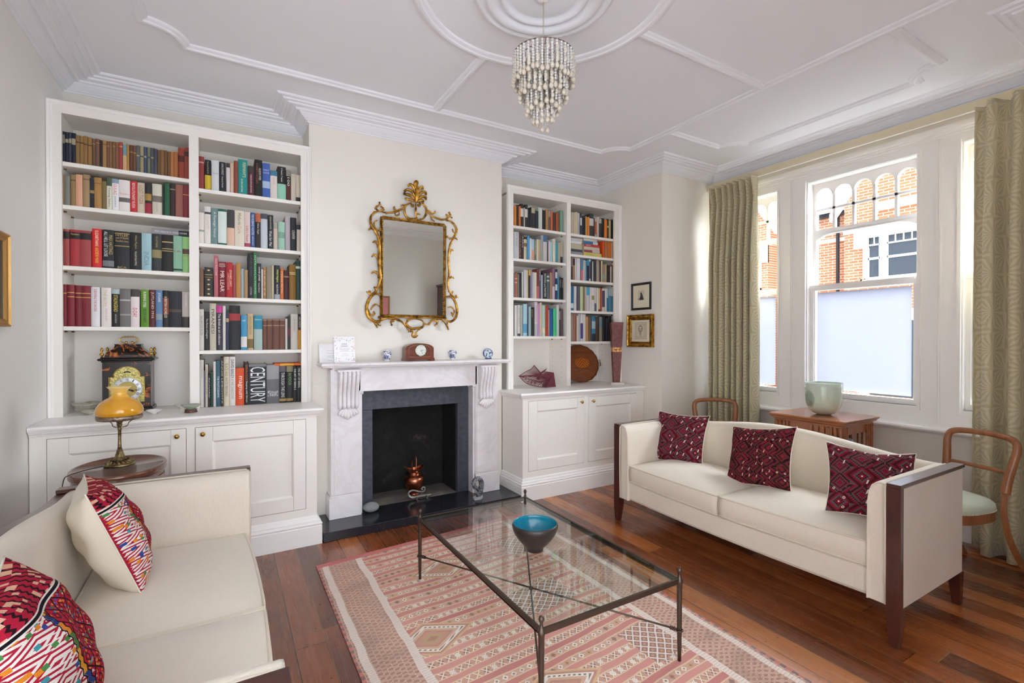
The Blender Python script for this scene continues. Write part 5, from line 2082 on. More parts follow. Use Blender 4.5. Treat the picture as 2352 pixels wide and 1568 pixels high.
lz = thing('pewter_lizard', 'grey metal lizard with curled tail lying in front of the copper jug', 'ornament', (1.44, 4.005, ZH))
M_PEWTER = plain('#8d8780', .38, .75, .2, 60, name='pewter')
m = MB()
bd = spline([(.108, -.004, .020), (.085, -.004, .020), (.060, 0, .018), (.020, .004, .018), (-.030, .0, .018), (-.060, -.004, .020), (-.085, .0, .030), (-.098, .002, .055), (-.088, .002, .075), (-.055, .0, .080), (-.02, .0, .066), (.015, .0, .056), (.042, .0, .060), (.048, .0, .082), (.032, .0, .094), (.018, .0, .082), (.028, .0, .072)], 5)
rd = []
for i in range(len(bd)):
    t = i / (len(bd) - 1)
    rd.append(.004 + .012 * math.sin(PI * min(1, t / .42)) ** .8 * (t < .42) + (.0045 if t > .3 else 0))
m.tube(bd, rd, 8); m.build('body', M_PEWTER, lz)
for (x, y, s_) in ((.055, -.01, -1), (.055, .01, 1), (-.035, -.01, -1), (-.035, .01, 1)):
    m = MB(); m.tube([(x, y * .6, .018), (x + .008, y + s_ * .018, .020), (x - .004, y + s_ * .03, .005)], [.005, .004, .0035], 6)
    for k_ in (-1, 0, 1):
        m.tube([(x - .004, y + s_ * .03, .004), (x + .004 + k_ * .008, y + s_ * .040, .002)], .0018, 5)
    m.build('leg', M_PEWTER, lz)

pb = MB(); pb.ball((0, 0, 0), .062, 28, 18, sz=.62, sx=1.05, sy=.85)
pbo = pb.build('pebble', plain('#8f9492', .85, 0, .25, 120, name='grey_pebble_stone', var=.2))
pbo.location = (.996, 3.895, ZH + .0385); pbo.rotation_euler = (0, R(4), R(12))
tag(pbo, 'smooth grey oval beach pebble on the black hearth beside the marble plinth', 'pebble')

st = thing('stone_carving', 'small grey soapstone carving of a curled figure on a pale base on the hearth', 'sculpture', (1.872, 3.745, ZH))
g = G('polished_soapstone', .2); n = g.noise(scale=30, detail=4, dist=1.5)
g.color(g.ramp(n, [(.4, '#45474b'), (.58, '#777b80'), (.68, '#c3c7ca')])); M_SOAP = g.m
m = MB(); m.prism([(-.045, -.028), (.01, -.035), (.042, -.01), (.045, .03), (-.01, .035), (-.04, .012)], 0, .022, 'xy')
m.v = [(p[0], p[1], p[2] + (p[0] * .12 if p[2] > .01 else 0)) for p in m.v]; m.build('base', plain('#a9a9ab', .6, bump=.3, bscale=60), st)
m = MB()
m.tube(spline([(.012, 0, .02), (.018, 0, .05), (.030, 0, .085), (.036, 0, .125), (.024, 0, .160), (-.002, 0, .175), (-.028, 0, .165), (-.042, 0, .140), (-.036, 0, .112), (-.022, 0, .10)], 6),
       [.020, .021, .022, .022, .023, .024, .025, .026, .026, .026, .025, .024, .024, .024, .023, .022, .022, .022, .023, .023, .023, .022, .021, .020, .020, .020, .020, .019, .019, .018, .018, .017, .017, .017, .017, .017, .017, .017, .017, .017, .017, .017, .017, .017, .016, .016, .016, .016, .016, .016, .016, .015, .014, .012, .010][:55], 12)
m.tube(spline([(-.020, -.006, .104), (-.004, -.010, .080), (.006, -.012, .060), (-.012, -.010, .045), (-.006, -.006, .022)], 6), [.013] * 20 + [.012] * 5, 10)
m.tube(spline([(.026, -.010, .15), (.012, -.018, .115), (.026, -.018, .085), (.006, -.016, .062)], 6), .009, 8)
m.ball((-.030, -.002, .106), .019, 14, 10)
m.build('figure', M_SOAP, st)


# ================================================================ in the bookcases
ZCT = .9625
bc = thing('bracket_clock', 'black and gold lacquered bracket clock with brass finials and arched brass dial', 'clock', (-.565, 4.175, ZCT))
g = G('chinoiserie_lacquer', .22)
n = g.noise(scale=14, detail=4, rough=.6, dist=2.0); n2 = g.noise(scale=5, detail=2)
g.color(g.mix((n > .56) * (n2 > .44), '#17100d', g.ramp(n, [(.55, '#7a3413'), (.7, '#c9742b')])))
M_LACQ = g.m
M_LACP = plain('#15100e', .25, name='black_lacquer')
g = G('engraved_brass_dial', .3, .85)
n = g.noise(scale=120, detail=4); g.color(g.ramp(n, [(.35, '#7d7440'), (.65, '#c4b878')])); g.bump(n, .5, .003); M_EDIAL = g.m
w2, d2 = .128, .095
m = MB(); m.cbox(-w2 - .012, -d2 - .012, 0, w2 + .012, d2 + .012, .022, .004); m.cbox(-w2 - .004, -d2 - .004, .022, w2 + .004, d2 + .004, .036, .004); m.build('plinth', M_LACP, bc)
m = MB()
m.box(-w2, -d2 + .012, .036, w2, d2, .330)
zb, za = .075, .255
op = [(-.093, .062), (.093, .062), (.093, .232), (.072, .232)] + [(.072 * math.cos(R(t)), .232 + .070 * math.sin(R(t))) for t in range(0, 181, 15)] + [(-.072, .232), (-.093, .232)]
m.box(-w2, -d2, .036, -.093, -d2 + .012, .330); m.box(.093, -d2, .036, w2, -d2 + .012, .330); m.box(-.093, -d2, .036, .093, -d2 + .012, .062)
m.box(-.093, -d2, .232, -.072, -d2 + .012, .330); m.box(.072, -d2, .232, .093, -d2 + .012, .330)
for t in range(0, 180, 15):
    a, b = R(t), R(t + 15)
    m.prism([(.072 * math.cos(a), .232 + .070 * math.sin(a)), (.072 * math.cos(b), .232 + .070 * math.sin(b)), (.072 * math.cos(b), .330), (.072 * math.cos(a), .330)], -d2, -d2 + .012, 'xz')
m.build('case', M_LACQ, bc)
m = MB(); m.prism(op, -d2 + .0085, -d2 + .0115, 'xz'); m.build('dial_plate', M_EDIAL, bc)
m = MB(); m.tube([(a, -d2 - .001, b) for a, b in op], .0028, 5, closed=True); m.build('door_bead', M_BRASS, bc)
fc = Matrix.Translation((0, -d2 + .008, .148)) @ Matrix.Rotation(R(90), 4, 'X')
m = MB(); m.lathe([(.052, .001), (.078, .001), (.080, 0)], n=44, M=fc, cap=False); m.build('chapter_ring', plain('#d9dbdd', .3, .2), bc)
m = MB(); m.lathe([(0, .0008), (.050, .0008)], n=36, M=fc, cap=False); m.build('dial_centre', plain('#a39254', .35, .7), bc)
m = MB(); m.lathe([(.0765, .002), (.0775, .002)], n=44, M=fc, cap=False); m.lathe([(.051, .002), (.052, .002)], n=44, M=fc, cap=False); m.build('minute_track', M_INK, bc)
for i in range(12):
    a = R(90 - 30 * i)
    Mt = fc @ Matrix.Translation((.0645, 0, .002)) if False else fc @ Matrix.Translation((.0645 * math.cos(a), .0645 * math.sin(a), .002)) @ Matrix.Rotation(a - PI / 2, 4, 'Z')
    text_mesh('numeral', RN[i], .020, M_INK, bc, Mt, depth=.0001, fit=((.006, .011, .014, .017)[min(3, len(RN[i]) - 1)], .017))
for nm, a, l_, w_ in (('hour_hand', -22, .040, .003), ('minute_hand', -8, .066, .0012)):
    m = MB(); aa = R(a); p0 = fc @ Vector((0, 0, .006)); p1 = fc @ Vector((l_ * math.cos(aa), l_ * math.sin(aa), .006)); m.tube([p0, p0.lerp(p1, .55), p0.lerp(p1, .7), p1], [w_, w_, w_ * 2, w_ * .5], 5); m.ball(tuple(p0), .006, 8, 6); m.build(nm, M_STEELDK, bc)
m = MB(); m.prism([(.026 * math.cos(R(t)), .250 + .022 * math.sin(R(t)) * .9) for t in range(40, 141, 10)] + [(.020 * math.cos(R(t)), .243 + .020 * math.sin(R(t)) * .9) for t in range(140, 39, -10)], -d2 + .006, -d2 + .0085, 'xz'); m.build('date_slot', M_STEELDK, bc)
m = MB(); m.cbox(-w2 - .006, -d2 - .006, .330, w2 + .006, d2 + .006, .340, .003); m.cbox(-w2 - .024, -d2 - .022, .340, w2 + .024, d2 + .022, .356, .007)
m.cbox(-w2 - .010, -d2 - .008, .356, w2 + .010, d2 + .008, .364, .003); m.build('cornice', M_LACP, bc)
m = MB()
lv = [(1.0, .364), (.985, .378), (.93, .392), (.82, .402), (.70, .414), (.62, .428), (.59, .440), (.61, .446), (.61, .450)]
b = len(m.v)
for k_, z_ in lv:
    hx, hy = (w2 - .010) * k_, (d2 - .010) * k_
    m.v += [(-hx, -hy, z_), (hx, -hy, z_), (hx, hy, z_), (-hx, hy, z_)]
for i in range(len(lv) - 1):
    for j in range(4):
        q_ = (j + 1) % 4
        m.face((b + i * 4 + j, b + i * 4 + q_, b + (i + 1) * 4 + q_, b + (i + 1) * 4 + j))
m.face([b + (len(lv) - 1) * 4 + j for j in range(4)]); m.build('bell_top', M_LACQ, bc)
for sx in (-1, 1):
    for sy in (-1, 1):
        m = MB(); m.lathe([(0, 0), (.007, 0), (.005, .006), (.012, .016), (.013, .022), (.005, .030), (.004, .034), (.009, .044), (.0085, .052), (.003, .062), (0, .066)], (sx * (w2 + .002), sy * (d2 - .004), .3645), 12); m.build('finial', M_BRASS, bc)
m = MB()
m.tube(spline([(-.018, 0, .455), (-.034, 0, .462), (-.048, 0, .472), (-.050, 0, .484), (-.036, 0, .496), (-.012, 0, .499), (.012, 0, .499), (.036, 0, .496), (.050, 0, .484), (.048, 0, .472), (.034, 0, .462), (.018, 0, .455)], 5), .0038, 8)
for x_ in (-.016, .016):
    m.lathe([(.006, .449), (.009, .456), (.005, .462), (.007, .468), (0, .470)], (x_, 0, 0), 10)
for x_ in (-.022, -.008, .008, .022):
    m.ball((x_, 0, .499), .006, 8, 6)
m.build('carrying_handle', M_BRASS, bc)

# tea bowls and dishes on the counter
g = G('crazed_celadon_glaze', .15); n = g.noise(scale=20, detail=4); v1 = g.voro(scale=60, feature='DISTANCE_TO_EDGE')
g.color(g.mix((v1 < .02) * .5, g.ramp(n, [(.3, '#b9b9a6'), (.6, '#cfcdbf'), (.75, '#a98a63')]), '#8f7c5c')); M_CELA = g.m
g = G('sea_green_celadon', .12); g.color(g.mix(g.noise(scale=12, detail=2), '#a9b3a2', '#8a9885')); M_CELB = g.m
def bowlie(nm, label, x, y, r, h, mat, foot=.4, cat='bowl', group=None, lip=0.0, inner=None):
    r_ = thing(nm, label, cat, (x, y, ZCT), 0, group)
    m_ = MB()
    m_.lathe([(0, 0), (r * foot, 0), (r * foot, h * .10), (r * foot * .95, h * .18), (r * .72, h * .52), (r * .93, h * .88), (r, h), (r * .97, h), (r * .88, h * .86), (r * .65, h * .55), (r * foot * .7, h * .28), (0, h * .24)], n=36, cap=False)
    if lip:
        m_.v = [(p[0], p[1], p[2] + lip * math.sin(5 * math.atan2(p[1], p[0])) * (p[2] / h) ** 3) for p in m_.v]
    m_.build('dish', mat, r_)
    return r_
bowlie('stoneware_bowl', 'wide crackled celadon bowl with brown rim at the side-wall end of the clock shelf', -.782, 4.20, .090, .060, M_CELA, .34, lip=.003)
bowlie('stoneware_dish', 'small pale shallow dish standing in front of the crackled celadon bowl', -.742, 4.055, .062, .026, M_CELA, .3, 'dish')
bowlie('porcelain_dish', 'small white porcelain footed dish beside the amber lamp shade', -.398, 3.885, .046, .026, M_PORC, .3, 'dish', 'white porcelain footed dishes', .0)
bowlie('porcelain_dish', 'small white porcelain footed dish behind the green celadon bowl', -.262, 4.10, .046, .028, M_PORC, .3, 'dish', 'white porcelain footed dishes', .0)
r_ = thing('celadon_bowl', 'grey-green celadon bowl on a small carved wooden stand on the cupboard top', 'bowl', (-.197, 3.83, ZCT))
m = MB(); m.lathe([(0, .001), (.036, .001), (.038, .005), (.033, .011), (.033, .017), (.037, .021), (0, .021)], n=30); m.build('wooden_stand', wood('rosewood_stand', '#3c1a14', '#6a3226', .3, 8, 'x', .3), r_)
m = MB(); m.lathe([(0, .0215), (.026, .0215), (.028, .028), (.045, .038), (.056, .050), (.057, .053), (.054, .053), (.040, .042), (0, .034)], n=30, cap=False); m.build('dish', M_CELB, r_)

# folded fan sculpture
fs = thing('fan_sculpture', 'dark red slatted fan-shaped wooden sculpture beside the bookcase divider', 'sculpture', (2.63, 3.99, ZCT))
M_FAN = plain('#6e2a38', .35, 0, .05, 40, name='lacquered_burgundy_wood')
def FP(px, pz, d=0.0):
    return ((px - 2.63), d, (pz - ZCT))
ap = [(2.455, 1.090), (2.52, 1.125), (2.58, 1.150), (2.635, 1.195), (2.645, 1.165), (2.68, 1.130), (2.73, 1.118)]
m = MB()
tp = spline([FP(2.437, 1.086, .0), FP(2.53, 1.125, .02), FP(2.60, 1.150, .03), FP(2.628, 1.185, .02)], 6)
bt = spline([FP(2.437, 1.086, -.01), FP(2.50, 1.020, -.03), FP(2.60, .985, -.045), FP(2.74, .966, -.03)], 6)
m.tube(tp, .0035, 6); m.tube(bt, .0035, 6); m.build('rim', M_FAN, fs)
N = 20
for i in range(N):
    t = i / (N - 1)
    a = Vector(FP(2.437 + (2.805 - 2.437) * t, 1.086 - .04 * t + .010 * math.sin(PI * t), .01))
    i1 = min(int(t * (len(tp) - 1)), len(tp) - 1)
    p0 = tp[i1]
    j1 = min(int(t * (len(bt) - 1)), len(bt) - 1)
    p1 = bt[j1]
    mid = Vector(FP(2.66 + .06 * t, 1.075 - .02 * t, -.05))
    m = MB()
    m.tube([p0, p0.lerp(mid, .6), mid], [.0022, .0022, .0022], 5)
    m.tube([p1, p1.lerp(mid + Vector((.07, 0, .02)), .7), mid + Vector((.09, .02, .01))], [.0030, .0026, .0022], 5)
    m.build('slat', M_FAN, fs)
for i in range(9):
    t = i / 8
    m = MB()
    m.tube([bt[int(t * 15)] + Vector((.0, .0, .004 + .0)), Vector(FP(2.80, .975 + .12 * t, -.01))], .0022, 5)
    m.build('slat', M_FAN, fs)
m = MB(); m.prism([FP(2.72, .9635)[::2], FP(2.868, .9635)[::2], FP(2.842, 1.108)[::2], FP(2.772, 1.118)[::2], FP(2.70, 1.075)[::2], FP(2.775, 1.045)[::2]], -.012, .034, 'xz'); m.build('solid_end', M_FAN, fs)
m = MB()
def collar(u, v):
    a = PI * 1.25 * u - .3
    r_c = .050 + .004 * v
    return (.075 + r_c * math.cos(a) * .9 - .02 * v, -.02 + .05 * math.sin(a), .155 - .03 * v - .045 * u + .05 * (1 - u) ** 2)
m.grid(collar, 16, 5); m.build('curled_collar', M_FAN, fs)

# oval tray leaning at the back of the bay
tr = thing('oval_tray', 'oval mahogany tray with inlaid fan motif and brass handles leaning in the bookcase', 'tray', (3.40, 4.22, ZCT + .004))
g = G('inlaid_tray_mahogany', .3)
x, y, z = g.xyz('Object')
n = g.noise(g.vec(x * .5, y, z * 4.0), 8, 4, .6, 1.0)
base = g.ramp(n, [(.3, '#6c3518'), (.7, '#92522a')])
zz_ = z - .210
vx = (x - .04)
lens = ((vx / .105) * (vx / .105) + (zz_ / .058) * (zz_ / .058))
leaf = (lens < 1.0)
ch_ = (((vx.abs() * 26.0 + zz_ * 30.0).fract() - .5).abs() < .2)
rim = lens.inside(1.0, 1.12)
base = g.mix(leaf, base, g.mix(ch_, '#c06a1e', '#8a3c12'))
g.color(g.mix(rim, base, '#4e2410'))
g.b.inputs['Coat Weight'].default_value = .3
MT = Matrix.Translation((0, 0, 0)) @ Matrix.Rotation(R(-13), 4, 'X')
m = MB()
RXT, RZT = .262, .208
MM = MT @ Matrix.Translation((0, 0, RZT)) @ Matrix.Rotation(R(90), 4, 'X')
m.lathe([(0, .0), (.97, .0)], n=72, sx=RXT, sy=RZT, M=MM, cap=False)
m.lathe([(.97, -.008), (0, -.008)], n=72, sx=RXT, sy=RZT, M=MM, cap=False)
m.build('tray_bed', g.m, tr)
m = MB()
rim_ = []
for i in range(96):
    a = 2 * PI * i / 96
    k_ = 1 + .012 * math.cos(a * 18)
    rim_.append(MM @ Vector((RXT * k_ * math.cos(a), RZT * k_ * math.sin(a), .012)))
m.tube(rim_, .004, 6, closed=True)
b = len(m.v)
for i in range(96):
    a = 2 * PI * i / 96
    k_ = 1 + .012 * math.cos(a * 18)
    for rr_, z_ in ((.965, -.004), (1.0, .012)):
        m.v.append(tuple(MM @ Vector((RXT * k_ * rr_ * math.cos(a), RZT * k_ * rr_ * math.sin(a), z_))))
for i in range(96):
    j = (i + 1) % 96
    m.face((b + 2 * i, b + 2 * j, b + 2 * j + 1, b + 2 * i + 1))
m.build('rim', M_TRAYW, tr)
for s_ in (-1, 1):
    m = MB()
    m.tube([MM @ Vector((s_ * RXT * .985, -.035, .006)), MM @ Vector((s_ * (RXT + .030), -.034, .010)), MM @ Vector((s_ * (RXT + .030), .034, .010)), MM @ Vector((s_ * RXT * .985, .035, .006))], .0035, 6)
    m.build('handle', M_OLDBRASS, tr)

# tapered red stone sculpture
ps = thing('stone_totem', 'tapered reddish stone totem with amber band on a pale block at the bookcase end', 'sculpture', (3.585, 3.875, ZCT))
g = G('red_porphyry', .5); n = g.noise(scale=30, detail=5, rough=.7); vo = g.voro(scale=50)
g.color(g.mix((vo < .1) * .5, g.ramp(n, [(.3, '#5d3434'), (.55, '#7a4744'), (.75, '#98635d')]), '#c49a92')); M_PORPH = g.m
g = G('amber_inset', .15); n = g.noise(scale=50, detail=3); g.color(g.ramp(n, [(.35, '#8a2410'), (.5, '#d88a3c'), (.65, '#f2dcb0')])); M_AMB2 = g.m
rz_ = R(-28)
def taper(pts, mat, nm):
    m_ = MB(); Mz = Matrix.Rotation(rz_, 4, 'Z'); b_ = len(m_.v)
    for z_, hx, hy in pts:
        for sx, sy in ((-1, -1), (1, -1), (1, 1), (-1, 1)):
            m_.v.append(tuple(Mz @ Vector((sx * hx, sy * hy, z_))))
    for i in range(len(pts) - 1):
        for j in range(4):
            q_ = (j + 1) % 4
            m_.face((b_ + i * 4 + j, b_ + i * 4 + q_, b_ + (i + 1) * 4 + q_, b_ + (i + 1) * 4 + j))
    m_.face([b_ + j for j in range(4)][::-1]); m_.face([b_ + (len(pts) - 1) * 4 + j for j in range(4)])
    m_.build(nm, mat, ps)
taper([(.022, .034, .026), (.345, .049, .034)], M_PORPH, 'lower_block')
taper([(.3455, .046, .032), (.392, .046, .032)], M_AMB2, 'amber_band')
taper([(.3925, .051, .036), (.660, .064, .042)], M_PORPH, 'upper_block')
taper([(.0005, .070, .060), (.0215, .070, .060)], plain('#dad6ce', .4), 'base')


# ================================================================ books
BOOKS = {
 'A1': [
  (-0.8761,-0.8631,0.195,'#1d2436','navy','b .62 .9 #8f8a78'),
  (-0.8623,-0.8463,0.194,'#1a2033','navy','b .66 .78 #a39c86'),
  (-0.8455,-0.8324,0.196,'#3a4152','slate-blue','b .66 .8 #a39c86'),
  (-0.8318,-0.8128,0.196,'#171d30','navy','b .62 .82 #a39c86'),
  (-0.812,-0.7927,0.186,'#8a6a3e','gilt-brown','b .74 .78 #4a2a1a'),
  (-0.7921,-0.7729,0.185,'#95743f','gilt-brown','b .74 .78 #4a2a1a'),
  (-0.7721,-0.7539,0.186,'#8f6d3d','gilt-brown','b .7 .74 #4a2a1a'),
  (-0.7533,-0.7325,0.183,'#92703f','gilt-brown','b .7 .74 #4a2a1a'),
  (-0.7319,-0.7154,0.181,'#6b4f3a','brown','b .8 .83 #a98a5a'),
  (-0.7148,-0.6946,0.183,'#70503f','brown','b .84 .87 #a98a5a'),
  (-0.694,-0.6799,0.178,'#33201d','dark brown'),
  (-0.6791,-0.6589,0.177,'#9c7748','tan','b .85 .88 #6b3f26'),
  (-0.6583,-0.6454,0.178,'#7d5136','brown','b .8 .84 #b08b56'),
  (-0.6448,-0.631,0.179,'#83603d','brown'),
  (-0.6301,-0.6151,0.181,'#7c5939','brown','b .82 .85 #b08b56'),
  (-0.6145,-0.5964,0.182,'#87583f','brown'),
  (-0.5955,-0.5776,0.184,'#9a3b33','dark red','b .82 .86 #c9a15c'),
  (-0.5767,-0.5568,0.184,'#c9a878','cream','b .55 .95 #6e95a3'),
  (-0.5562,-0.5433,0.177,'#ab8140','ochre'),
  (-0.5427,-0.5246,0.179,'#5f3f29','dark brown','b .72 .76 #b08b56'),
  (-0.524,-0.5068,0.179,'#6e4a30','brown','b .7 .74 #b08b56'),
  (-0.5059,-0.487,0.181,'#5a5d60','blue-grey','b .6 .65 #b5a070'),
  (-0.4864,-0.4665,0.181,'#a89c72','faded cream','b .6 .65 #2e4a7d'),
  (-0.4659,-0.4493,0.179,'#3a4a68','blue','b .6 .66 #b5a070'),
  (-0.4484,-0.4296,0.18,'#75765f','grey-green','b .6 .66 #2e4a7d'),
  (-0.429,-0.4122,0.179,'#4c4f52','grey','b .6 .66 #b5a070'),
  (-0.4116,-0.3932,0.178,'#44485a','slate-blue'),
  (-0.3922,-0.3771,0.176,'#74552f','olive-brown'),
  (-0.3765,-0.3549,0.177,'#7c5c33','olive-brown'),
  (-0.3543,-0.3381,0.177,'#6b4c2a','olive-brown'),
  (-0.3375,-0.3207,0.176,'#745230','olive-brown'),
  (-0.3201,-0.3001,0.177,'#b0703c','orange-tan'),
  (-0.2995,-0.278,0.179,'#a9673a','orange-tan'),
  (-0.2773,-0.2412,0.216,'#96402e','rust red','b .55 .75 #54201c'),
  (-0.2402,-0.2135,0.224,'#8a4030','rust red','b .72 .86 #45281f'),
 ],
 'A2': [
  (-0.8752,-0.8664,0.191,'#a5835a','tan'),
  (-0.8658,-0.8395,0.188,'#7d8078','worn blue-grey'),
  (-0.8386,-0.8139,0.201,'#94784f','tan','b .8 .84 #5a4a33'),
  (-0.8131,-0.7804,0.206,'#dba486','salmon pink'),
  (-0.7796,-0.7453,0.212,'#a08661','fawn','b .84 .87 #6b563a'),
  (-0.7447,-0.7226,0.194,'#20242f','navy','b .5 .6 #9c8450'),
  (-0.722,-0.6854,0.202,'#a77f45','ochre','b .8 .82 #7a4a2a'),
  (-0.6848,-0.6609,0.184,'#77683e','olive'),
  (-0.6599,-0.6337,0.211,'#dcdac6','cream','b .74 1 #4a5a48','v Young Stalin #55554a .1 .7'),
  (-0.6329,-0.5983,0.207,'#e7e7ea','white','b .86 1 #8aa0b0','v GULAG #d8663a .5 .84','v ANNE APPLEBAUM #8d8f95 .12 .46'),
  (-0.5977,-0.54,0.207,'#e6dfdc','white','h Stalin #c98f84 .56','b .3 .44 #6a6462'),
  (-0.5394,-0.503,0.208,'#c52630','bright red','v REVOLUTIONARY RUSSIA #f0dcd8 .14 .94'),
  (-0.5021,-0.4617,0.205,'#cfc0a8','cream','v LOST TIGER #9a6a4a .3 .9'),
  (-0.4608,-0.4242,0.206,'#2a2827','black','b 0 .35 #a02a38','b .44 .66 #a5833f'),
  (-0.4223,-0.3681,0.211,'#d3d0bd','pale cream','b .42 .62 #7b736a','v STALINGRAD #b98f8a .1 .4'),
  (-0.3666,-0.3586,0.214,'#3d3a33','black'),
  (-0.3562,-0.3244,0.225,'#1f5b3c','green'),
  (-0.3238,-0.2934,0.227,'#3a2a25','dark brown','b .82 .84 #c8b8a0'),
  (-0.2924,-0.2508,0.226,'#9a6154','pinkish brown'),
  (-0.2502,-0.2133,0.227,'#7e2a30','red','b .7 .72 #c9a15c'),
 ],
 'A3': [
  (-0.8744,-0.8442,0.231,'#9c4643','faded red','b .74 .94 #201a18'),
  (-0.842,-0.7916,0.233,'#a8323a','red','b .75 .93 #191514',"h Mameluke's .88 #d8b77a"),
  (-0.791,-0.7384,0.232,'#a04143','faded red','b .75 .93 #191514'),
  (-0.7364,-0.6866,0.252,'#d7262b','bright red','v ELIZABETHANS #f6e9b8 .55 .95','v ANDREW MARR #f0c33c .12 .52'),
  (-0.6823,-0.6236,0.25,'#1b1c20','black','v ALL HELL LET LOOSE #e9e9ea .3 .95 -.2','v MAX HASTINGS #c4ab6a .36 .86 .22','b .05 .2 #75787d'),
  (-0.6228,-0.5435,0.249,'#1d1d20','black','b .6 .62 #b59a5c','b .93 .95 #b59a5c','h HITLER #c4ab6a .89','h and STALIN #c4ab6a .82','h Parallel Lives #c4ab6a .74','h BCA #c4ab6a .05'),
  (-0.5427,-0.4808,0.25,'#1a191b','black','v White Mughals #c4ab6a .56 .92','v WILLIAM DALRYMPLE #d9d2c2 .12 .5'),
  (-0.48,-0.4267,0.249,'#9cc0c6','pale blue','v INDIA #6f8f98 .12 .5'),
  (-0.4255,-0.3708,0.25,'#2c3231','charcoal','v THE LAST MUGHAL #cfae5a .64 .95','b .36 .58 #8f845c'),
  (-0.3695,-0.3073,0.248,'#1a1918','black','b .8 .83 #bfa468','b .62 .64 #bfa468','b .56 .58 #bfa468'),
  (-0.3065,-0.2547,0.251,'#8fbfa3','seafoam green','h Life .58 #a8343c','b .05 .1 #2a3a38'),
  (-0.2538,-0.212,0.249,'#8fbf7a','light green','b .52 .66 #5d3f30','h MAO .47 #b5372a'),
 ],
 'A4': [
  (-0.8759,-0.8575,0.263,'#7a1a28','crimson','b .78 .8 #c9a15c'),
  (-0.8568,-0.8204,0.263,'#7d1b29','crimson','b .8 .82 #c9a15c','b .7 .72 #c9a15c'),
  (-0.8198,-0.7844,0.261,'#7a1926','crimson','b .8 .82 #c9a15c','b .7 .72 #c9a15c'),
  (-0.7838,-0.7429,0.26,'#7c1b28','crimson','b .8 .82 #c9a15c','b .7 .72 #c9a15c'),
  (-0.7422,-0.6974,0.254,'#dfdfe2','white','v SURVIVING THE SWORD #b8323c .38 .95'),
  (-0.6916,-0.6406,0.253,'#e3dcd6','off-white','v THE BOYS #cbb78f .52 .95 -.1','v MARTIN GILBERT #b8a8a4 .14 .46'),
  (-0.639,-0.5968,0.245,'#1a1c1d','black','b .88 1 #a8c0c0','v STALINGRAD #d9c24a .4 .85','v ANTONY BEEVOR #c8c8c0 .1 .34'),
  (-0.5962,-0.5404,0.251,'#6e6d6b','grey','b .68 .72 #b5b4b0','b .3 .34 #9a9996'),
  (-0.5392,-0.4931,0.251,'#e6d9db','pale pink','b .8 1 #3f3a3a','v D-DAY #c2303f .26 .5'),
  (-0.4865,-0.4425,0.251,'#5d8f22','leaf green','v BURNING STEEL #eef0e0 .52 .94','v PETER HART #24321a .12 .48'),
  (-0.4417,-0.406,0.252,'#5a1e26','maroon','v JUTLAND 1916 #e0c9b8 .24 .94'),
  (-0.4052,-0.3679,0.251,'#5a80a8','blue','v JUTLAND #e8ecf0 .68 .93','b .2 .36 #8d9aa0'),
  (-0.367,-0.3328,0.251,'#241e1c','black','b .35 .8 #8a4632','v A BRITISH ACHILLES #e8dcc8 .26 .84'),
  (-0.3319,-0.26,0.249,'#1f232c','black','b .42 .5 #55443a'),
  (-0.2582,-0.2115,0.246,'#bdb6b0','pale grey','b 0 .3 #3c3735','v RULES OF THE GAME #e5e0da .6 .95'),
 ],
 'B1': [
  (-0.159,-0.1256,0.229,'#8d3836','red','b .8 .84 #c9988a'),
  (-0.1218,-0.0832,0.215,'#1e1c1e','black','b 0 .5 #d0b32e','v The Second World War #c8b8a0 .54 .95'),
  (-0.0819,-0.0358,0.217,'#d3d8da','white','h Churchill .58 #b58a8a'),
  (-0.0345,0.0064,0.214,'#202326','black','v ANNE SOMERSET #cfd2cc .56 .95','v Unnatural Murder #dadcd6 .14 .52'),
  (0.0091,0.032,0.214,'#dcd3d6','off-white','b .85 1 #35302f'),
  (0.0338,0.0555,0.219,'#d9b8a0','peach'),
  (0.0561,0.082,0.239,'#8a4530','rust'),
  (0.0829,0.1439,0.258,'#1c8f8a','teal',"v FERMANY'S #efe0a8 .5 .92 .15",'v SIX SING ANTOINE #f0ede0 .08 .45 -.1'),
  (0.1446,0.1873,0.219,'#5a1c2a','maroon','b .78 1 #3f372f','v WARRIORS AND BLUESTOCKINGS #e0cfd0 .1 .72'),
  (0.1884,0.2397,0.273,'#17181a','black','v ALISON WEIR #d8d4cc .45 .78 .2','v ELIZABETH THE QUEEN #a0522f .35 .9 -.2'),
  (0.2405,0.2912,0.257,'#3f62ae','blue','h GREAT .8 #c9d2ea','h GAME .72 #c9d2ea','b .28 .48 #a9c0dc'),
  (0.2925,0.3399,0.209,'#dfd5cc','off-white','b .82 1 #3f7d9c','v RASPUTIN #b8a8a0 .5 .76'),
  (0.3409,0.3995,0.249,'#1d1b1c','black','b 0 .48 #8fc9b0',"v A People's Tragedy #f2f2f0 .54 .96"),
  (0.4004,0.4336,0.232,'#5b2a2c','dark red','b .8 1 #8a857c','b .52 .8 #1c1a1a','v 100 #e9e4da .48 .76'),
  (0.4345,0.4685,0.209,'#cfc5b4','cream'),
  (0.4696,0.5023,0.209,'#cbbfae','cream','b .03 .18 #32302c'),
 ],
 'B2': [
  (-0.1573,-0.1256,0.217,'#dcd6cf','white','b .38 .44 #8fa08a'),
  (-0.1246,-0.0865,0.262,'#ded8d2','white','b .8 .86 #4a4a56','v GIANTS #cdbfb0 .4 .75'),
  (-0.0847,-0.0444,0.261,'#6d8a8a','teal grey','v A Foreign Venus #d5dedb .2 .9'),
  (-0.0435,0.0107,0.259,'#1f5e4c','dark green','b .06 .93 #d5e0da'),
  (0.0125,0.0595,0.26,'#dcb9a0','peach','b .5 1 #3a3a3e'),
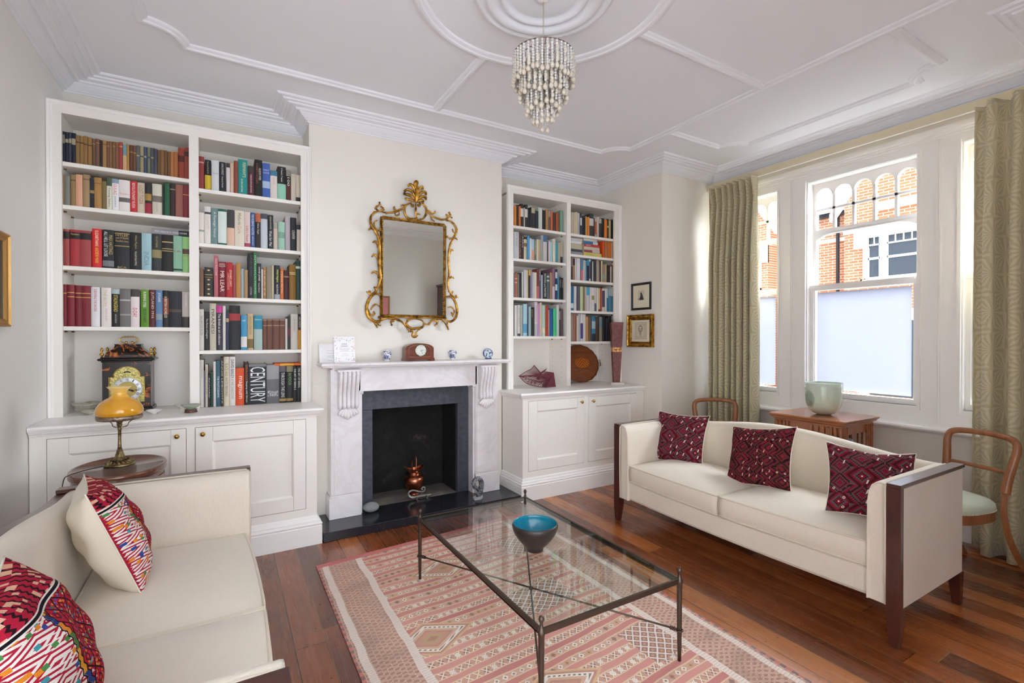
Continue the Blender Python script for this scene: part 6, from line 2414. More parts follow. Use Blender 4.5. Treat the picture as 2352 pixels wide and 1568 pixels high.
  (0.0604,0.1209,0.261,'#dcd5c2','cream','v Mitfords #6a655a .6 .93','v Girls #c98a78 .36 .58'),
  (0.1218,0.16,0.259,'#e0c9c4','pale pink',"v Lilla's Feast #b03a44 .16 .6",'b 0 .12 #a84a58'),
  (0.1609,0.192,0.259,'#32508c','blue','v THE HUSBAND HUNTERS #dfe4ee .36 .95','v ANNE DE COURCY #dfe4ee .06 .33'),
  (0.1929,0.2271,0.258,'#2a2120','black','b .75 1 #b5603a','v Other Eagle #d8cfc0 .4 .72'),
  (0.228,0.2741,0.26,'#c3cad3','pale blue-grey','b .85 1 #4a4f58'),
  (0.2751,0.312,0.255,'#1c232a','black','v DEBORAH DEVONSHIRE #cfc6a8 .58 .95','v Wait for Me! #dfe3e2 .08 .54'),
  (0.3128,0.3437,0.203,'#cfbfb0','cream','b .78 .98 #a9a498'),
  (0.3452,0.3909,0.213,'#9cc4ae','mint green','b .42 .64 #7aa090'),
  (0.3935,0.4282,0.263,'#b8afb4','lilac grey'),
  (0.4296,0.4723,0.257,'#20262c','black','v COUNTER #e6e4da .36 .62'),
  (0.4742,0.5014,0.205,'#c6b8aa','cream','b .82 1 #22242a'),
 ],
 'B3': [
  (-0.1562,-0.1312,0.199,'#7c5c49','brown'),
  (-0.1272,-0.0747,0.21,'#2b2b2e','black','b .74 .76 #b59a5c','b .66 .67 #b59a5c','d #c3a565'),
  (-0.0694,-0.043,0.298,'#b5636a','dusty pink','v Ivory from Love #f0dcdc .52 .92'),
  (-0.0424,0.0061,0.255,'#7a1424','dark red','v MR LEAR #f2e0cf .16 .74','h JENNY .93 #f2e0cf','h UGLOW .88 #f2e0cf'),
  (0.0068,0.0463,0.254,'#b01c22','red',"v EDWARD LEAR'S #f2d8b8 .32 .78 .2",'v COMPLETE NONSENSE #e0a088 .22 .7 -.2'),
  (0.0469,0.0669,0.239,'#9c4448','faded red'),
  (0.0676,0.0976,0.254,'#b5803f','orange-tan'),
  (0.0982,0.1187,0.214,'#9fb0b4','pale blue'),
  (0.1194,0.143,0.207,'#a5835a','tan'),
  (0.1452,0.1794,0.329,'#1d1d1f','black','v DAVID JONES #4e4e52 .5 .97','v A FUSTIAN #b8b8b8 .08 .26'),
  (0.18,0.2009,0.343,'#2f7d4f','green','v INTRODUCTIONS #b8d8b8 .1 .93'),
  (0.2015,0.2314,0.262,'#26232b','black','v DAVID JONES #f0f0ee .5 .9','v Thomas Dilworth #e0e0e0 .18 .46'),
  (0.232,0.2416,0.221,'#e6e3e4','white'),
  (0.2423,0.263,0.234,'#a3784a','tan','v KEATS #d9b48a .1 .9'),
  (0.2649,0.2988,0.241,'#8d8270','grey'),
  (0.2996,0.3158,0.252,'#b9ae8a','khaki cream'),
  (0.3188,0.3574,0.257,'#20262f','black','v Wild Nights #d5e03a .5 .88','b 0 .15 #a0a6ac','v ALICE TAYLOR #dcdedf .16 .44'),
  (0.3581,0.3811,0.238,'#c4682a','orange','v STRANGE MEETING #f0c9a0 .2 .9'),
  (0.3818,0.4203,0.224,'#3f1a1f','maroon','b .76 .8 #a5805a'),
  (0.4212,0.4664,0.271,'#8a641c','mustard','b .76 .78 #d9c98a','b .72 .74 #d9c98a'),
  (0.4673,0.5068,0.303,'#1c3a31','dark green','b .8 .86 #b5c0b4'),
 ],
 'B4': [
  (-0.1579,-0.1296,0.29,'#cfcac2','white','v SALVATOR ROSA #6a665f .36 .84'),
  (-0.1284,-0.0976,0.274,'#1c1b1c','black','v The Flames of Imagery #dedad2 .3 .82'),
  (-0.0961,-0.0563,0.332,'#c2bba9','stone','v PIRANESI #3a3833 .36 .88'),
  (-0.0555,-0.0174,0.318,'#33303a','charcoal','b .84 1 #c43a8c','v The British as art collectors #e6e4e6 .12 .82'),
  (-0.0165,0.0022,0.317,'#d2cfcb','white'),
  (0.003,0.0219,0.272,'#2a3350','navy','b .74 .84 #b5a07a'),
  (0.0229,0.093,0.322,'#18191c','black','b .66 .82 #9c2a2a'),
  (0.0974,0.1372,0.255,'#3f93bd','sky blue','h ART .84 #eef2f4','b .08 .38 #d8d8d4','b 0 .08 #3f93bd'),
  (0.1391,0.1789,0.266,'#c5ae82','tan','v ENGLISH LITERATURE #7a6a48 .42 .92','b .05 .3 #7a6438'),
  (0.1812,0.2373,0.254,'#2a86a0','teal','b 0 .6 #a3b8b4','h Quotations .88 #e0eef0'),
  (0.2392,0.2651,0.227,'#6a4234','brown','b .78 .8 #b59a7a','b .96 .98 #b59a7a'),
  (0.2661,0.3025,0.229,'#6a4233','brown','b .78 .8 #b59a7a','b .96 .98 #b59a7a'),
  (0.304,0.3516,0.23,'#673f31','brown','b .78 .8 #b59a7a','b .96 .98 #b59a7a'),
  (0.3526,0.3899,0.231,'#6a4233','brown','b .78 .8 #b59a7a','b .96 .98 #b59a7a'),
  (0.3919,0.408,0.234,'#d0ccc4','white'),
  (0.409,0.4282,0.253,'#2e2c2a','charcoal','b .4 .64 #6a2a34'),
  (0.4292,0.4801,0.27,'#cdc8bf','off-white','v A LIFE OF PICASSO #8a857c .5 .94'),
  (0.4811,0.5043,0.271,'#c48a1c','mustard','b .55 1 #1e1c1c','v PICASSO #d8d4ca .62 .92'),
 ],
 'B5': [
  (-0.1578,-0.1324,0.336,'#c9c5bd','pale grey','v ILLUSTRATED #a8a49c .62 .96'),
  (-0.1318,-0.1238,0.261,'#5a5468','violet-grey'),
  (-0.1232,-0.1074,0.303,'#c4bcae','cream','v WENDELL THINKER #8f7a70 .3 .95'),
  (-0.1068,-0.0926,0.229,'#232323','black','v RICHARD #c8c8c4 .3 .9'),
  (-0.0918,-0.0761,0.247,'#244538','dark green'),
  (-0.0751,-0.06,0.323,'#d3d0cb','white'),
  (-0.0592,-0.0306,0.328,'#365c70','steel blue','v THE PHOTOGRAPHS #cfdce0 .2 .66'),
  (-0.0298,-0.0126,0.351,'#33281f','dark brown','v ANNIE LEIBOVITZ #d0c6b0 .06 .94'),
  (-0.0119,0.0235,0.356,'#d6ccb4','cream','v BLACK AND WHITE MEMORIES #6a624e .2 .86'),
  (0.0242,0.0614,0.356,'#dcd8d4','white','v DAVID BAILEY #1f1d1d .56 .94','v IF WE SHADOWS #9a9a9c .14 .54'),
  (0.062,0.1177,0.272,'#d8501c','orange','v magnum #f3e6dc .18 .78'),
  (0.1186,0.1464,0.312,'#211e1c','black','v DON McCULLIN #d8623a .58 .94','v Sleeping with Ghosts #eae6e0 .06 .56'),
  (0.1472,0.2641,0.299,'#23252f','black','b .93 1 #77777a','v CENTURY #e9e9e7 .05 .92'),
  (0.2649,0.3495,0.292,'#6b6b6e','grey','b .62 .98 #98989a','h Paul .3 #e6e6e6','h McCartney .265 #e6e6e6','h THE .23 #e6e6e6','h LYRICS .2 #e6e6e6'),
  (0.3503,0.3993,0.279,'#1b1c20','black','b .84 1 #5a5560','v THROUGH THE LENS #d9dcd8 .14 .82','b .04 .11 #a3894a'),
  (0.4002,0.4457,0.277,'#1d1e20','black','b .84 1 #8a8264','v IN FOCUS #7fae6a .48 .8','b .04 .11 #a3894a'),
  (0.4465,0.4733,0.274,'#19191b','black','v THE ART OF SEEING 2 #eceae6 .34 .93'),
  (0.4742,0.5037,0.273,'#1b1b1d','black','v THE ART OF SEEING #eceae6 .4 .95'),
 ],
 'C1': [
  (2.4238,2.4494,0.201,'#e0872e','orange'),
  (2.45,2.4729,0.209,'#2b3038','charcoal'),
  (2.4735,2.4975,0.204,'#e07a22','orange'),
  (2.4981,2.5302,0.229,'#2e2c2b','charcoal','b .45 .8 #d8d6d0'),
  (2.5309,2.547,0.195,'#a9aaa4','pale grey'),
  (2.5476,2.5807,0.229,'#302e2d','charcoal','b .45 .8 #d8d6d0'),
  (2.5814,2.6016,0.185,'#34343a','charcoal'),
  (2.6023,2.6213,0.188,'#2b2b32','charcoal'),
  (2.622,2.6678,0.214,'#2c2c34','black','b .72 .98 #b5ad86'),
  (2.6685,2.7042,0.181,'#33333c','charcoal'),
  (2.7048,2.7279,0.217,'#bfd6c6','mint'),
  (2.7286,2.7532,0.216,'#dcd8dc','white'),
  (2.7556,2.7905,0.212,'#20201f','black','b .94 1 #c9be94'),
  (2.7959,2.825,0.212,'#b58450','tan'),
  (2.8257,2.8573,0.212,'#6a5c58','grey-brown','b .66 .96 #9a928c'),
  (2.8594,2.8819,0.201,'#e06a3c','orange-red'),
  (2.8826,2.9069,0.192,'#4a4440','dark grey'),
  (2.9076,2.9195,0.187,'#1f211e','black'),
  (2.9202,2.9549,0.195,'#b5521e','burnt orange'),
  (2.9785,3.0126,0.228,'#7fa894','mint green'),
 ],
 'C2': [
  (2.4113,2.4232,0.138,'#a9bfc2','pale blue'),
  (2.4238,2.4777,0.264,'#c6c9cc','silver grey','v Bill Bryson #8d9198 .45 .95'),
  (2.4783,2.501,0.238,'#5a3a2c','brown','v TRAVELS #b58a68 .1 .9'),
  (2.5017,2.5335,0.234,'#3b2e30','dark brown','v PARIS #c8bcb8 .5 .95'),
  (2.5341,2.5694,0.237,'#cfc2a4','cream','b .85 .97 #2c2a26','b .55 .7 #8a6a40'),
  (2.5711,2.5975,0.241,'#4a9fd0','sky blue'),
  (2.5981,2.6211,0.213,'#dcd5cc','cream'),
  (2.6217,2.6531,0.211,'#dca88c','peach','b .5 1 #a9cfe6'),
  (2.6537,2.6793,0.21,'#7d8072','grey-green','v COMMITTED #d9d4bc .3 .95'),
  (2.6799,2.7039,0.216,'#cfccb8','cream'),
  (2.7046,2.7348,0.216,'#bca47c','tan'),
  (2.7355,2.7614,0.262,'#a0a8b0','grey-blue'),
  (2.7621,2.8077,0.262,'#c9c8c4','off-white','b .76 1 #3f6a94'),
  (2.8084,2.8245,0.202,'#4a3a44','plum'),
  (2.8252,2.8468,0.214,'#d9c9d2','pale pink'),
  (2.8475,2.8703,0.207,'#a3cfd4','pale turquoise'),
  (2.8783,2.913,0.241,'#dcd6c8','cream'),
  (2.9145,2.9442,0.213,'#3f9fae','turquoise'),
  (2.9456,2.9746,0.211,'#b5a590','beige'),
  (2.9753,3.0043,0.222,'#b5ac98','beige','b 0 .3 #26344c'),
 ],
 'C3': [
  (2.4119,2.4251,0.23,'#6a6078','mauve'),
  (2.4257,2.4602,0.238,'#a8613f','terracotta','b .76 .8 #d9a47c','b .6 .64 #d9a47c'),
  (2.4609,2.4777,0.231,'#6f7a78','grey'),
  (2.4784,2.5078,0.241,'#1c1c1b','black'),
  (2.5085,2.5242,0.256,'#c9c8c4','silver'),
  (2.5323,2.5695,0.278,'#cfcbd0','white'),
  (2.5702,2.5855,0.277,'#d9cf8a','pale yellow'),
  (2.5861,2.607,0.281,'#332a33','aubergine','b .8 1 #d8a63f'),
  (2.6077,2.63,0.282,'#8f88a0','lilac'),
  (2.6317,2.6565,0.262,'#c2c0c4','pale grey'),
  (2.6571,2.6824,0.261,'#d9d5bc','cream'),
  (2.683,2.7104,0.297,'#7d3a30','brick red','b 0 .42 #c9646a'),
  (2.7118,2.7366,0.306,'#5b6068','slate','v VENICE #d0d4da .6 .96'),
  (2.7373,2.7552,0.242,'#b5bcd0','pale blue'),
  (2.7559,2.8051,0.269,'#262626','black','v NATIONS and PAINTERS #e0e0dc .08 .95'),
  (2.8086,2.8394,0.252,'#56696a','grey-green','b .72 .78 #c8d0ce','b .88 .94 #c8d0ce'),
  (2.8429,2.8733,0.272,'#a3826a','tan'),
  (2.8774,2.9087,0.317,'#8a6478','mauve','b 0 .42 #c9bcd0'),
  (2.9115,2.9367,0.312,'#1f3a55','navy','b .3 .5 #d0d8da','b .7 .9 #d0d8da'),
  (2.9403,2.9628,0.252,'#3f86a8','blue'),
  (2.9642,2.9933,0.231,'#2b2622','dark brown','v SIENA #b5a48c .55 .9'),
  (2.9947,3.0153,0.227,'#171513','black','v TUSCANY #d8d0c4 .55 .92'),
 ],
 'C4': [
  (2.4122,2.4232,0.323,'#3a3430','dark brown'),
  (2.4239,2.4549,0.3,'#d8d8d6','white'),
  (2.4619,2.4918,0.304,'#d6d3cc','white','b 0 .08 #3a3560','v LEON MIDDLE #8a8a86 .3 .95'),
  (2.4925,2.5149,0.302,'#a3a89a','sage grey'),
  (2.5233,2.5696,0.317,'#a3c8d6','pale blue','b .1 .38 #5a9cc0'),
  (2.5702,2.5875,0.293,'#2c3450','navy'),
  (2.5891,2.6173,0.294,'#9fb8ba','pale teal'),
  (2.6203,2.6397,0.273,'#241f1c','black','v SOUTH #c9a52c .7 .97'),
  (2.6404,2.6612,0.288,'#33312f','charcoal'),
  (2.6619,2.6985,0.343,'#d9cdd6','pale pink','v ROBIN TANNER #b57a8c .4 .9','b 0 .36 #b5b8c4'),
  (2.6992,2.725,0.32,'#c98fb8','pink'),
  (2.7257,2.7486,0.337,'#d9cfae','cream'),
  (2.7493,2.7862,0.312,'#b0d0c0','mint','b .1 .26 #e0d8b0'),
  (2.79,2.8218,0.31,'#b83226','scarlet'),
  (2.8225,2.8403,0.268,'#a89e86','fawn'),
  (2.841,2.8867,0.28,'#1f5a9c','royal blue'),
  (2.8874,2.93,0.285,'#4fd07a','bright green','v DAVID HOCKNEY #1f8ab0 .14 .94'),
  (2.9307,2.9609,0.323,'#ccccd0','white'),
  (2.9627,2.9822,0.284,'#4a4844','dark grey','b .6 .9 #9a968c'),
  (2.9829,3.0106,0.282,'#5c4f50','grey-brown'),
 ],
 'D1': [
  (3.116,3.1418,0.226,'#c4b8a4','cream'),
  (3.1436,3.1682,0.228,'#c8bca8','cream'),
  (3.1695,3.2022,0.237,'#cfc19f','buttermilk'),
  (3.204,3.2334,0.231,'#b5bccb','pale blue','v WONDERFUL #6a7484 .1 .6'),
  (3.2343,3.2576,0.235,'#3a3b3e','charcoal','b .44 .78 #d0d3d0'),
  (3.2585,3.2716,0.195,'#33313a','charcoal'),
  (3.2725,3.2892,0.193,'#252237','navy'),
  (3.2901,3.3009,0.195,'#1f261c','black'),
  (3.3018,3.3163,0.209,'#9c8468','tan'),
  (3.3172,3.3391,0.205,'#e0952a','amber'),
  (3.34,3.3601,0.206,'#dc8834','orange'),
  (3.3619,3.42,0.243,'#38373a','charcoal','b .48 .8 #cfd0cc'),
  (3.4209,3.4363,0.2,'#4a4442','dark grey'),
  (3.4381,3.4642,0.208,'#c95a22','orange','b .82 1 #cfc8b8','b 0 .14 #bfc4b8'),
  (3.4675,3.4923,0.222,'#cdc6bc','off-white'),
  (3.4942,3.5296,0.205,'#3b3a3a','charcoal','b .76 1 #b5b2a8'),
  (3.5305,3.5676,0.216,'#1f1f21','black'),
  (3.5686,3.6088,0.207,'#e07a14','bright orange'),
  (3.6097,3.6329,0.218,'#2b2a30','black','b .56 .66 #9fb8b8'),
  (3.6348,3.6653,0.205,'#c2b080','straw'),
  (3.6663,3.6877,0.209,'#1c1d1c','black'),
  (3.6892,3.7166,0.225,'#4c6654','moss green'),
 ],
 'D2': [
  (3.5489,3.5756,0.198,'#d9531c','orange-red'),
  (3.5766,3.5947,0.198,'#a8825c','tan'),
  (3.5957,3.614,0.2,'#d0621c','orange'),
  (3.6149,3.6332,0.202,'#b5764c','copper'),
  (3.6342,3.6526,0.204,'#d9761a','orange'),
  (3.6536,3.674,0.203,'#d9701c','orange'),
  (3.675,3.6866,0.197,'#c2bca4','cream'),
 ],
 'D3': [
  (3.1162,3.1355,0.239,'#8a7c76','grey-brown','b 0 .6 #3c3634'),
  (3.1368,3.1654,0.24,'#a37c60','tan-brown','b .66 .95 #33281f'),
  (3.1663,3.1887,0.24,'#d6d8d6','white'),
  (3.1893,3.2127,0.24,'#dad4d8','white'),
  (3.2134,3.236,0.238,'#d8ddd8','white'),
  (3.2369,3.2495,0.236,'#7a5c7a','purple'),
  (3.2502,3.2759,0.23,'#2a8fb8','blue','b 0 .5 #d4677c'),
  (3.2769,3.3007,0.222,'#cdbfb0','cream'),
  (3.3013,3.3253,0.22,'#6f9cb8','light blue'),
  (3.3259,3.3556,0.229,'#1d2a3c','navy','b .72 1 #2c93ad'),
  (3.3563,3.3812,0.235,'#5c566c','violet-grey','b .9 1 #dcdcdc','b .02 .12 #d8d4d4'),
  (3.3818,3.3961,0.227,'#2c2830','black'),
  (3.3968,3.4142,0.218,'#bfc6bc','pale green'),
  (3.4162,3.4552,0.234,'#2f3136','charcoal'),
  (3.4592,3.488,0.237,'#a89e92','taupe'),
  (3.4887,3.4992,0.223,'#b09478','tan'),
  (3.5006,3.5207,0.227,'#33302c','dark grey'),
  (3.5214,3.5436,0.233,'#c5b898','cream'),
  (3.5519,3.5829,0.197,'#a08a6c','tan','b .2 .45 #8aa0a0'),
  (3.5836,3.6044,0.199,'#c0ae88','cream'),
  (3.6058,3.626,0.191,'#242428','black'),
  (3.6267,3.6511,0.19,'#262622','black','b .74 .78 #6a5238'),
  (3.6525,3.6757,0.205,'#cfc0c0','pale pink','b .88 1 #a0483c'),
  (3.6778,3.7075,0.194,'#75702c','olive green'),
 ],
 'D4': [
  (3.1157,3.154,0.257,'#2c6a96','blue','b .1 .3 #c9d6dc'),
  (3.1551,3.1883,0.257,'#d4d3d1','white'),
  (3.1983,3.2334,0.257,'#5e5a68','slate purple'),
  (3.2356,3.2783,0.259,'#c3d09c','pale green'),
  (3.2806,3.3004,0.256,'#84765e','brown'),
  (3.3015,3.3231,0.258,'#c0b2a4','beige'),
  (3.3242,3.3677,0.257,'#c2c3ca','pale grey','b .66 1 #3f9fc4'),
  (3.3688,3.393,0.257,'#d6d0cc','white'),
  (3.3942,3.4324,0.257,'#d3cfcb','off-white','b .48 .66 #8a8a4a'),
  (3.4336,3.4645,0.256,'#c9c4cc','lilac white','b 0 .34 #5a5a78'),
  (3.4656,3.4844,0.255,'#ded9c8','cream'),
  (3.4856,3.5115,0.252,'#cbbd88','straw','b 0 .1 #3a4a2c'),
  (3.5127,3.537,0.253,'#b0242c','red'),
  (3.5381,3.5775,0.254,'#c9c8c8','white','b .2 .9 #4a4c5c'),
  (3.5787,3.6038,0.254,'#d6cec4','cream'),
  (3.6063,3.631,0.254,'#2a7aa8','blue','b .6 1 #b5c4d0'),
  (3.6322,3.6631,0.255,'#4f8496','sea blue','b .7 1 #a0b4c0'),
  (3.6655,3.7144,0.257,'#4c7a94','slate blue','b .68 1 #c4c2bc'),
 ],
 'D5': [
  (3.1159,3.1417,0.302,'#9a948a','taupe'),
  (3.1433,3.1736,0.301,'#9c6a58','copper'),
  (3.1748,3.1875,0.268,'#94563f','copper'),
  (3.1886,3.2136,0.269,'#d2d1c6','white'),
  (3.2153,3.2365,0.296,'#b5b8b8','silver'),
  (3.2387,3.2724,0.299,'#d6d3d6','white','b .1 .66 #44328a'),
  (3.2736,3.3132,0.289,'#ccc9c0','off-white'),
  (3.3189,3.3434,0.265,'#c08a5a','tan orange'),
  (3.3446,3.3888,0.262,'#6b5240','brown'),
  (3.3951,3.448,0.27,'#3a7a9c','blue','b .5 .8 #9ab4c0','b 0 .3 #23303c'),
  (3.4503,3.4972,0.253,'#4c3528','dark brown'),
  (3.5031,3.5422,0.265,'#8f8c7c','grey','b .56 .98 #6c8a98'),
  (3.5446,3.5875,0.266,'#242525','black'),
  (3.5905,3.6242,0.256,'#1e1d2c','black'),
  (3.6266,3.6684,0.279,'#191a1c','black'),
 ],
}

M_PAGES = plain('#ddd2b8', .9, name='book_pages')
ORD = ['first', 'second', 'third', 'fourth', 'fifth', 'sixth', 'seventh', 'eighth', 'ninth', 'tenth', 'eleventh', 'twelfth', 'thirteenth', 'fourteenth', 'fifteenth', 'sixteenth',
       'seventeenth', 'eighteenth', 'nineteenth', 'twentieth', 'twenty-first', 'twenty-second', 'twenty-third', 'twenty-fourth', 'twenty-fifth', 'twenty-sixth', 'twenty-seventh',
       'twenty-eighth', 'twenty-ninth', 'thirtieth', 'thirty-first', 'thirty-second', 'thirty-third', 'thirty-fourth', 'thirty-fifth']
BAYS = {'A': ('clock bay', 'side-wall end'), 'B': ('mirror-side bay', 'divider end'), 'C': ('fan-sculpture bay', 'fireplace end'), 'D': ('oval-tray bay', 'divider end')}
SHZ = {'A': [2.552, 2.284, 1.905, 1.526], 'B': [2.498, 2.118, 1.744, 1.366, .9625], 'C': [2.543, 2.226, 1.848, 1.473], 'D': [2.543, 2.329, 2.062, 1.742, 1.419]}
SHN = ['top', 'second', 'third', 'fourth', 'fifth']
SPX = {'A': (-.876, -.210), 'B': (-.158, .508), 'C': (2.381, 3.025), 'D': (3.070, 3.720)}


def spine_mat(c):
    return plain(c, .55, 0, .08, 200, name='book_cloth')


def make_book(w, h, d, col, specs, horizontal=False):
    """a closed book with its spine on the plane y=0 facing -y, standing on z=0, centred in x"""
    cuts = [0.0, 1.0]
    bands = []
    for s_ in specs:
        if s_.startswith('b '):
            _, a, b, c = s_.split()
            bands.append((float(a), float(b), c)); cuts += [float(a), float(b)]
    cuts = sorted(set(cuts))
    m = MB()
    t = min(.003, w * .16)
    base = spine_mat(col)
    m.mat(base)
    bul = min(.005, w * .12)
    nx = 4
    def yy(k):
        q = 2 * k / nx - 1
        return bul * q * q
    for z0, z1 in zip(cuts, cuts[1:]):
        c = col
        for a, b, cc in bands:
            if z0 >= a - 1e-6 and z1 <= b + 1e-6:
                c = cc
        m.mat(spine_mat(c))
        b0 = len(m.v)
        for z in (z0, z1):
            for k in range(nx + 1):
                m.v.append((-w / 2 + w * k / nx, yy(k), z * h))
        for k in range(nx):
            m.face((b0 + k, b0 + k + 1, b0 + nx + 2 + k, b0 + nx + 1 + k))
    m.mat(base)
    b0 = len(m.v)                                    # inner face of the spine and its ends
    for z in (0, h):
        for k in range(nx + 1):
            m.v.append((-w / 2 + w * k / nx, yy(k), z))
        m.v.append((w / 2, bul + t, z)); m.v.append((-w / 2, bul + t, z))
    n_ = nx + 3
    m.face([b0 + k for k in range(n_)][::-1]); m.face([b0 + n_ + k for k in range(n_)])
    m.box(-w / 2, bul, 0, -w / 2 + t, d, h)
    m.box(w / 2 - t, bul, 0, w / 2, d, h)
    root = m.build('book', None, fix=False)
    p = MB(); p.box(-w / 2 + t, bul + t * .5, .003, w / 2 - t, d - .003, h - .0035)
    p.build('pages', M_PAGES, root, fix=False)
    for s_ in specs:
        tk = s_.split()
        if s_[0] == 'd':
            for i in range(5):
                zc = h * (.10 + .16 * i + (.16 if i > 3 else 0))
                q = MB(); q.prism([(-w * .2, zc), (0, zc - .006), (w * .2, zc), (0, zc + .006)], -.0010, -.0005, 'xz'); q.build('gilt_lozenge', plain(tk[1], .4, .3), root, fix=False)
        if s_[0] in 'vh' and s_[1] == ' ':
            ci = [i for i, x_ in enumerate(tk) if x_.startswith("#") and len(x_) == 7][0]
            isn = lambda q: q[0] == '.' or q[:2] == '-.'
            tx = ' '.join(q for q in tk[1:ci] if not isn(q)); c = tk[ci]; nums = [float(x_) for x_ in tk[1:] if isn(x_)]
            mt = plain(c, .5, name='spine_lettering')
            if s_[0] == 'v':
                off = nums[2] if len(nums) > 2 else 0
                ln = (nums[1] - nums[0]) * h
                gh = w * (.34 if off else .50)
                if tx == 'CENTURY':
                    gh = w * .84
                gh = min(gh, ln / max(3, len(tx)) * (1.9 if tx != 'CENTURY' else 9))
                Mt = Matrix(((0, 1, 0, w * off), (0, 0, -1, -.0007), (-1, 0, 0, h * (nums[0] + nums[1]) / 2), (0, 0, 0, 1)))
                text_mesh('spine_title', tx, .02, mt, root, Mt, depth=.0001, fit=(ln, gh), bold=.0)
            else:
                Mt = Matrix(((1, 0, 0, 0), (0, 0, -1, -.0007), (0, 1, 0, h * nums[0]), (0, 0, 0, 1)))
                text_mesh('spine_title', tx, .02, mt, root, Mt, depth=.0001, fit=(w * min(.82, .2 * len(tx)), min(.012, w * .26)), bold=.0)
    return root


rb = random.Random(5)
for key, rows in BOOKS.items():
    bay, sh = key[0], int(key[1]) - 1
    zb = SHZ[bay][sh]
    lo, hi = SPX[bay]
    ceil_ = (SHZ[bay][sh - 1] - .028) if sh else 2.85
    for i, row in enumerate(rows):
        x0, x1, h, col, desc = row[:5]
        x0 = max(x0, lo); x1 = min(x1, hi)
        if x1 - x0 < .006:
            continue
        h = min(h, ceil_ - zb - .004)
        w = x1 - x0 - .0006
        d = min(.25, h * .68)
        b = make_book(w, h, d, col, list(row[5:]))
        b.location = ((x0 + x1) / 2, 4.048 + rb.uniform(-.004, .006), zb + .0005)
        size = 'slim ' if w < .017 else ('thick ' if w > .046 else ('tall ' if h > .275 else ''))
        bn, en = BAYS[bay]
        if sh == 4 and bay == 'B':
            shn = 'book row on the cupboard top'
        tag(b, '%s%s book, %s from the %s, %s shelf of the %s' % (size, desc, ORD[i], en, SHN[sh], bn), 'book', 'books on the %s shelf of the %s' % (SHN[sh], bn))

# books lying flat
def flat_book(x0, x1, z, t, col, label, specs, group, y=4.05, d=.15, tilt=0.0, dx=0):
    h = x1 - x0
    b = make_book(t, h, d, col, specs)
    b.location = (x0 if True else x1, y, z + t / 2)
    # spine runs along x: local z -> x, local x -> z
    b.rotation_euler = (0, R(90) + tilt, 0)
    tag(b, label, 'book', group)
    return b


flat_book(-.428, -.212, 2.160, .036, '#8f8d95', 'grey and black book lying flat on the books of the third clock-bay shelf', ['b .0 .0 #8f8d95', 'b .7 1 #232226', 'v BARACK OBAMA · A PROMISED LAND #dcdce0 .08 .92'], 'books lying flat', y=4.06, d=.20)
flat_book(.318, .505, .9625 + max(r_[2] for r_ in BOOKS['B5'][-4:]) + .0012, .018, '#d9641f', 'orange and yellow book lying flat on the black books of the lowest mirror-side shelf', ['b .2 .7 #e5a52e'], 'books lying flat', y=4.05, d=.2)
st1 = [(.034, '#8f969c', 'blue-grey'), (.004, '', ''), (.026, '#4a4650', 'dark slate'), (.004, '', ''), (.056, '#b8b29a', 'thick stone-coloured'), (.032, '#dcdce0', 'white'), (.024, '#c9c6c4', 'pale grey')]
z = 2.3295
for t, c, nm in st1:
    if c:
        flat_book(3.074, 3.262 + rb.uniform(-.006, .004), z, t, c, '%s book lying flat in the stack against the bookcase divider' % nm, [], 'stack of flat books by the divider')
        z += t + .0008
st2 = [(.042, '#d2c46c', 'yellow', 3.282, 3.532, ['v Les Miserables #a3923f .1 .6']), (.026, '#c9bfc4', 'plum and white', 3.288, 3.505, ['b 0 .52 #8a4654']), (.034, '#cdbfae', 'cream', 3.288, 3.502, []),
       (.026, '#b93a38', 'red', 3.290, 3.502, ['v ROAD #e8d0c0 .1 .4']), (.030, '#c9ccd0', 'blue and white', 3.278, 3.478, ['b 0 .66 #2f74a8']), (.024, '#cfc9c0', 'off-white', 3.282, 3.466, [])]
z = 2.3295
for t, c, nm, a, b_, sp2 in st2:
    flat_book(a, b_, z, t, c, '%s book lying flat in the stack beside the orange paperbacks' % nm, sp2, 'stack of flat books by the orange paperbacks')
    z += t + .0008


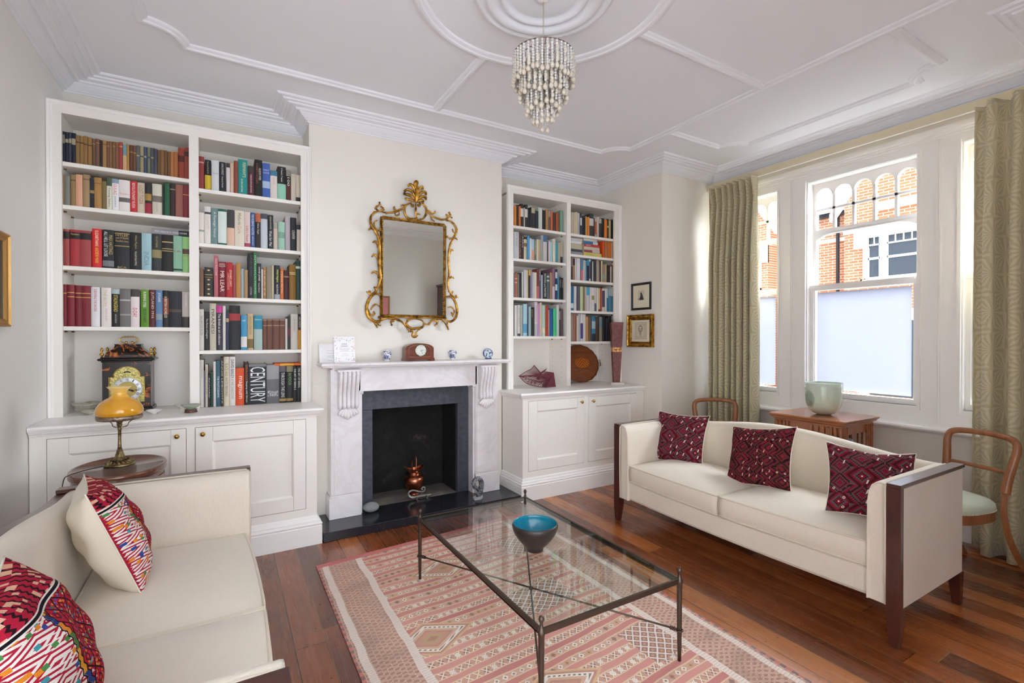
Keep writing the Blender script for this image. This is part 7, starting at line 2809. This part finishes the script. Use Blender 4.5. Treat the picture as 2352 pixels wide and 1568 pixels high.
# ================================================================ curtains
def curtain(name, label, y0, y1, xc, n, ztop, zbot, seed, amp=.045, dirn=1, wide=0.0):
    rc = random.Random(seed)
    NU = n * 14
    rows = [ztop, ztop - .02, ztop - .05, ztop - .09, ztop - .13, ztop - .155, ztop - .18, ztop - .22, ztop - .3, ztop - .45, ztop - .8, ztop - 1.3, ztop - 1.9, ztop - 2.4, zbot + .15, zbot]
    ph = [rc.uniform(-.5, .5) for _ in range(n + 2)]
    am = [rc.uniform(.75, 1.25) for _ in range(n + 2)]
    m = MB()
    vs = []
    U = []
    for r_, z in enumerate(rows):
        dz = ztop - z
        if dz < .155:
            a = amp * (1.05 - dz * 3.4)
            shrp = 1.0
        elif dz < .19:
            a = amp * .42
            shrp = 1.0
        else:
            a = amp * (.42 + .75 * min(1, (dz - .18) / .5))
            shrp = 1.0
        line = []
        L_ = 0.0
        prev = None
        for i in range(NU + 1):
            t = i / NU
            f_ = t * n
            k = int(min(f_, n - 1e-6))
            w_ = am[k] * (1 - (f_ - k)) + am[k + 1] * (f_ - k)
            drift = ph[k] * (1 - (f_ - k)) + ph[k + 1] * (f_ - k)
            g_ = min(1, dz / .9)
            s_ = math.sin(2 * PI * f_ + drift * 1.6 * g_)
            s_ = math.copysign(abs(s_) ** .8, s_)
            x = xc - a * w_ * s_ + .012 * g_ * math.sin(t * 5 + seed)
            y = y0 + (y1 - y0) * t + (.012 * math.cos(4 * PI * f_ + 1) * g_ * .6)
            spread = wide * min(1, dz / 1.0)
            y += (t - .5) * spread
            p = Vector((x, y, z))
            if prev is not None:
                L_ += (Vector((p.x, p.y)) - Vector((prev.x, prev.y))).length
            prev = p
            line.append((p, L_))
        vs.append(line)
    # cloth coordinate taken from the lower rows so the pattern does not slide
    ref = vs[10]
    for r_ in range(len(rows)):
        for i in range(NU + 1):
            m.v.append(tuple(vs[r_][i][0]))
    for r_ in range(len(rows) - 1):
        for i in range(NU):
            a = r_ * (NU + 1) + i
            m.face((a, a + 1, a + NU + 2, a + NU + 1), True)
            m.uv[len(m.f) - 1] = [(ref[i][1], rows[r_]), (ref[i + 1][1], rows[r_]), (ref[i + 1][1], rows[r_ + 1]), (ref[i][1], rows[r_ + 1])]
    o = m.build(name, M_CURTAIN, fix=False)
    sm = o.modifiers.new('thickness', 'SOLIDIFY'); sm.thickness = .004; sm.offset = 0
    tag(o, label, 'curtain', 'starburst patterned curtains')
    # goblet pleat stitching
    for k in range(n):
        t = (k + .25) / n
        y = y0 + (y1 - y0) * t
        p = MB()
        p.lathe([(.010, -.006), (.013, 0), (.010, .006)], (xc - amp * .42 - .004, y, ztop - .165), 8)
        p.build('pinch_pleat', M_CURTAIN, o, fix=True)
    return o


curtain('curtain', 'starburst patterned green curtain gathered in the corner behind the bent-wood chair', 2.800, 3.335, 4.380, 8, 3.005, .02, 3, amp=.060, wide=.01)
curtain('curtain', 'starburst patterned green curtain hanging to the floor behind the velvet-seated chair', .74, 1.235, 4.375, 4, 3.018, .015, 8, amp=.062, wide=.03)

pm = thing('pelmet', 'narrow cloth-covered pelmet board with a white lower edge running above the bay windows', 'pelmet', (4.445, 2.065, 3.018))
m = MB(); m.box(-.008, -1.345, .0, .0, 1.345, .062)
m.build('board', M_PELMET, pm)
m = MB(); m.box(-.0095, -1.345, -.0035, .006, 1.345, .0); m.build('edge_trim', M_TRIM, pm)
m = MB(); m.box(.0, -1.345, .045, .102, 1.345, .058); m.build('top_board', M_TRIM, pm)


# ================================================================ chairs
M_VELVET = fabric('pale_green_velvet', '#d3dcc8', '#b3bda6', 300, .15)
def chair(label, loc, rz):
    """faces +y in its own frame; origin on the floor under the seat centre"""
    root = thing('dining_chair', label, 'chair', loc, rz, 'pair of walnut chairs with pale green seats')
    # seat
    m = MB()
    def outl(a):
        c_, s_ = math.cos(a), math.sin(a)
        n_ = 3.2
        k = (abs(c_) ** n_ + abs(s_) ** n_) ** (-1 / n_)
        x = .200 * k * c_; y = .205 * k * s_
        x *= 1 + .10 * (y / .205)
        return x, y
    N_ = 40
    b = len(m.v)
    lv = [(.425, 1.0), (.445, 1.015), (.462, 1.0), (.478, .92), (.490, .75), (.496, .45)]
    for z, k in lv:
        for i in range(N_):
            x, y = outl(2 * PI * i / N_)
            m.v.append((x * k, y * k, z))
    for r_ in range(len(lv) - 1):
        for i in range(N_):
            j = (i + 1) % N_
            m.face((b + r_ * N_ + i, b + r_ * N_ + j, b + (r_ + 1) * N_ + j, b + (r_ + 1) * N_ + i), True)
    m.v.append((0, 0, .498)); c_ = len(m.v) - 1
    for i in range(N_):
        m.face((b + (len(lv) - 1) * N_ + i, b + (len(lv) - 1) * N_ + (i + 1) % N_, c_), True)
    so = m.build('seat', M_VELVET, root)
    m = MB()
    for i in range(90):
        x, y = outl(2 * PI * i / 90)
        m.ball((x * 1.012, y * 1.012, .428), .0036, 5, 4)
    m.build('gimp_braid', M_PIPE, so)
    m = MB()
    b = len(m.v)
    for z, k in ((.365, .97), (.368, 1.0), (.425, 1.0), (.425, .9)):
        for i in range(N_):
            x, y = outl(2 * PI * i / N_)
            m.v.append((x * k, y * k, z))
    for r_ in range(3):
        for i in range(N_):
            j = (i + 1) % N_
            m.face((b + r_ * N_ + i, b + r_ * N_ + j, b + (r_ + 1) * N_ + j, b + (r_ + 1) * N_ + i), False)
    m.build('seat_rail', M_CHAIRW, root)
    # back legs sweep out behind and run on up as the posts of the balloon back
    for s in (-1, 1):
        m = MB()
        pts = spline([(s * .178, -.400, 0), (s * .174, -.325, .10), (s * .170, -.245, .24), (s * .166, -.206, .38), (s * .164, -.205, .46), (s * .164, -.214, .53)], 5)
        n_ = len(pts)
        m.tube(pts, [.0155 + .005 * math.sin(PI * i / (n_ - 1)) for i in range(n_)], 4, up=(1, 0, 0), flat=1.25, smooth=False)
        m.build('leg', M_CHAIRW, root)
        m = MB()
        pts = spline([(s * .180, .185, 0), (s * .182, .178, .16), (s * .178, .172, .37)], 5)
        m.tube(pts, [.013 + .0007 * i for i in range(len(pts))], 10)
        m.build('leg', M_CHAIRW, root)
    m = MB()
    hp = [(-.164, -.214, .52), (-.170, -.226, .60), (-.182, -.246, .70), (-.191, -.260, .77), (-.186, -.268, .815), (-.160, -.276, .838), (-.105, -.290, .848), (0, -.300, .852), (.105, -.290, .848), (.160, -.276, .838), (.186, -.268, .815), (.191, -.260, .77), (.182, -.246, .70), (.170, -.226, .60), (.164, -.214, .52)]
    ps_ = spline(hp, 6)
    n_ = len(ps_)
    rr_ = [.0165 + .006 * (1 - math.sin(PI * i / (n_ - 1))) for i in range(n_)]
    m.tube(ps_, rr_, 10, up=(0, 1, 0), flat=1.15)
    m.build('back_frame', M_CHAIRW, root)
    m = MB()
    m.tube(spline([(-.174, -.234, .640), (-.09, -.258, .640), (0, -.266, .638), (.09, -.258, .640), (.174, -.234, .640)], 6), .0125, 8, up=(0, 0, 1), flat=.7)
    m.build('cross_rail', M_CHAIRW, root)
    return root


c1 = chair('walnut chair with pale green velvet seat standing by the hanging curtain', (3.865, 1.213, 0), R(71))
c2 = copy_tree(c1)
c2['label'] = 'walnut chair in the bay corner, only its bent back rail showing above the sofa'
c2.location = (3.925, 2.845, 0); c2.rotation_euler = (0, 0, R(140))


# ================================================================ revolving book table and glass vase
wt = thing('book_table', 'square satinwood revolving bookcase table with slatted sides under the window', 'table', (4.07, 2.045, 0))
m = MB()
m.cbox(-.268, -.280, .838, .268, .280, .852, .003)
P_ = [(0, .838), (.004, .832), (.010, .828), (.012, .820), (.020, .814), (.030, .810), (.032, .806), (.04, .800)]
m.sweep([(-.266, -.278), (.266, -.278), (.266, .278), (-.266, .278)], P_, closed=True)
m.box(-.235, -.247, .798, .235, .247, .838)
m.build('table_top', M_OAKTBL, wt)
m = MB()
m.box(-.220, -.232, .735, .220, .232, .798); m.box(-.005, -.21, .23, .005, .21, .74); m.box(-.2, -.005, .23, .2, .005, .74)
m.build('carcass', M_OAKTBL, wt)
m = MB(); m.cbox(-.235, -.247, .215, .235, .247, .235, .003); m.cbox(-.235, -.247, .47, .235, .247, .485, .003); m.build('shelf', M_OAKTBL, wt)
for s in (-1, 1):
    for ax in (0, 1):
        for sg in (-1, 1):
            for i in range(4):
                q = s * (.236 - i * .030)
                p = MB()
                if ax == 0:
                    p.cbox(sg * .230 - .007, q - .006 - .0, .235, sg * .230 + .007, q + .006, .798, .002)
                else:
                    p.cbox(q - .006, sg * .242 - .007, .235, q + .006, sg * .242 + .007, .798, .002)
                p.build('slat', M_OAKTBL, wt)
m = MB()
for i in range(5):
    q = -.20 + i * .042
    m.cbox(-.2345, q - .010, .742, -.2290, q + .010, .792, .001)
m.build('fretted_blocks', M_OAKTBL, wt)
m = MB(); m.lathe([(.05, .05), (.045, .2), (.05, .215)], n=16); m.tube([(-.2, -.2, .03), (.2, .2, .03)], .02, 6); m.tube([(-.2, .2, .03), (.2, -.2, .03)], .02, 6)
m.build('pedestal', M_OAKTBL, wt)
for i, (c, wb, hb, nm) in enumerate((('#4c5560', .05, .228, 'dark grey'), ('#8b939a', .03, .225, 'silver grey'), ('#7fa0b8', .028, .22, 'pale blue'), ('#c9c6bc', .022, .21, 'off-white'))):
    b = make_book(wb, hb, .15, c, [])
    b.location = (3.90 + sum([.05, .03, .028, .022][:i]) + wb / 2 + .002 * i, 1.812, .4855)
    tag(b, '%s book standing in the slatted side of the table under the window' % nm, 'book', 'books in the revolving table')

vz = thing('glass_vase', 'large pale green cloudy glass vase with a dark smoky swirl on the window table', 'vase', (4.06, 2.035, .8525))
g = G('cloudy_green_glass', .12)
x, y, z = g.xyz('Object')
cx_, cz_ = (y - .055), (z - .125)
r_ = ((cx_ * 1.25) * (cx_ * 1.25) + cz_ * cz_).sqrt()
n = g.noise(scale=12, detail=4, dist=2.5)
sw = (1.0 - (r_ / .075)).clamp() * (x < 0.0)
fl = (sw * 3.0).clamp() * (.35 + n * .75).clamp()
edge_ = ((r_ - .055).abs() < .008) * (x < 0.0)
g.color(g.mix(fl.max(edge_ * .6), g.mix((z * 3.2).clamp(), '#eaf2dc', '#e2f2e8'), '#6f9488'))
g.b.inputs['Subsurface Weight'].default_value = .3
g.b.inputs['Subsurface Radius'].default_value = (.05, .06, .05)
g.b.inputs['Transmission Weight'].default_value = .25
g.b.inputs['Coat Weight'].default_value = .4
M_VASE = g.m
m = MB(); m.lathe([(0, .0), (.045, .0), (.072, .012), (.098, .036), (.116, .070), (.125, .11), (.128, .16), (.128, .215), (.130, .250), (.126, .252), (.123, .248), (.122, .16), (.118, .10), (.100, .05), (.06, .018), (0, .012)], n=56, cap=False)
m.build('body', M_VASE, vz)


# ================================================================ across the street
g = G('orange_brick', .9)
x, y, z = g.xyz('Object')
bt = g.n('ShaderNodeTexBrick')
g.link(g.vec(y, z, 0.0), bt.inputs['Vector'])
bt.inputs['Scale'].default_value = 1.0
bt.inputs['Brick Width'].default_value = .225
bt.inputs['Row Height'].default_value = .075
bt.inputs['Mortar Size'].default_value = .009
bt.inputs['Color1'].default_value = srgb('#d18b63')
bt.inputs['Color2'].default_value = srgb('#c4774f')
bt.inputs['Mortar'].default_value = srgb('#e2d3c6')
g.color(bt.outputs['Color'])
M_BRICK = g.m
g = G('slate_roof', .6)
x, y, z = g.xyz('Object')
bt = g.n('ShaderNodeTexBrick')
g.link(g.vec(y, z, 0.0), bt.inputs['Vector'])
bt.inputs['Scale'].default_value = 1.0
bt.inputs['Brick Width'].default_value = .30
bt.inputs['Row Height'].default_value = .20
bt.inputs['Mortar Size'].default_value = .006
bt.inputs['Color1'].default_value = srgb('#6d7180')
bt.inputs['Color2'].default_value = srgb('#7d8292')
bt.inputs['Mortar'].default_value = srgb('#3d4049')
g.color(bt.outputs['Color'])
M_SLATER = g.m
M_STUCCO = plain('#f1eeea', .7, name='white_stucco')
M_DKGLASS = plain('#4a525c', .08, name='house_window_pane')
M_GUTTER = plain('#23242a', .5, name='black_gutter')
HX = 15.0
def house(label, yo, mirror=1, seed=0):
    """brick house with a white-trimmed gabled bay; its front stands at x = 15"""
    h = thing('brick_house', label, 'house', (HX, yo, 0), 0, 'brick houses across the street')
    def Yb(a, b):
        return sorted((a * mirror, b * mirror))
    def bx(m, x0, a, z0, x1, b, z1):
        a, b = Yb(a, b); m.box(x0, a, z0, x1, b, z1)
    m = MB()
    bx(m, .0, .0, -1, 5, 2.13, 4.98)                # recessed wall
    bx(m, -.55, -2.6, -1, 5, .0, 5.05)              # projecting bay
    m.prism([(mirror * .0 if mirror > 0 else -.0, 5.05), (mirror * -2.6, 5.05), (mirror * -1.35, 6.95)], -.55, 1.5, 'yz')
    bx(m, -.55, 1.45, -1, 5, 2.35, 5.0) if False else None
    m.build('brick_wall', M_BRICK, h)
    m = MB()                                        # roof
    a, b = Yb(-2.6, 2.13)
    m.prism([(-.30, 5.0), (3.0, 7.7), (6.2, 5.0)], a, b, 'xz')
    m.build('roof', M_SLATER, h)
    m = MB()
    for (p, q) in (((.30, 4.85), (-1.35, 7.22)), ((-2.9, 4.85), (-1.35, 7.22))):
        pa, pb = (p[0] * mirror, p[1]), (q[0] * mirror, q[1])
        m.prism([pa, pb, (pb[0], pb[1] - .34), (pa[0] - .0, pa[1] - .22)], -.72, -.50, 'yz')
    bx(m, -.66, -1.9, 4.72, -.5, -.75, 4.92)        # stone strings
    bx(m, -.62, -2.6, 4.24, -.5, .0, 4.34)
    bx(m, -.05, .0, 4.2, .02, 2.13, 4.30)
    bx(m, -.70, -2.45, 4.05, -.5, -.35, 4.24)
    bx(m, -.72, -.62, 3.80, -.5, -.30, 4.24)
    bx(m, -.72, -2.6, 3.80, -.5, -2.35, 4.24)
    bx(m, -.65, -2.40, 2.86, -.5, -.45, 3.03)
    for q in (-2.36, -1.62, -.90):
        pass
    for (a0, a1) in ((-.60, -.48), (-1.02, -.86), (-2.40, -2.22), (-1.78, -1.70)):
        bx(m, -.64, a0, 2.95, -.5, a1, 4.1)
    bx(m, -.62, -2.4, 1.9, -.5, -.45, 2.2)
    bx(m, -.62, -2.5, -1, -.5, -2.3, 1.9); bx(m, -.62, -.6, -1, -.5, -.4, 1.9)
    bx(m, -.3, .3, -1, .0, .6, 2.6); bx(m, -.3, 1.6, -1, .0, 1.9, 2.6); bx(m, -.35, .25, 2.5, .0, 1.95, 2.75)
    m.build('white_stonework', M_STUCCO, h)
    for (a0, a1) in ((-.86, -.60), (-1.70, -1.02), (-2.22, -1.78)):
        w_ = MB()
        bx(w_, -.60, a0, 3.03, -.56, a1, 4.06)
        wf = w_.build('window', M_DKGLASS, h)
        t_ = MB()
        bx(t_, -.63, a0, 3.48, -.60, a1, 3.54)
        bx(t_, -.63, a0, 3.84, -.60, a1, 3.88)
        nn_ = max(1, int(round(abs(a1 - a0) / .16)))
        for i in range(1, nn_):
            q = a0 + (a1 - a0) * i / nn_
            bx(t_, -.63, q - .012, 3.88, -.60, q + .012, 4.06)
        for q in (a0, a1):
            bx(t_, -.63, q - .02, 3.03, -.60, q + .02, 4.06)
        t_.build('glazing_bars', M_STUCCO, wf)
    for (a0, a1, z0, z1) in ((-2.25, -.65, .0, 1.9), (.65, 1.55, -.9, 2.5)):
        w_ = MB(); bx(w_, -.60 if a0 < 0 else -.02, a0, z0, -.56 if a0 < 0 else .02, a1, z1)
        wf = w_.build('window' if a0 < 0 else 'front_door', M_DKGLASS if a0 < 0 else plain('#2f4a63', .4), h)
    m = MB()
    a, b = Yb(.0, 2.13)
    m.box(-.20, a, 4.92, -.02, b, 5.04)
    m.tube([(-.10, mirror * .38, 4.95), (-.10, mirror * .38, 4.6), (-.10, mirror * .36, -1)], .045, 8)
    m.build('gutter_pipe', M_GUTTER, h)
    return h
house('orange brick house across the street, its gable and black drainpipe filling the wide window', 6.73, 1)
house('orange brick house across the street glimpsed through the narrow window beside the gathered curtain', 11.48, 1)
house('orange brick house across the street glimpsed through the window beside the hanging curtain', 1.98, 1)

m = MB(); m.box(XB + .3, -30, -1.2, 60, 45, -1.0)
structure(m.build('street', plain('#8d8b88', .9, name='street_asphalt')), 'street outside')
m = MB(); m.box(8.5, -14, -1.0, 8.7, 30, .15)
gw = m.build('garden_wall', plain('#9a9690', .9, bump=.5, bscale=8, name='garden_stone'))
tag(gw, 'low grey garden wall outside the windows, seen under the frosted film', 'wall')
